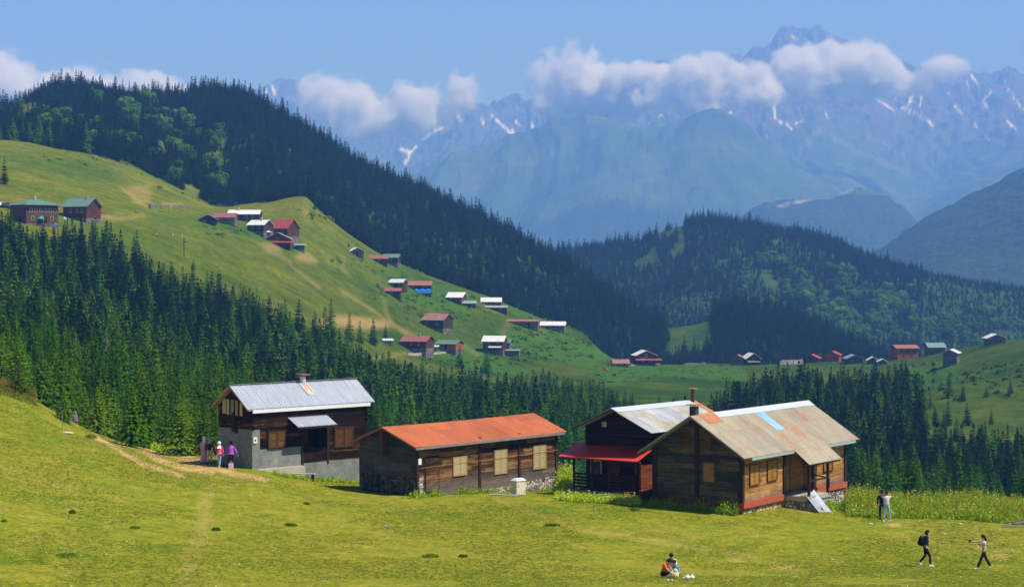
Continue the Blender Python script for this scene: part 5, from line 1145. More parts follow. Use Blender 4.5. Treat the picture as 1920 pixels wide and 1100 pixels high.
hut(1869, 645, 32, 12, 7, 8, 8, 'white', 'grey', 'pale grey hut with white gabled roof alone on the right skyline', gable=True, ov=.8, dmax=900)
# ---- walls, tarpaulin, parasols, poles, cars
def slab(name, p0, p1, hpx, mat, label, cat, dmin=440, dmax=990, th=.6):
    a = hit(*p0, dmin, dmax); b = hit(*p1, dmin, dmax); k = a.y / F; m = MB(); n = 8; o = Vector((b.x - a.x, b.y - a.y, 0)).normalized(); nn = Vector((-o.y, o.x, 0)) * th
    for i in range(n):
        p = a.lerp(b, i / n) - a; q = a.lerp(b, (i + 1) / n) - a - o * .0; hh = hpx * k * rnd.uniform(.85, 1.1)
        m.hexa([p - Vector((0, 0, 2)), q - Vector((0, 0, 2)), q + nn - Vector((0, 0, 2)), p + nn - Vector((0, 0, 2)), p + Vector((0, 0, hh)), q + Vector((0, 0, hh)), q + nn + Vector((0, 0, hh)), p + nn + Vector((0, 0, hh))])
    w_ = m.build(name, mat); w_.location = a; return tag(w_, label, cat)
slab('stone_wall', (282, 391), (353, 391), 7, stone_mat('far_grey_stone', [(.1, (.10, .10, .10)), (.9, (.32, .31, .30))], 1.0), 'low grey stone wall on the alp above the upper hamlet', 'wall')
slab('stone_wall', (1463, 684), (1506, 682), 9, stone_mat('far_pale_stone', [(.1, (.20, .19, .18)), (.9, (.45, .43, .40))], 1.0), 'pale dry stone wall on the saddle left of the red-roofed cottages', 'wall', 440, 900)
slab('terrace_wall', (765, 665), (836, 662), 3, M_CONC, 'low pale terrace wall in front of the red-roofed farmhouse', 'wall')
slab('stone_wall', (1283, 684), (1325, 683), 4, stone_mat('far_dark_stone', [(.1, (.10, .09, .08)), (.9, (.26, .24, .22))], 1.0), 'ruined low stone wall alone on the middle of the saddle', 'wall', 440, 900)
P = hit(793, 551, 440, 990); P.z += .3; k = P.y / F; m = MB(); n_ = 10
for i in range(n_):
    x = (i - n_ / 2) * 3 * k; x2 = x + 3 * k; z = .25 * math.sin(i * 1.7); z2 = .25 * math.sin(i * 1.7 + 1.7)
    m.hexa([(x, 0, 0), (x2, 0, 0), (x2, 1.8, 0), (x, 1.8, 0), (x, .3, 5.5 * k + z), (x2, .3, 5.5 * k + z2), (x2, 1.8, 8 * k + z2), (x, 1.8, 8 * k + z)])
t_ = m.build('tarpaulin', plain('blue_tarpaulin', (0.02, 0.20, 0.72), .5, .15, 1)); t_.location = P - Vector((0, 3.2, 0)); tag(t_, 'bright blue tarpaulin covering a heap in front of the brown-roofed barn', 'tarpaulin')
def parasol(px, py, wpx, c, label, dmin=440, dmax=990):
    P = hit(px, py, dmin, dmax); k = P.y / F; rr = wpx * k / 2; root = empty('parasol', P, 0, label, 'parasol', 'parasols outside the guest houses'); m = MB(); vs = [(0, 0, 2.9)]
    for i in range(8): a = i * math.pi / 4; vs.append((rr * math.cos(a), rr * math.sin(a), 2.2))
    vs += [(v[0] * .97, v[1] * .97, v[2] - .06) for v in vs]; m.raw(vs, [(0, 1 + i, 1 + (i + 1) % 8) for i in range(8)] + [(9, 10 + (i + 1) % 8, 10 + i) for i in range(8)] + [(1 + i, 10 + i, 10 + (i + 1) % 8, 1 + (i + 1) % 8) for i in range(8)])
    m.build('canopy', plain('parasol_cloth', c, .8, .05), root); m = MB(); m.tube([(0, 0, -.4), (0, 0, 2.85)], .05, 6); m.build('pole', M_GREYWOOD, root)
parasol(77, 424, 13, (.02, .42, .50), 'turquoise parasol in front of the tall guest house', 480, 640); parasol(121, 424, 8, (.25, .60, .78), 'small light blue parasol between the two green-roofed houses', 480, 640)
parasol(104, 436, 11, (.04, .16, .62), 'royal blue parasol on the lower terrace of the guest house', 480, 640); parasol(501, 446, 18, (.70, .70, .68), 'large off-white parasol between the huts of the upper hamlet')
P = hit(345, 480, 440, 900); k = P.y / F; pl = empty('utility_pole', P, 0, 'thin dark wooden utility pole standing on the open alp', 'pole'); m = MB(); m.tube([(0, 0, -.5), (0, 0, 34 * k)], [.17, .11], 6); m.build('pole', M_DARKWOOD, pl); m = MB(); m.box(-.1, 1.0, -.08, .08, 26 * k, 27 * k); m.build('crossarm', M_DARKWOOD, pl)
def car(px, py, c, label, rz_):
    P = hit(px, py, 480, 700); root = empty('parked_car', P, rz_, label, 'car', 'cars parked at the left edge')
    m = MB(); prof = [(-2.1, .35), (2.1, .35), (2.15, .8), (1.2, .95), (.6, 1.5), (-1.3, 1.52), (-2.0, 1.0)]
    n = len(prof); vs = [(x, -.85, z) for x, z in prof] + [(x, .85, z) for x, z in prof]; m.raw(vs, [tuple(range(n)), tuple(reversed(range(n, 2 * n)))] + [((i + 1) % n, i, i + n, (i + 1) % n + n) for i in range(n)]); m.build('body', plain('car_paint', c, .3, .03), root)
    m = MB(); m.hexa([(-1.3, -.87, 1.0), (1.0, -.87, 1.0), (1.0, .87, 1.0), (-1.3, .87, 1.0), (-1.1, -.87, 1.4), (.55, -.87, 1.4), (.55, .87, 1.4), (-1.1, .87, 1.4)]); m.build('window', M_GLASS, root)
    for x in (-1.35, 1.35):
        for y in (-.86, .66):
            m = MB(); m.tube([(x, y, .34), (x, y + .2, .34)], .34, 10); m.build('wheel', M_DARK, root)
car(3, 388, (.75, .75, .75), 'white car parked at the left edge, left of the tall guest house', 1.2); car(14, 389, (.05, .06, .08), 'dark car parked just right of the white one', 1.0); car(28, 391, (.35, .36, .38), 'grey car parked nearest the tall guest house', .9)
# ---- tiny walkers and grazing cattle on the alp
def blob_person(px, py, c1, c2, label, dmin=440, dmax=990, hh=1.7):
    P = hit(px, py, dmin, dmax); root = empty('person', P, rnd.uniform(0, 6), label, 'person', 'walkers on the far alp')
    sk = skin_body(dict(STAND), hh / 1.72); sk.parent = root; cloth(root, dict(STAND), hh / 1.72, plain('shirt_cloth', c1, .9, .1), plain('trouser_cloth', c2, .9, .1), None, M_HAIR)
# ---------------------------------------------------------------- people (local frame: facing +x, left is +y, 1.72 m tall)
M_SKIN = plain('skin', (0.52, 0.29, 0.19), 0.6, 0.05, 5)
M_HAIR = plain('dark_hair', (0.018, 0.012, 0.009), 0.6, 0.3, 20)
def cl(name, c, var=0.1): return plain(name, c, 0.9, var, 6)
STAND = dict(pel=(0, 0, .95), ch=(0, 0, 1.28), nk=(0, 0, 1.47), hd=(.02, 0, 1.62),
             sl=(0, .18, 1.40), el=(-.02, .24, 1.13), hl=(.05, .25, .88), sr=(0, -.18, 1.40), er=(-.02, -.24, 1.13), hr=(.05, -.25, .88),
             pl=(0, .10, .90), kl=(.02, .11, .50), al=(0, .11, .09), tl=(.16, .13, .03), pr=(0, -.10, .90), kr=(.02, -.11, .50), ar=(0, -.11, .09), tr=(.16, -.13, .03))
def skin_mesh(name, verts, edges, mat, sub=1):
    me = bpy.data.meshes.new(name); me.from_pydata([v[:3] for v in verts], edges, [])
    o = bpy.data.objects.new(name, me); C.objects.link(o)
    md = o.modifiers.new('s', 'SKIN'); md.use_smooth_shade = True
    if not me.skin_vertices: me.attributes  # layer is made by the modifier
    lay = me.skin_vertices[0] if me.skin_vertices else None
    if lay is None:
        bm = bmesh.new(); bm.from_mesh(me); bm.verts.layers.skin.verify(); bm.to_mesh(me); bm.free(); lay = me.skin_vertices[0]
    for i, v in enumerate(verts): lay.data[i].radius = (v[3], v[4] if len(v) > 4 else v[3]); lay.data[i].use_root = (i == 0)
    sb = o.modifiers.new('u', 'SUBSURF'); sb.levels = sub; sb.render_levels = sub
    dg = bpy.context.evaluated_depsgraph_get(); dg.update()
    m2 = bpy.data.meshes.new_from_object(o.evaluated_get(dg)); o.modifiers.clear(); o.data = m2; bpy.data.meshes.remove(me)
    m2.materials.clear(); m2.materials.append(mat); m2.polygons.foreach_set('use_smooth', [True] * len(m2.polygons)); m2.name = name
    return o
def V(p, s): return tuple(c * s for c in p)
def skin_body(p, s=1.0, mat=None):
    vs = []; es = []
    def a(pt, r, *par, r2=None):
        vs.append((pt[0] * s, pt[1] * s, pt[2] * s, r * s, (r2 or r) * s)); i = len(vs) - 1
        for q in par: es.append((q, i))
        return i
    pe = a(p['pel'], .125); ch = a(p['ch'], .13, pe); nk = a(p['nk'], .055, ch); h0 = Vector(p['hd']); n0 = Vector(p['nk']); up = (h0 - n0).normalized()
    hb = a(tuple(h0 - up * .05), .075, nk); ht = a(tuple(h0 + up * .05), .092, hb)
    fw = Vector(p.get('face', (1, 0, 0))).normalized(); a(tuple(h0 - up * .02 + fw * .115), .014, hb)
    for S in 'lr':
        sh = a(p['s' + S], .058, ch); el = a(p['e' + S], .042, sh); hd = Vector(p['h' + S]); d = (hd - Vector(p['e' + S])).normalized()
        wr = a(tuple(hd), .027, el); pm = a(tuple(hd + d * .055), .033, wr); sd = d.cross(Vector((1, 0, 0.2)))
        if sd.length < .1: sd = d.cross(Vector((0, 0, 1)))
        sd.normalize(); cu = d.cross(sd)
        for k, (o_, ln) in enumerate(((-.03, .07), (-.01, .085), (.01, .08), (.03, .06))):
            f0 = a(tuple(hd + d * .095 + sd * o_), .0095, pm); f1 = a(tuple(hd + d * (.095 + ln * .5) + sd * o_ * 1.15 + cu * .008), .0085, f0); a(tuple(hd + d * (.095 + ln * .85) + sd * o_ * 1.2 + cu * .03), .0075, f1)
        t0 = a(tuple(hd + d * .045 + sd * .05), .011, pm); a(tuple(hd + d * .085 + sd * .07 + cu * .015), .009, t0)
        hp = a(p['p' + S], .085, pe); kn = a(p['k' + S], .058, hp); an = a(p['a' + S], .04, kn); a(p['t' + S], .032, an)
    return skin_mesh('body', vs, es, mat or M_SKIN)
def cloth(root, p, s, top, bottom, sleeves, hair, shoes=None, hairlen=0.0, wide=0.0, flare=0.0, flare_leg=0.0):
    def ch(name, pts_, edges, mat): o = skin_mesh(name, [(x[0][0] * s, x[0][1] * s, x[0][2] * s, x[1] * s, x[1] * s) for x in pts_], edges, mat); o.parent = root; return o
    if top:
        pe, c_ = Vector(p['pel']), Vector(p['ch']); lo = pe.lerp(c_, -.05)
        pts_ = [(tuple(pe.lerp(c_, .45)), .142 + wide), (tuple(c_), .145 + wide * .7), (tuple(c_.lerp(Vector(p['nk']), .55)), .085), (tuple(lo), .142 + wide + flare)]; ed = [(0, 1), (1, 2), (0, 3)]
        for S in 'lr':
            i = len(pts_); pts_.append((p['s' + S], .07 + wide * .3)); e_ = Vector(p['e' + S]); sh = Vector(p['s' + S])
            ed.append((1, i))
            if sleeves == 'long':
                pts_ += [(tuple(e_), .056 + wide * .3), (tuple(e_.lerp(Vector(p['h' + S]), .92)), .044 + wide * .3)]; ed += [(i, i + 1), (i + 1, i + 2)]
            else: pts_.append((tuple(sh.lerp(e_, .7)), .058)); ed += [(i, i + 1)]
        ch('shirt', pts_, ed, top)
    if bottom:
        pe = Vector(p['pel']); pts_ = [(tuple(pe), .135), (tuple(pe + (Vector(p['ch']) - pe) * .12), .13)]; ed = [(0, 1)]
        for S in 'lr':
            i = len(pts_); kn = Vector(p['k' + S]); an = Vector(p['a' + S]); pts_ += [(p['p' + S], .098), (tuple(kn), .07), (tuple(kn.lerp(an, .93)), .052 + flare_leg)]; ed += [(0, i), (i, i + 1), (i + 1, i + 2)]
        ch('trousers', pts_, ed, bottom)
    if shoes:
        for S in 'lr':
            an = Vector(p['a' + S]); to = Vector(p['t' + S]); ch('shoe', [(tuple(an + Vector((0, 0, -.03))), .052), (tuple(an.lerp(to, .7)), .048), (tuple(to + (to - an) * .15), .035), (tuple(an - (to - an).normalized() * .05 - Vector((0, 0, .04))), .04)], [(0, 1), (1, 2), (0, 3)], shoes)
    if hair:
        h0 = Vector(p['hd']); up = (h0 - Vector(p['nk'])).normalized(); fw = Vector(p.get('face', (1, 0, 0))).normalized()
        m = MB(); m.ball(tuple((h0 + up * .055 - fw * .02) * s), (.108 * s, .10 * s, .098 * s), 12, 8); m.ball(tuple((h0 - fw * .05) * s), (.085 * s, .09 * s, .11 * s), 10, 7)
        if hairlen: m.tube([tuple((h0 - fw * .07) * s), tuple((h0 - fw * .12 - Vector((0, 0, hairlen * .5))) * s), tuple((h0 - fw * .11 - Vector((0, 0, hairlen))) * s)], [.085 * s, .08 * s, .03 * s], 8)
        m.build('hair', hair, root, True)
def scarf(root, p, s, mat):
    h0 = Vector(p['hd']); fw = Vector(p.get('face', (1, 0, 0))).normalized(); m = MB(); m.ball(tuple((h0 + Vector((0, 0, .03)) - fw * .03) * s), (.125 * s, .12 * s, .135 * s), 12, 8)
    m.tube([tuple((h0 - Vector((0, 0, .05)) - fw * .03) * s), tuple((h0 - Vector((0, 0, .17)) - fw * .03) * s), tuple((h0 - Vector((0, 0, .30)) - fw * .02) * s)], [.11 * s, .12 * s, .19 * s], 10); m.build('headscarf', mat, root, True)
def gown(root, s, mat, z0=.06, z1=1.4, r0=.33, r1=.17, arms=None):
    m = MB(); N = 8
    m.tube([(0, 0, (z0 + (z1 - z0) * i / N) * s) for i in range(N + 1)], [(r0 + (r1 - r0) * (i / N) ** .8) * s for i in range(N + 1)], 14); m.build('gown', mat, root, True)
def backpack(root, p, s, mat, fw=(1, 0, 0)):
    c_ = Vector(p['ch']); f = Vector(fw).normalized(); m = MB(); m.ball(tuple((c_ - f * .22 + Vector((0, 0, -.05))) * s), (.14 * s, .17 * s, .25 * s), 10, 8); m.ball(tuple((c_ - f * .31 + Vector((0, 0, -.14))) * s), (.09 * s, .13 * s, .13 * s), 8, 6); m.build('backpack', mat, root, True)
    m = MB()
    for y in (-.1, .1): m.tube([tuple((c_ + Vector((-.1 * f.x, y, .16))) * s), tuple((c_ + Vector((.08 * f.x, y, .15))) * s), tuple((c_ + Vector((.15 * f.x, y, 0))) * s), tuple((c_ + Vector((-.02, y * 1.3, -.2))) * s)], .02 * s, 5)
    m.build('strap', mat, root)
def pose(**k): d = dict(STAND); d.update(k); return d
def person(px, py, face_deg, label, P=None, dmin=60, dmax=145, group=None, dz=0.0, dx=0.0, dy=0.0):
    q = P or hit(px, py, dmin, dmax); z = zxy(q.x + dx, q.y + dy) if P is None else q.z
    return empty('person', (q.x + dx, q.y + dy, z + dz), R(face_deg), label, 'person', group)
# -- man with backpack walking right, hand at his face
r_ = person(1735, 1062, -4, 'man in dark blue T-shirt with black backpack walking right, hand at his face')
W1 = pose(hr=(.14, -.08, 1.55), er=(.17, -.20, 1.26), el=(.05, .24, 1.13), hl=(.14, .18, .90), kr=(.20, -.10, .52), ar=(.22, -.10, .10), tr=(.38, -.10, .04), kl=(.02, .10, .52), al=(-.28, .10, .19), tl=(-.16, .10, .06), pel=(0, 0, .95), ch=(.03, 0, 1.28), nk=(.05, 0, 1.47), hd=(.10, 0, 1.61))
b_ = skin_body(W1, 1.02); b_.parent = r_; cloth(r_, W1, 1.02, cl('navy_shirt', (.022, .035, .07)), cl('black_trousers', (.008, .008, .010)), 'short', M_HAIR, cl('white_shoe', (.75, .75, .75)), wide=.01); backpack(r_, W1, 1.02, cl('black_pack', (.008, .009, .012)))
# -- woman in white top, striding left with both arms out
r_ = person(1845, 1067, 184, 'woman in white sleeveless top and black flared trousers striding left, arms stretched out')
W2 = pose(el=(.28, -.05, 1.24), hl=(.36, .12, 1.10), er=(.28, -.24, 1.36), hr=(.56, -.2, 1.38), kl=(.20, .1, .52), al=(.36, .1, .10), tl=(.52, .1, .05), kr=(-.14, -.1, .52), ar=(-.38, -.1, .13), tr=(-.26, -.1, .04), sl=(.02, .15, 1.40), sr=(.02, -.15, 1.40), hd=(.05, 0, 1.62))
b_ = skin_body(W2, .95); b_.parent = r_; cloth(r_, W2, .95, cl('white_top', (.80, .80, .80)), cl('black_flares', (.010, .009, .009)), 'short', cl('brown_hair', (.035, .016, .010)), cl('white_shoe', (.75, .75, .75)), .30, -.015, 0, .03)
m = MB(); m.ball((.66 * .95, -.19 * .95, 1.40 * .95), (.07, .06, .075), 8, 6); cm = m.build('held_object', cl('black_plastic', (.01, .01, .01))); cm.location = r_.location; cm.rotation_euler = r_.rotation_euler; cm.name = 'camera_pouch'; tag(cm, 'small black round object held out by the striding woman', 'pouch')
# -- couple at the weeds, backs to us
r_ = person(1658, 975, 84, 'person in black clothes standing close behind the man in white shirt', dx=-.06, dy=.38)
b_ = skin_body(STAND, 1.0); b_.parent = r_; cloth(r_, STAND, 1.0, cl('black_coat', (.008, .008, .010)), cl('black_pants', (.007, .007, .008)), 'long', M_HAIR, cl('black_shoe', (.01, .01, .01)), wide=.02, flare=.03)
r_ = person(1662, 977, 86, 'man in white shirt and light blue jeans seen from behind, hands raised to his face')
W3 = pose(el=(.10, .30, 1.36), hl=(.14, .10, 1.56), er=(.10, -.30, 1.36), hr=(.14, -.10, 1.56), pl=(0, .1, .9), al=(-.02, .16, .09), kl=(0, .13, .5), tl=(.12, .2, .03), ar=(.0, -.20, .09), kr=(.03, -.16, .5), tr=(.12, -.26, .03))
b_ = skin_body(W3, 1.03); b_.parent = r_; cloth(r_, W3, 1.03, cl('white_shirt', (.66, .66, .68)), cl('light_jeans', (.30, .42, .55)), 'short', M_HAIR, cl('white_shoe', (.75, .75, .75)), wide=.02)
# -- group of four women at the silver-roofed house
def lady(px, py, ang, lab): return person(px, py, ang, lab, None, 60, 136)
r_ = lady(383, 868, 80, 'woman in long pink patterned coat and white headscarf, leftmost of the four walkers')
b_ = skin_body(STAND, .97); b_.parent = r_; gown(r_, .97, cl('pink_coat', (.62, .30, .42), .35), .10, 1.38, .27, .17); cloth(r_, STAND, .96, cl('pink_sleeves', (.60, .28, .40)), None, 'long', None, cl('black_shoe', (.02, .02, .02))); scarf(r_, STAND, .97, cl('white_scarf', (.78, .76, .76)))
r_ = lady(393, 870, 100, 'woman in grey headscarf and cream trousers with black bag, second of the four walkers')
b_ = skin_body(STAND, .97); b_.parent = r_; cloth(r_, STAND, .97, cl('charcoal_top', (.035, .04, .04)), cl('cream_trousers', (.52, .46, .36)), 'long', None, cl('black_shoe', (.02, .02, .02)), wide=.02, flare_leg=.02); scarf(r_, STAND, .97, cl('grey_scarf', (.30, .32, .28))); backpack(r_, STAND, .9, cl('black_bag', (.01, .01, .012)))
r_ = lady(411, 876, 95, 'woman in bright pink jacket, light blue jeans and white headscarf seen from behind')
W4 = pose(kl=(.08, .07, .5), al=(.05, .05, .09), tl=(.2, .05, .03), kr=(.0, -.05, .5), ar=(-.1, -.03, .1), tr=(.05, -.03, .03))
b_ = skin_body(W4, .93); b_.parent = r_; cloth(r_, W4, .93, cl('pink_jacket', (.74, .095, .22), .2), cl('pale_jeans', (.26, .45, .62)), 'long', None, cl('white_shoe', (.7, .7, .7)), wide=.045, flare=.04); scarf(r_, W4, .93, cl('white_scarf', (.80, .80, .82)))
m = MB(); m.ball((-.16, .22, 1.0), (.08, .12, .22), 8, 6); bg_ = m.build('shoulder_bag', cl('dark_bag', (.03, .02, .03)), r_, True)
r_ = lady(433, 877, 92, 'woman in violet blouse and black trousers, rightmost of the four walkers')
W5 = pose(el=(-.02, .30, 1.15), hl=(.0, .40, .92), er=(-.02, -.30, 1.15), hr=(0, -.40, .92))
b_ = skin_body(W5, .96); b_.parent = r_; cloth(r_, W5, .96, cl('violet_blouse', (.38, .10, .52), .25), cl('black_trousers', (.01, .01, .012)), 'long', M_HAIR, cl('black_shoe', (.02, .02, .02)), .08, .05, .07)
q = hit(434, 878, 60, 136); m = MB(); m.box(-.14, .14, -.08, .08, 0, .36); m.build; bag = m.build('carrier_bag', cl('pale_pink_bag', (.78, .62, .70))); bag.location = (q.x + .02, q.y - .35, zxy(q.x, q.y - .35)); tag(bag, 'pale pink carrier bag at the feet of the woman in violet', 'bag')
m = MB(); m.tube([(-.07, 0, .36), (-.06, 0, .48), (.06, 0, .48), (.07, 0, .36)], .012, 5); m.build('handle', cl('pale_pink_bag', (.78, .62, .70)), bag)
# -- walker beyond the crest
q = point(141, 160.0); r_ = empty('person', (q.x, q.y, q.z - .05), R(160), 'person in violet coat half hidden beyond the meadow crest at the left', 'person')
b_ = skin_body(STAND, .95); b_.parent = r_; cloth(r_, STAND, .95, cl('violet_coat', (.22, .12, .30)), cl('dark_trousers', (.02, .02, .03)), 'long', cl('pink_hair_scarf', (.42, .22, .28)), None, 0, .06, .06)
# -- family sitting on the grass
SIT = dict(pel=(0, 0, .13), ch=(.10, 0, .45), nk=(.16, 0, .62), hd=(.24, 0, .75), sl=(.12, .17, .57), el=(.28, .22, .36), hl=(.46, .10, .22), sr=(.12, -.17, .57), er=(.28, -.22, .36), hr=(.46, -.10, .22),
           pl=(.02, .1, .12), kl=(.36, .26, .26), al=(.46, .05, .08), tl=(.56, -.02, .05), pr=(.02, -.1, .12), kr=(.36, -.26, .26), ar=(.50, -.05, .08), tr=(.60, .05, .05), face=(1, 0, -.6))
def sp(**k): d = dict(SIT); d.update(k); return d
r_ = person(1243, 1081, -25, 'woman in orange top sitting on the grass, bent forward, left of the picnic group', None, 60, 110)
S1 = sp(ch=(.14, 0, .44), nk=(.24, 0, .60), hd=(.34, 0, .70)); b_ = skin_body(S1); b_.parent = r_; cloth(r_, S1, 1, cl('orange_top', (.80, .13, .010)), cl('black_trousers', (.012, .012, .015)), 'short', cl('brown_hair', (.05, .028, .018)), cl('white_shoe', (.7, .7, .7)), .14)
r_ = person(1258, 1077, -80, 'man in white shirt sitting upright at the back of the picnic group', None, 60, 110, dy=.25)
S2 = sp(ch=(.04, 0, .50), nk=(.08, 0, .70), hd=(.15, 0, .83), sl=(.05, .19, .65), sr=(.05, -.19, .65)); b_ = skin_body(S2, 1.0); b_.parent = r_; cloth(r_, S2, 1.0, cl('white_shirt', (.66, .66, .68)), cl('grey_trousers', (.10, .11, .14)), 'short', M_HAIR, None, 0, .03)
m = MB(); m.box(.16, .19, -.10, .10, .30, .62); m.build('undershirt', cl('grey_undershirt', (.16, .18, .22)), r_)
r_ = person(1272, 1079, 195, 'child in turquoise shirt sitting at the right of the picnic group', None, 60, 110)
b_ = skin_body(SIT, .82); b_.parent = r_; cloth(r_, SIT, .82, cl('turquoise_shirt', (.03, .46, .62)), cl('dark_shorts', (.02, .02, .03)), 'short', M_HAIR, cl('grey_shoe', (.5, .5, .5)))
def litem(name, px, py, mk, mat, label, cat, dz=0): q = hit(px, py, 60, 115); m = MB(); mk(m); o = m.build(name, mat, None, True); o.location = (q.x, q.y, zxy(q.x, q.y) + dz); return tag(o, label, cat)
litem('picnic_bag', 1264, 1083, lambda m: (m.ball((0, 0, .15), (.22, .16, .2), 10, 7), m.ball((.05, -.05, .32), (.1, .09, .1), 8, 5)), cl('yellow_bag', (.72, .62, .30), .2), 'pale yellow bag lying between the sitting woman and the child', 'bag')
litem('blanket', 1268, 1074, lambda m: m.ball((0, 0, .2), (.22, .12, .08), 10, 6), cl('crimson_cloth', (.55, .02, .12)), 'crimson cloth across the lap of the child in turquoise', 'cloth')
for px, lb in ((1288, 'pair of crumpled white paper bags on the grass right of the picnic'), (1297, 'white plastic bag, rightmost thing of the picnic')): litem('plastic_bag', px, 1085, lambda m: (m.ball((0, 0, .08), (.13, .1, .09), 8, 6), m.ball((-.12, 0, .05), (.09, .08, .05), 7, 5), m.ball((.03, 0, .17), (.05, .04, .06), 6, 5)), cl('white_plastic', (.70, .70, .72), .2), lb, 'bag')
litem('pair_of_shoes', 1256, 1089, lambda m: (m.ball((-.08, 0, .04), (.05, .13, .045), 8, 5), m.ball((.09, .02, .04), (.05, .13, .045), 8, 5)), cl('grey_shoe', (.5, .5, .52)), 'pair of white and grey shoes in front of the picnic bag', 'shoes')
# ---------------------------------------------------------------- small things on the meadow and the slopes
for px, py, c1, c2, lb in [(222, 408, (.4, .1, .03), (.05, .05, .05), 'person in white shirt on the path right of the brown green-roofed house'), (254, 400, (.12, .14, .2), (.03, .03, .04), 'person in dark clothes on the upper path of the alp'), (257, 400, (.5, .5, .5), (.1, .1, .1), 'person in pale clothes beside the one in dark clothes on the upper path'),
                           (298, 400, (.5, .5, .5), (.2, .2, .2), 'person in pale clothes below the long stone wall'), (302, 400, (.4, .4, .42), (.05, .05, .05), 'person in grey below the long stone wall'), (317, 396, (.01, .01, .01), (.01, .01, .01), 'person all in black below the right end of the stone wall'), (294, 445, (.7, .7, .7), (.03, .03, .04), 'person in white with dark trousers, leftmost on the middle path'),
                           (324, 446, (.7, .7, .7), (.4, .4, .4), 'person all in white in the middle of the alp path'), (341, 448, (.65, .65, .65), (.3, .3, .3), 'person in white nearest the utility pole'), (411, 450, (.35, .36, .4), (.08, .08, .1), 'person in grey alone between pole and upper hamlet'),
                           (470, 443, (.5, .5, .55), (.2, .2, .2), 'person in pale clothes left of the upper hamlet terrace'), (476, 449, (.35, .3, .3), (.05, .05, .05), 'person in brown on the path to the upper hamlet'), (489, 455, (.6, .6, .6), (.1, .1, .12), 'person in white on the terrace of the gable-fronted house'),
                           (551, 501, (.02, .02, .03), (.02, .02, .02), 'left person in dark clothes on the path below the herb patch'), (556, 500, (.1, .05, .05), (.03, .03, .03), 'right person in dark clothes on the path below the herb patch'), (716, 562, (.6, .6, .62), (.03, .03, .04), 'walker in white at the top of the forked path'), (372, 411, (.5, .5, .5), (.3, .3, .3), 'person in pale clothes left of the low dark barn')]:
    blob_person(px, py, c1, c2, lb)
M_COW = plain('cow_hide', (0.42, 0.15, 0.05), .8, .2, 3)
def cow(px, py, ang, label, mat, cat='cow', name='cow', s=1.0, dmax=990):
    P = hit(px, py, 440, dmax); root = empty(name, P, ang, label, cat, 'animals grazing on the alp')
    V_ = [(0, 0, 1.05, .34), (.55, 0, 1.1, .33), (-.6, 0, 1.12, .32), (.95, 0, 1.2, .2), (1.3, 0, .95, .14), (1.5, 0, .7, .09), (-.95, 0, 1.05, .1), (-1.0, 0, .5, .04)]
    E_ = [(0, 1), (0, 2), (1, 3), (3, 4), (4, 5), (2, 6), (6, 7)]
    for x, i, b in ((.55, 1, 0), (-.62, 2, 1)):
        for y in (-.2, .2):
            n = len(V_); V_ += [(x, y, .8, .13), (x + (-.05 if b else .02), y, .42, .07), (x + (.06 if b else 0), y, .06, .055)]; E_ += [(i, n), (n, n + 1), (n + 1, n + 2)]
    for y in (-.13, .13): n = len(V_); V_.append((1.15, y * 1.4, 1.15, .035)); E_.append((4, n))
    o = skin_mesh('body', [(a * s, b * s, c * s, d * s, d * s) for a, b, c, d in V_], E_, mat); o.parent = root
cow(194, 404, 2.9, 'chestnut horse standing right of the brown green-roofed house', M_COW, 'horse', 'horse'); cow(1185, 690, .4, 'pale tan cow on the grass left of the two-storey saddle house', plain('tan_hide', (.5, .32, .2), .8, .2)); cow(1136, 697, 2.6, 'reddish cow lower left of the saddle row, nearer the herb slope', M_COW); cow(1232, 687, 0, 'orange-brown cow beside the two-storey saddle house', M_COW)
# bench, stone block, gas box, board, post, scrap timber
q = hit(566, 897, 60, 136); b_ = empty('bench', (q.x, q.y, zxy(q.x, q.y)), R(-4), 'low pale plank bench on the grass below the silver-roofed house', 'bench'); m = MB(); m.box(-.85, .85, -.14, .14, .28, .34); m.build('seat', plain('bleached_plank', (.50, .45, .34), .8, .2, 4), b_)
for x in (-.65, .7): m = MB(); m.box(x - .08, x + .08, -.1, .1, -.3, .28); m.build('leg', M_DARKWOOD, b_)
q = hit(972, 926, 60, 136); b_ = empty('gas_cabinet', (q.x, q.y, zxy(q.x, q.y) - .05), R(38), 'small white cabinet with rust stains and pitched lid in front of the orange-roofed house', 'cabinet')
def cab_mat():
    q_ = NT('rust_stained_enamel'); co = q_.coord(); q_.col(q_.mix(q_.ramp(q_.noise(co, 3.2, 4, .6, .3), [(.56, 0.0), (.62, 1.0)]), (.72, .66, .52), (.42, .16, .05))); q_.b.inputs['Roughness'].default_value = .6; return q_.mat
m = MB(); m.box(-.36, .36, -.28, .28, -.2, .92); m.build('box', cab_mat(), b_)
m = MB(); m.raw([(-.4, -.32, .92), (.4, -.32, .92), (.4, .32, .92), (-.4, .32, .92), (-.25, -.15, 1.06), (.25, -.15, 1.06), (.25, .15, 1.06), (-.25, .15, 1.06)], [(3, 2, 1, 0), (4, 5, 6, 7), (0, 1, 5, 4), (1, 2, 6, 5), (2, 3, 7, 6), (3, 0, 4, 7)]); m.build('lid', M_WHITEP, b_)
m = MB(); m.box(-.37, -.3601, -.2, .2, 0, .8); m.build('door', cab_mat(), b_)
q = hit(945, 928, 60, 136); m = MB(); m.beam((-.9, .2, .03), (.9, -.25, .03), .28, .03); m.beam((.3, .25, .06), (1.3, -.3, .05), .1, .03); o = m.build('fallen_plank', plain('grey_blue_plank', (.36, .40, .44), .7, .2)); o.location = (q.x, q.y, zxy(q.x, q.y)); tag(o, 'grey plank lying in the grass left of the white cabinet', 'plank')
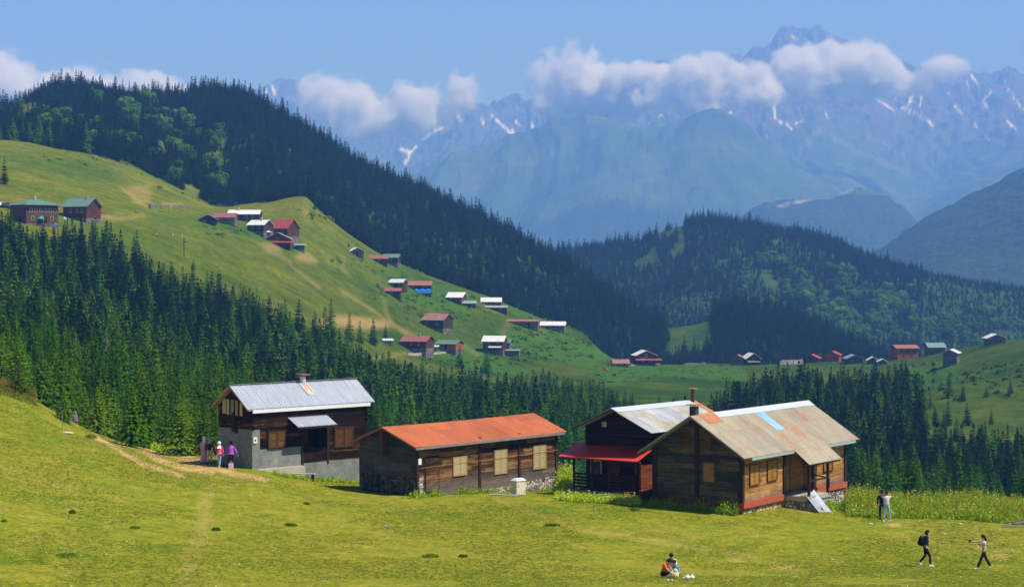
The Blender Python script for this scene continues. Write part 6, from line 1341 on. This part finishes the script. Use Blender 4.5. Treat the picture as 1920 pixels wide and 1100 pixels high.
q = hit(125, 812, 60, 150); b_ = empty('sign_board', (q.x, q.y, zxy(q.x, q.y)), R(10), 'pale board lying on short legs on the left meadow slope', 'board'); m = MB(); m.beam((-.42, 0, .12), (.42, .05, .02), .5, .04); m.build('board', M_WHITEP, b_); m = MB(); m.box(-.3, -.25, -.1, .1, -.15, .1); m.build('leg', M_GREYWOOD, b_)
q = hit(117, 803, 60, 150); m = MB(); m.tube([(0, 0, -.2), (0.02, 0, 1.15)], .025, 6); m.box(-.06, .06, -.03, .03, 1.1, 1.22); o = m.build('thin_post', M_GREYWOOD); o.location = (q.x, q.y, zxy(q.x, q.y)); tag(o, 'thin upright post behind the pale board on the left slope', 'post')
for j, (px, py, a, L_, lb) in enumerate([(1905, 988, .1, 1.6, 'longest grey plank of the scrap pile at the right edge'), (1912, 984, .5, 1.2, 'crossed plank on top of the scrap pile at the right edge'), (1898, 985, -.3, 1.0, 'short plank at the left of the scrap pile by the right edge')]):
    q = hit(px, py, 60, 125); m = MB(); m.beam((-L_ / 2, 0, .05 + .06 * j), (L_ / 2, 0, .12 + .08 * j), .16, .04); o = m.build('scrap_plank', M_GREYWOOD); o.location = (q.x, q.y, zxy(q.x, q.y)); o.rotation_euler = (0, 0, a); tag(o, lb, 'plank', 'scrap planks at the right edge')
# ---- herbs, weeds and grass
def herb_mat(name, a, b): return needle_mat(name, a, b, tuple(.5 * (x + y) for x, y in zip(a, b)))
M_HERB = herb_mat('herb_leaves', (.24, .40, .016), (.52, .68, .045)); M_SORREL = herb_mat('sorrel_seed', (.34, .19, .04), (.55, .38, .08)); M_TUFT = herb_mat('grass_blades', (.130, .230, .012), (.330, .330, .040)); M_FLOWER = plain('white_umbel', (.62, .62, .55), .8, .1)
def herbs(name, label, region, n, hh, seed, redf=.3, spread=.16, flowers=.03, leaf=.11, mats=None, cat='weeds'):
    """region(rg) -> (X, Y, scale); n stems, each a little fan of leaves with a seed head"""
    rg_ = np.random.default_rng(seed)
    S = np.array([region(rg_) for _ in range(n)]); zz = zat(960 + F * S[:, 0] / S[:, 1], S[:, 1]); big = .35 + 1.35 * fbm(S[:, 0] / 1.9, S[:, 1] / 1.9, 4, seed + 60)
    hh_ = hh * S[:, 2] * rg_.uniform(.5, 1.15, n) * big; lean = rg_.normal(0, .12, (n, 2)); red = rg_.random(n) < redf; nl = (5 + 6 * hh_ / .8).astype(int)
    st = np.repeat(np.arange(n), nl); t = rg_.random(len(st)); N_ = len(st)
    c = np.stack([S[st, 0] + lean[st, 0] * t * hh_[st] + rg_.normal(0, 1, N_) * spread * .5 * (1.1 - t), S[st, 1] + lean[st, 1] * t * hh_[st] + rg_.normal(0, 1, N_) * spread * .5 * (1.1 - t), zz[st] + t * hh_[st]], 1)
    u = rg_.normal(size=(N_, 3)); u[:, 2] = abs(u[:, 2]) + .4; u /= np.linalg.norm(u, axis=1)[:, None]; v = rg_.normal(size=(N_, 3)); v -= u * (v * u).sum(1)[:, None]; v /= np.linalg.norm(v, axis=1)[:, None]
    s_ = (leaf * rg_.uniform(.6, 1.3, N_) * (1.2 - .6 * t))[:, None]
    Q = np.stack([c - u * s_ * .5, c + v * s_ * .35, c + u * s_, c - v * s_ * .35], 1); MI = [int(x) for x in (red[st] & (t > .55))]
    fl = np.where(rg_.random(n) < flowers)[0]; F_ = []
    for i in fl:
        cc = np.array([S[i, 0] + lean[i, 0] * hh_[i], S[i, 1] + lean[i, 1] * hh_[i], zz[i] + hh_[i] * 1.02])
        for a_ in range(3): u_ = np.array([math.cos(a_), math.sin(a_), .1]) * .07; v_ = np.array([-math.sin(a_), math.cos(a_), .15]) * .07; F_.append([cc - u_, cc + v_, cc + u_, cc - v_]); MI.append(2)
    if F_: Q = np.concatenate([Q, np.array(F_)])
    me = quads_mesh(name, np.array(Q), (mats or [M_HERB])[0]); me.materials.append((mats or [0, M_SORREL])[1]); me.materials.append(M_FLOWER); me.polygons.foreach_set('material_index', MI)
    o = bpy.data.objects.new(name, me); C.objects.link(o); return tag(o, label, cat, kind='stuff')
_gx = np.arange(-60, 45, 5.); _gy = np.arange(70, 152, 5.); _GX, _GY = np.meshgrid(_gx, _gy); _GZ = zat((960 + F * _GX / _GY).ravel(), _GY.ravel()).reshape(_GX.shape)
def zxy_fast(x, y):
    fx = min(max((x + 60) / .5, 0), len(_gx) - 2.001); fy = min(max((y - 70) / .5, 0), len(_gy) - 2.001); i, j = int(fx), int(fy); a, b = fx - i, fy - j
    return (_GZ[j, i] * (1 - a) + _GZ[j, i + 1] * a) * (1 - b) + (_GZ[j + 1, i] * (1 - a) + _GZ[j + 1, i + 1] * a) * b
def strip(px0, px1, d0, d1, fade=0.0):
    def f(rg_):
        px = rg_.uniform(px0, px1); a = d0(px) if callable(d0) else d0; b = d1(px) if callable(d1) else d1; D = rg_.uniform(a, b); return (px - 960) / F * D, D, .45 + .55 * min(1, (D - a) / 2.5)
    return f
herbs('tall_weeds', 'tall green and reddish flowering weeds along the meadow edge at the right', strip(1588, 1990, lambda p: np.interp(p, [1588, 1640, 1700, 1800, 1900, 1990], [116.5, 116.2, 116.5, 116.5, 114, 113]), lambda p: 126), 8500, 1.05, 1, .30, .2, .005)
herbs('weeds_between_houses', 'bright green weeds growing between the orange-roofed house and the red porch', strip(1046, 1075, 126, 134), 900, 1.3, 2, .1, .2, .02)
def porch_strip(rg_):
    t = rg_.random(); px = 1040 + t * 160; D = 119.5 + rg_.uniform(0, 3.4) - t * 1.6; return (px - 960) / F * D, D, .5 + .5 * rg_.random()
herbs('weeds_by_porch', 'bright green weeds in front of the dark red porch', porch_strip, 1200, .46, 3, .14, .15, .03)
def gable_foot(rg_):
    t = rg_.random(); p = H3.matrix_basis @ Vector((-.25 - rg_.random() * .6, 5.9 * t, 0)); return p.x, p.y, .3 + .7 * rg_.random() ** 2
herbs('weeds_at_gable', 'nettles along the foot of the shaded plank gable', gable_foot, 420, .75, 4, .0, .12, 0)
def stone_foot(rg_):
    p = H3.matrix_basis @ Vector((6.6 + rg_.random() * 6.2, -1.65 - rg_.random() * .8, 0)); return p.x, p.y, .3 + .7 * rg_.random()
herbs('weeds_at_stone_wall', 'green weeds at the foot of the pale rubble wall and steps', stone_foot, 420, .6, 5, .05, .14, 0)
def orange_foot(rg_):
    p = H2.matrix_basis @ Vector((rg_.choice([-.5, 1.2, 4.2, 5.6, 9.3, 12.5]) + rg_.normal(0, .5), -.35 - rg_.random() * .4, 0)); return p.x, p.y, .3 + .7 * rg_.random()
herbs('weeds_at_long_house', 'short green weeds along the wall of the orange-roofed house', orange_foot, 360, .5, 6, .0, .12, 0)
def silver_foot(rg_):
    p = H1.matrix_basis @ Vector((.6 + rg_.random() * 8.8, -.95 - rg_.random() * .5, 0)); return p.x, p.y, .3 + .7 * rg_.random()
herbs('weeds_at_silver_house', 'fresh green weeds along the grey base of the silver-roofed house', silver_foot, 420, .45, 7, .0, .12, 0)
herbs('red_sorrel', 'orange-red sorrel on the shoulder of the meadow at the left edge', strip(-60, 68, lambda p: 139, lambda p: 150), 2600, .75, 8, .85, .16, 0)
herbs('crest_weeds', 'fresh green undergrowth where the meadow meets the young spruces', strip(285, 400, 137, 143), 1500, .6, 9, .0, .2, 0)
M_CLUMP = herb_mat('clump_leaves', (.060, .150, .010), (.140, .260, .018))
# single clumps on the meadow
for px, py, h_, w_, lb in [(170, 822, .55, .9, 'round bright green bush on the left meadow slope near the dirt track'), (136, 962, .35, .35, 'small dark green thistle clump on the left meadow'), (405, 994, .3, .45, 'brownish tuft of grass in the middle of the meadow'), (125, 1042, .25, .9, 'low green clump near the lower left corner'),
                           (807, 1044, .28, .8, 'low dark green plant clump left of the meadow centre bottom'), (868, 1044, .25, .45, 'small green plant clump right of its twin at the bottom centre'), (545, 985, .22, .7, 'flat green clump above the bottom centre'), (253, 990, .2, .5, 'whitish flowering tuft on the left meadow'), (575, 945, .2, .4, 'small green tuft below the bench'),
                           (1035, 985, .16, .9, 'flat green patch of leaves in the mid meadow'), (1190, 957, .35, .6, 'leafy clump at the corner of the dark red house'), (8, 978, .22, .3, 'small dark tuft at the left edge of the meadow')]:
    q = hit(px, py, 60, 150); rg_ = np.random.default_rng(px); Q = []
    for _ in range(int(260 * w_ + 90)):
        a = rg_.uniform(0, 6.28); rr = w_ * .5 * math.sqrt(rg_.random()); c = np.array([rr * math.cos(a), rr * math.sin(a), rg_.random() * h_ * .6 * (1 - (rr / (w_ * .55)) ** 2 * .7)]); u = rg_.normal(size=3); u[2] = abs(u[2]) + .5; u /= np.linalg.norm(u); v = rg_.normal(size=3); v -= u * v.dot(u); v /= np.linalg.norm(v); s_ = .055
        Q.append([c - u * s_ * .5, c + v * s_ * .4, c + u * s_, c - v * s_ * .4])
    me = quads_mesh('plant_clump', np.array(Q), M_CLUMP); o = bpy.data.objects.new('plant_clump', me); C.objects.link(o); o.location = (q.x, q.y, zxy(q.x, q.y)); tag(o, lb, 'plant')
# meadow grass: real blades in tufts over the near ground
rg_ = np.random.default_rng(77); n = 110000
D = np.sqrt(rg_.uniform(72.0 ** 2, 142.0 ** 2, n)); px = rg_.uniform(-20, 1940, n); X_ = (px - 960) / F * D
k = fbm(X_ / 5, D / 5, 4, 33) > rg_.uniform(.36, .56, n); X_, D, px = X_[k], D[k], px[k]; n = len(D)
Z_ = zat(px, D); Q = np.zeros((n, 2, 4, 3)); base = np.stack([X_, D, Z_], 1)
for b in range(2):
    a = rg_.uniform(0, 6.28, n); hgt = rg_.uniform(.004, .016, n) * (.6 + .9 * fbm(X_ / 7, D / 7, 3, 44)); wv = rg_.uniform(.03, .07, n); d = np.stack([np.cos(a) * wv, np.sin(a) * wv, 0 * a], 1); lean = np.stack([rg_.normal(0, .05, n), rg_.normal(0, .05, n), hgt], 1); off = np.stack([rg_.normal(0, .06, n), rg_.normal(0, .06, n), .012 + 0 * a], 1)
    Q[:, b, 0] = base + off - d; Q[:, b, 1] = base + off + d; Q[:, b, 2] = base + off + d * .5 + lean; Q[:, b, 3] = base + off - d * .6 + lean * .8
me = quads_mesh('meadow_grass', Q.reshape(-1, 4, 3), M_TUFT); o = bpy.data.objects.new('meadow_grass', me); C.objects.link(o); tag(o, 'short yellow-green grass of the sunlit meadow', 'grass', kind='stuff')
# scattered daisies and pale stones
rg_ = np.random.default_rng(21); n = 600; D = np.sqrt(rg_.uniform(74.0 ** 2, 138.0 ** 2, n)); px = rg_.uniform(-20, 1940, n); X_ = (px - 960) / F * D; k = fbm(X_ / 6, D / 6, 3, 35) > rg_.uniform(.40, .62, n); X_, D, px = X_[k], D[k], px[k]; n = len(D); Z_ = zat(px, D) + .05
Q = np.zeros((n, 4, 3)); s_ = rg_.uniform(.010, .022, n)
for j, (a, b) in enumerate(((-1, -1), (1, -1), (1, 1), (-1, 1))): Q[:, j] = np.stack([X_ + a * s_, D + b * s_ * 1.5, Z_ + b * s_ * .5], 1)
me = quads_mesh('meadow_flowers', Q, M_FLOWER); o = bpy.data.objects.new('meadow_flowers', me); C.objects.link(o); tag(o, 'tiny white flowers sprinkled over the meadow', 'flowers', kind='stuff')
for j, (px, py, r_, lb) in enumerate([(723, 986, .10, 'small pale stone in the middle of the meadow'), (1632, 983, .16, 'flat pale stone left of the couple by the weeds'), (1800, 983, .16, 'flat pale stone in front of the right weeds'), (1770, 1001, .12, 'small grey stone above the striding woman'), (1560, 1049, .12, 'small pale stone left of the man with the backpack')]):
    q = hit(px, py, 60, 130); m = MB(); m.ball((0, 0, r_ * .2), (r_, r_ * .8, r_ * .45), 7, 5); o = m.build('stone', M_CONC); o.location = (q.x, q.y, zxy(q.x, q.y)); tag(o, lb, 'stone')
# shrubs on the alp edges
rg_ = np.random.default_rng(9); Q = []
for (x0, x1, y0, y1, n, s0) in [(60, 420, 285, 400, 150, 1.0), (690, 800, 490, 560, 90, .6), (740, 900, 550, 600, 160, .6), (960, 1110, 615, 680, 260, .7), (900, 1100, 560, 610, 90, .6), (620, 720, 480, 510, 40, .6), (380, 470, 425, 445, 50, .6), (1100, 1400, 685, 720, 200, .5), (1700, 1920, 680, 750, 160, .9), (560, 620, 375, 410, 30, 1.0), (780, 1000, 660, 705, 150, .7)]:
    for _ in range(int(n * .55)):
        px = rg_.uniform(x0, x1); py = rg_.uniform(y0, y1); P = hit(px, py, 440, 1000)
        if forest_mask([px], [P.y])[0] > 0 and x0 != 60: continue
        if x0 == 60:
            low = np.interp(px, [60, 200, 300, 420], [285, 305, 345, 385])
            if py > low + 12: continue
        s_ = s0 * rg_.uniform(.5, 1.7)
        for __ in range(14): d = rg_.normal(size=3); d /= np.linalg.norm(d); c = np.array(P) + d * s_ * np.array([1.3, 1, .6]); u = rg_.normal(size=3); u /= np.linalg.norm(u); v = np.cross(d, u); v /= np.linalg.norm(v); u = np.cross(v, d); w_ = s_ * .55; Q.append([c - u * w_, c + v * w_, c + u * w_, c - v * w_])
me = quads_mesh('low_shrubs', np.array(Q), herb_mat('shrub_leaves', (.050, .120, .012), (.120, .215, .022))); o = bpy.data.objects.new('low_shrubs', me); C.objects.link(o); tag(o, 'low green shrubs and herb clumps dotting the alp', 'shrubs', kind='stuff')
# the rest of the wood: one object each, copies of the same trees on points
chosen = set(single) | set(single_b)
def wood_nodes(name, protos):
    g = bpy.data.node_groups.new(name, 'GeometryNodeTree')
    g.interface.new_socket('Geometry', in_out='INPUT', socket_type='NodeSocketGeometry'); g.interface.new_socket('Geometry', in_out='OUTPUT', socket_type='NodeSocketGeometry')
    N = g.nodes; L = g.links; i = N.new('NodeGroupInput'); o = N.new('NodeGroupOutput')
    jo = N.new('GeometryNodeJoinGeometry')
    for pr in reversed(protos):      # the join lists its inputs last to first
        j = N.new('GeometryNodeJoinGeometry')
        for ob in pr:
            oi = N.new('GeometryNodeObjectInfo'); oi.transform_space = 'ORIGINAL'; oi.inputs[0].default_value = ob; L.new(oi.outputs['Geometry'], j.inputs[0])
        gi = N.new('GeometryNodeGeometryToInstance'); L.new(j.outputs[0], gi.inputs[0]); L.new(gi.outputs[0], jo.inputs[0])
    ip = N.new('GeometryNodeInstanceOnPoints'); L.new(i.outputs[0], ip.inputs['Points']); L.new(jo.outputs[0], ip.inputs['Instance']); ip.inputs['Pick Instance'].default_value = True
    def att(nm, ty):
        a = N.new('GeometryNodeInputNamedAttribute'); a.data_type = ty; a.inputs[0].default_value = nm; return a.outputs[0]
    L.new(att('pick', 'INT'), ip.inputs['Instance Index']); L.new(att('turn', 'FLOAT_VECTOR'), ip.inputs['Rotation']); L.new(att('size', 'FLOAT_VECTOR'), ip.inputs['Scale'])
    L.new(ip.outputs[0], o.inputs[0]); return g
def wood(name, idx, protos, h0, label, hs=1.0):
    objs = []
    n = len(idx); me = bpy.data.meshes.new(name)
    me.vertices.add(n); co = np.stack([pts[idx, 0], pts[idx, 1], Zp[idx] - 0.2], 1); me.vertices.foreach_set('co', co.reshape(-1).astype(np.float32))
    s = H_[idx] / h0 * hs; sx = s * (rg.uniform(.85, 1.3, n) + .10 * ((pts[idx, 1] < 420) & (pts[idx, 2] < 500)))
    a = me.attributes.new('size', 'FLOAT_VECTOR', 'POINT'); a.data.foreach_set('vector', np.stack([sx, sx, s], 1).reshape(-1).astype(np.float32))
    a = me.attributes.new('turn', 'FLOAT_VECTOR', 'POINT'); a.data.foreach_set('vector', np.stack([rg.normal(0, .03, n), rg.normal(0, .03, n), rg.uniform(0, 6.28, n)], 1).reshape(-1).astype(np.float32))
    a = me.attributes.new('pick', 'INT', 'POINT'); a.data.foreach_set('value', rg.integers(0, len(protos), n).astype(np.int32))
    o = bpy.data.objects.new(name, me); C.objects.link(o); tag(o, label, 'forest', kind='stuff')
    md = o.modifiers.new('trees', 'NODES'); md.node_group = wood_nodes(name, protos); return o
def standing(meshes):      # the placed trees that carry these meshes serve as patterns
    out = []
    for cr, tr, h in meshes:
        c = next(o for o in C.objects if o.data is cr); t = next(o for o in C.objects if o.data is tr); out.append((c, t))
    return out
rest = np.array([i for i in np.where(~broad)[0] if i not in chosen]); restb = np.array([i for i in np.where(broad)[0] if i not in chosen])
nr_ = rest[pts[rest, 1] < 330]; fr_ = rest[pts[rest, 1] >= 330]
for k_, P_ in enumerate([p for p in MIDP + NEARP + YOUNGP if not any(o.data is p[0] for o in C.objects)]): print('unused proto', P_[2])
# one point cloud for all remaining spruces; near ones pick the dense crowns
pick_protos = MIDP + NEARP + FARP
wo = wood('spruce_forest', np.concatenate([fr_, nr_]), standing(pick_protos), 11.0, 'dark green spruce forest covering the slopes and ridges round the valley')
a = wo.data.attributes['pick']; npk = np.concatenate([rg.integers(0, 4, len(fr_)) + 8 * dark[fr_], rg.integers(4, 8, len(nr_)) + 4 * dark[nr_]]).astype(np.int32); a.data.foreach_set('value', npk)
wood('broadleaf_forest', restb, standing(LEAFP), 7.0, 'lighter green broadleaf wood mixed into the spruces of the middle hill', 0.95)
# ---------------------------------------------------------------- clouds clinging to the far range
def cloud(label, D, puffs, dens=0.010, seed=0.0, depth=0.9, nsc=1.0, thr=0.50):
    """puffs: (photo column, row, half width px, half height px); one box of air whose density follows the puffs and a noise"""
    k = D / F; cs = [((a - 960) * k, -(b - HY) * k, c * k, d * k) for a, b, c, d in [(p[0], p[1], p[2] * 1.05, p[3] * 1.18) for p in puffs]]
    x0 = min(c[0] - c[2] * 1.15 for c in cs); x1 = max(c[0] + c[2] * 1.15 for c in cs); z0 = min(c[1] - c[3] * 1.2 for c in cs); z1 = max(c[1] + c[3] * 1.2 for c in cs); dy = max(min(c[2], c[3] * 1.6) for c in cs) * 1.15 * depth
    O = Vector(((x0 + x1) / 2, D, (z0 + z1) / 2)); m = MB(); m.box(x0 - O.x, x1 - O.x, -dy, dy, z0 - O.z, z1 - O.z)
    mt = bpy.data.materials.new('cloud_vapour'); mt.use_nodes = True; t = mt.node_tree; n = t.nodes; l = t.links; n.clear()
    out = n.new('ShaderNodeOutputMaterial'); vol = n.new('ShaderNodeVolumePrincipled'); l.new(vol.outputs[0], out.inputs['Volume'])
    vol.inputs['Color'].default_value = (1, 1, 1, 1); vol.inputs['Anisotropy'].default_value = 0.0
    tc = n.new('ShaderNodeTexCoord'); co = tc.outputs['Object']
    def noise(sc, det, off, rough=0.6):
        mp = n.new('ShaderNodeMapping'); mp.inputs['Location'].default_value = (seed + off, seed * 1.7, off); l.new(co, mp.inputs[0]); q = n.new('ShaderNodeTexNoise'); q.inputs['Scale'].default_value = sc; q.inputs['Detail'].default_value = det; q.inputs['Roughness'].default_value = rough; l.new(mp.outputs[0], q.inputs['Vector']); return q.outputs[0]
    def M(op, a, b=None, c=None, clamp=False):
        q = n.new('ShaderNodeMath'); q.operation = op; q.use_clamp = clamp
        for i, v in enumerate((a, b, c)):
            if v is None: continue
            if isinstance(v, bpy.types.NodeSocket): l.new(v, q.inputs[i])
            else: q.inputs[i].default_value = v
        return q.outputs[0]
    acc = None
    for cx, cz, rx, rzz in cs:
        ry = min(rx, rzz * 1.6) * depth
        mp = n.new('ShaderNodeMapping'); mp.vector_type = 'POINT'; mp.inputs['Scale'].default_value = (1 / rx, 1 / ry, 1 / rzz); mp.inputs['Location'].default_value = (-(cx - O.x) / rx, 0, -(cz - O.z) / rzz); l.new(co, mp.inputs[0])
        ln = n.new('ShaderNodeVectorMath'); ln.operation = 'LENGTH'; l.new(mp.outputs[0], ln.inputs[0]); f = M('SUBTRACT', 1.0, ln.outputs['Value'])
        if acc is None: acc = f
        else: acc = M('SMOOTH_MAX', acc, f, 0.25)
    n1 = noise(0.0052 * nsc, 8, 3.0, 0.68); s = M('MULTIPLY_ADD', M('SUBTRACT', n1, 0.5), 3.5, acc); s = M('SUBTRACT', s, thr - 0.32)
    # flat, torn base and domed tops
    d_ = M('MULTIPLY', M('MULTIPLY', s, 1.5, clamp=True), dens)
    edge = M('MULTIPLY', M('ADD', acc, 0.12), 5.0, clamp=True); d_ = M('MULTIPLY', d_, edge)
    l.new(d_, vol.inputs['Density'])
    o = m.build('cloud', mt); o.location = O; tag(o, label, 'cloud', kind='stuff'); mt.cycles.volume_step_rate = 0.5
    return o
cloud('broad white cumulus bank in front of the range, left of the rocky peak', 10400, [(1075, 150, 85, 62), (1130, 175, 110, 52), (1200, 165, 90, 45), (1040, 190, 60, 35)], 0.065, 1.0)
cloud('ragged cloud left of and below the rocky peak', 10100, [(1320, 165, 90, 55), (1400, 160, 80, 42), (1330, 115, 28, 18), (1260, 180, 80, 34)], 0.055, 400.0)
cloud('cloud veiling the right flank of the rocky peak', 10300, [(1520, 135, 90, 50), (1590, 120, 75, 48), (1640, 150, 80, 40), (1480, 160, 60, 34)], 0.055, 800.0)
cloud('smaller cloud tuft on the ridge right of the rocky peak', 10600, [(1770, 135, 52, 36), (1720, 158, 70, 26), (1650, 160, 50, 22)], 0.050, 1300.0)
cloud('long white cloud behind the wooded ridge, over the left end of the range', 10200, [(620, 185, 75, 50), (700, 215, 110, 48), (780, 205, 90, 48), (865, 175, 48, 42), (680, 240, 90, 26)], 0.058, 1700.0)
cloud('low cloud bank behind the wooded ridge at the upper left', 9800, [(10, 160, 110, 58), (120, 170, 140, 48), (250, 175, 130, 42), (-80, 165, 120, 60)], 0.058, 2300.0)
# ---------------------------------------------------------------- haze
hz = MB(); hz.box(-11500, 11500, -60, 17200, -2400, 1990)
def haze_mat():
    m = bpy.data.materials.new('haze'); m.use_nodes = True; n = m.node_tree.nodes; n.clear()
    o = n.new('ShaderNodeOutputMaterial'); v = n.new('ShaderNodeVolumePrincipled')
    v.inputs['Color'].default_value = (0.18, 0.40, 1.0, 1); v.inputs['Density'].default_value = 1.6e-4
    v.inputs['Absorption Color'].default_value = (0.46, 0.42, 1, 1)
    v.inputs['Anisotropy'].default_value = 0.0
    m.node_tree.links.new(v.outputs[0], o.inputs['Volume']); return m
haze = hz.build('haze', haze_mat()); tag(haze, 'pale blue mountain haze filling the valley air', 'haze', kind='stuff')
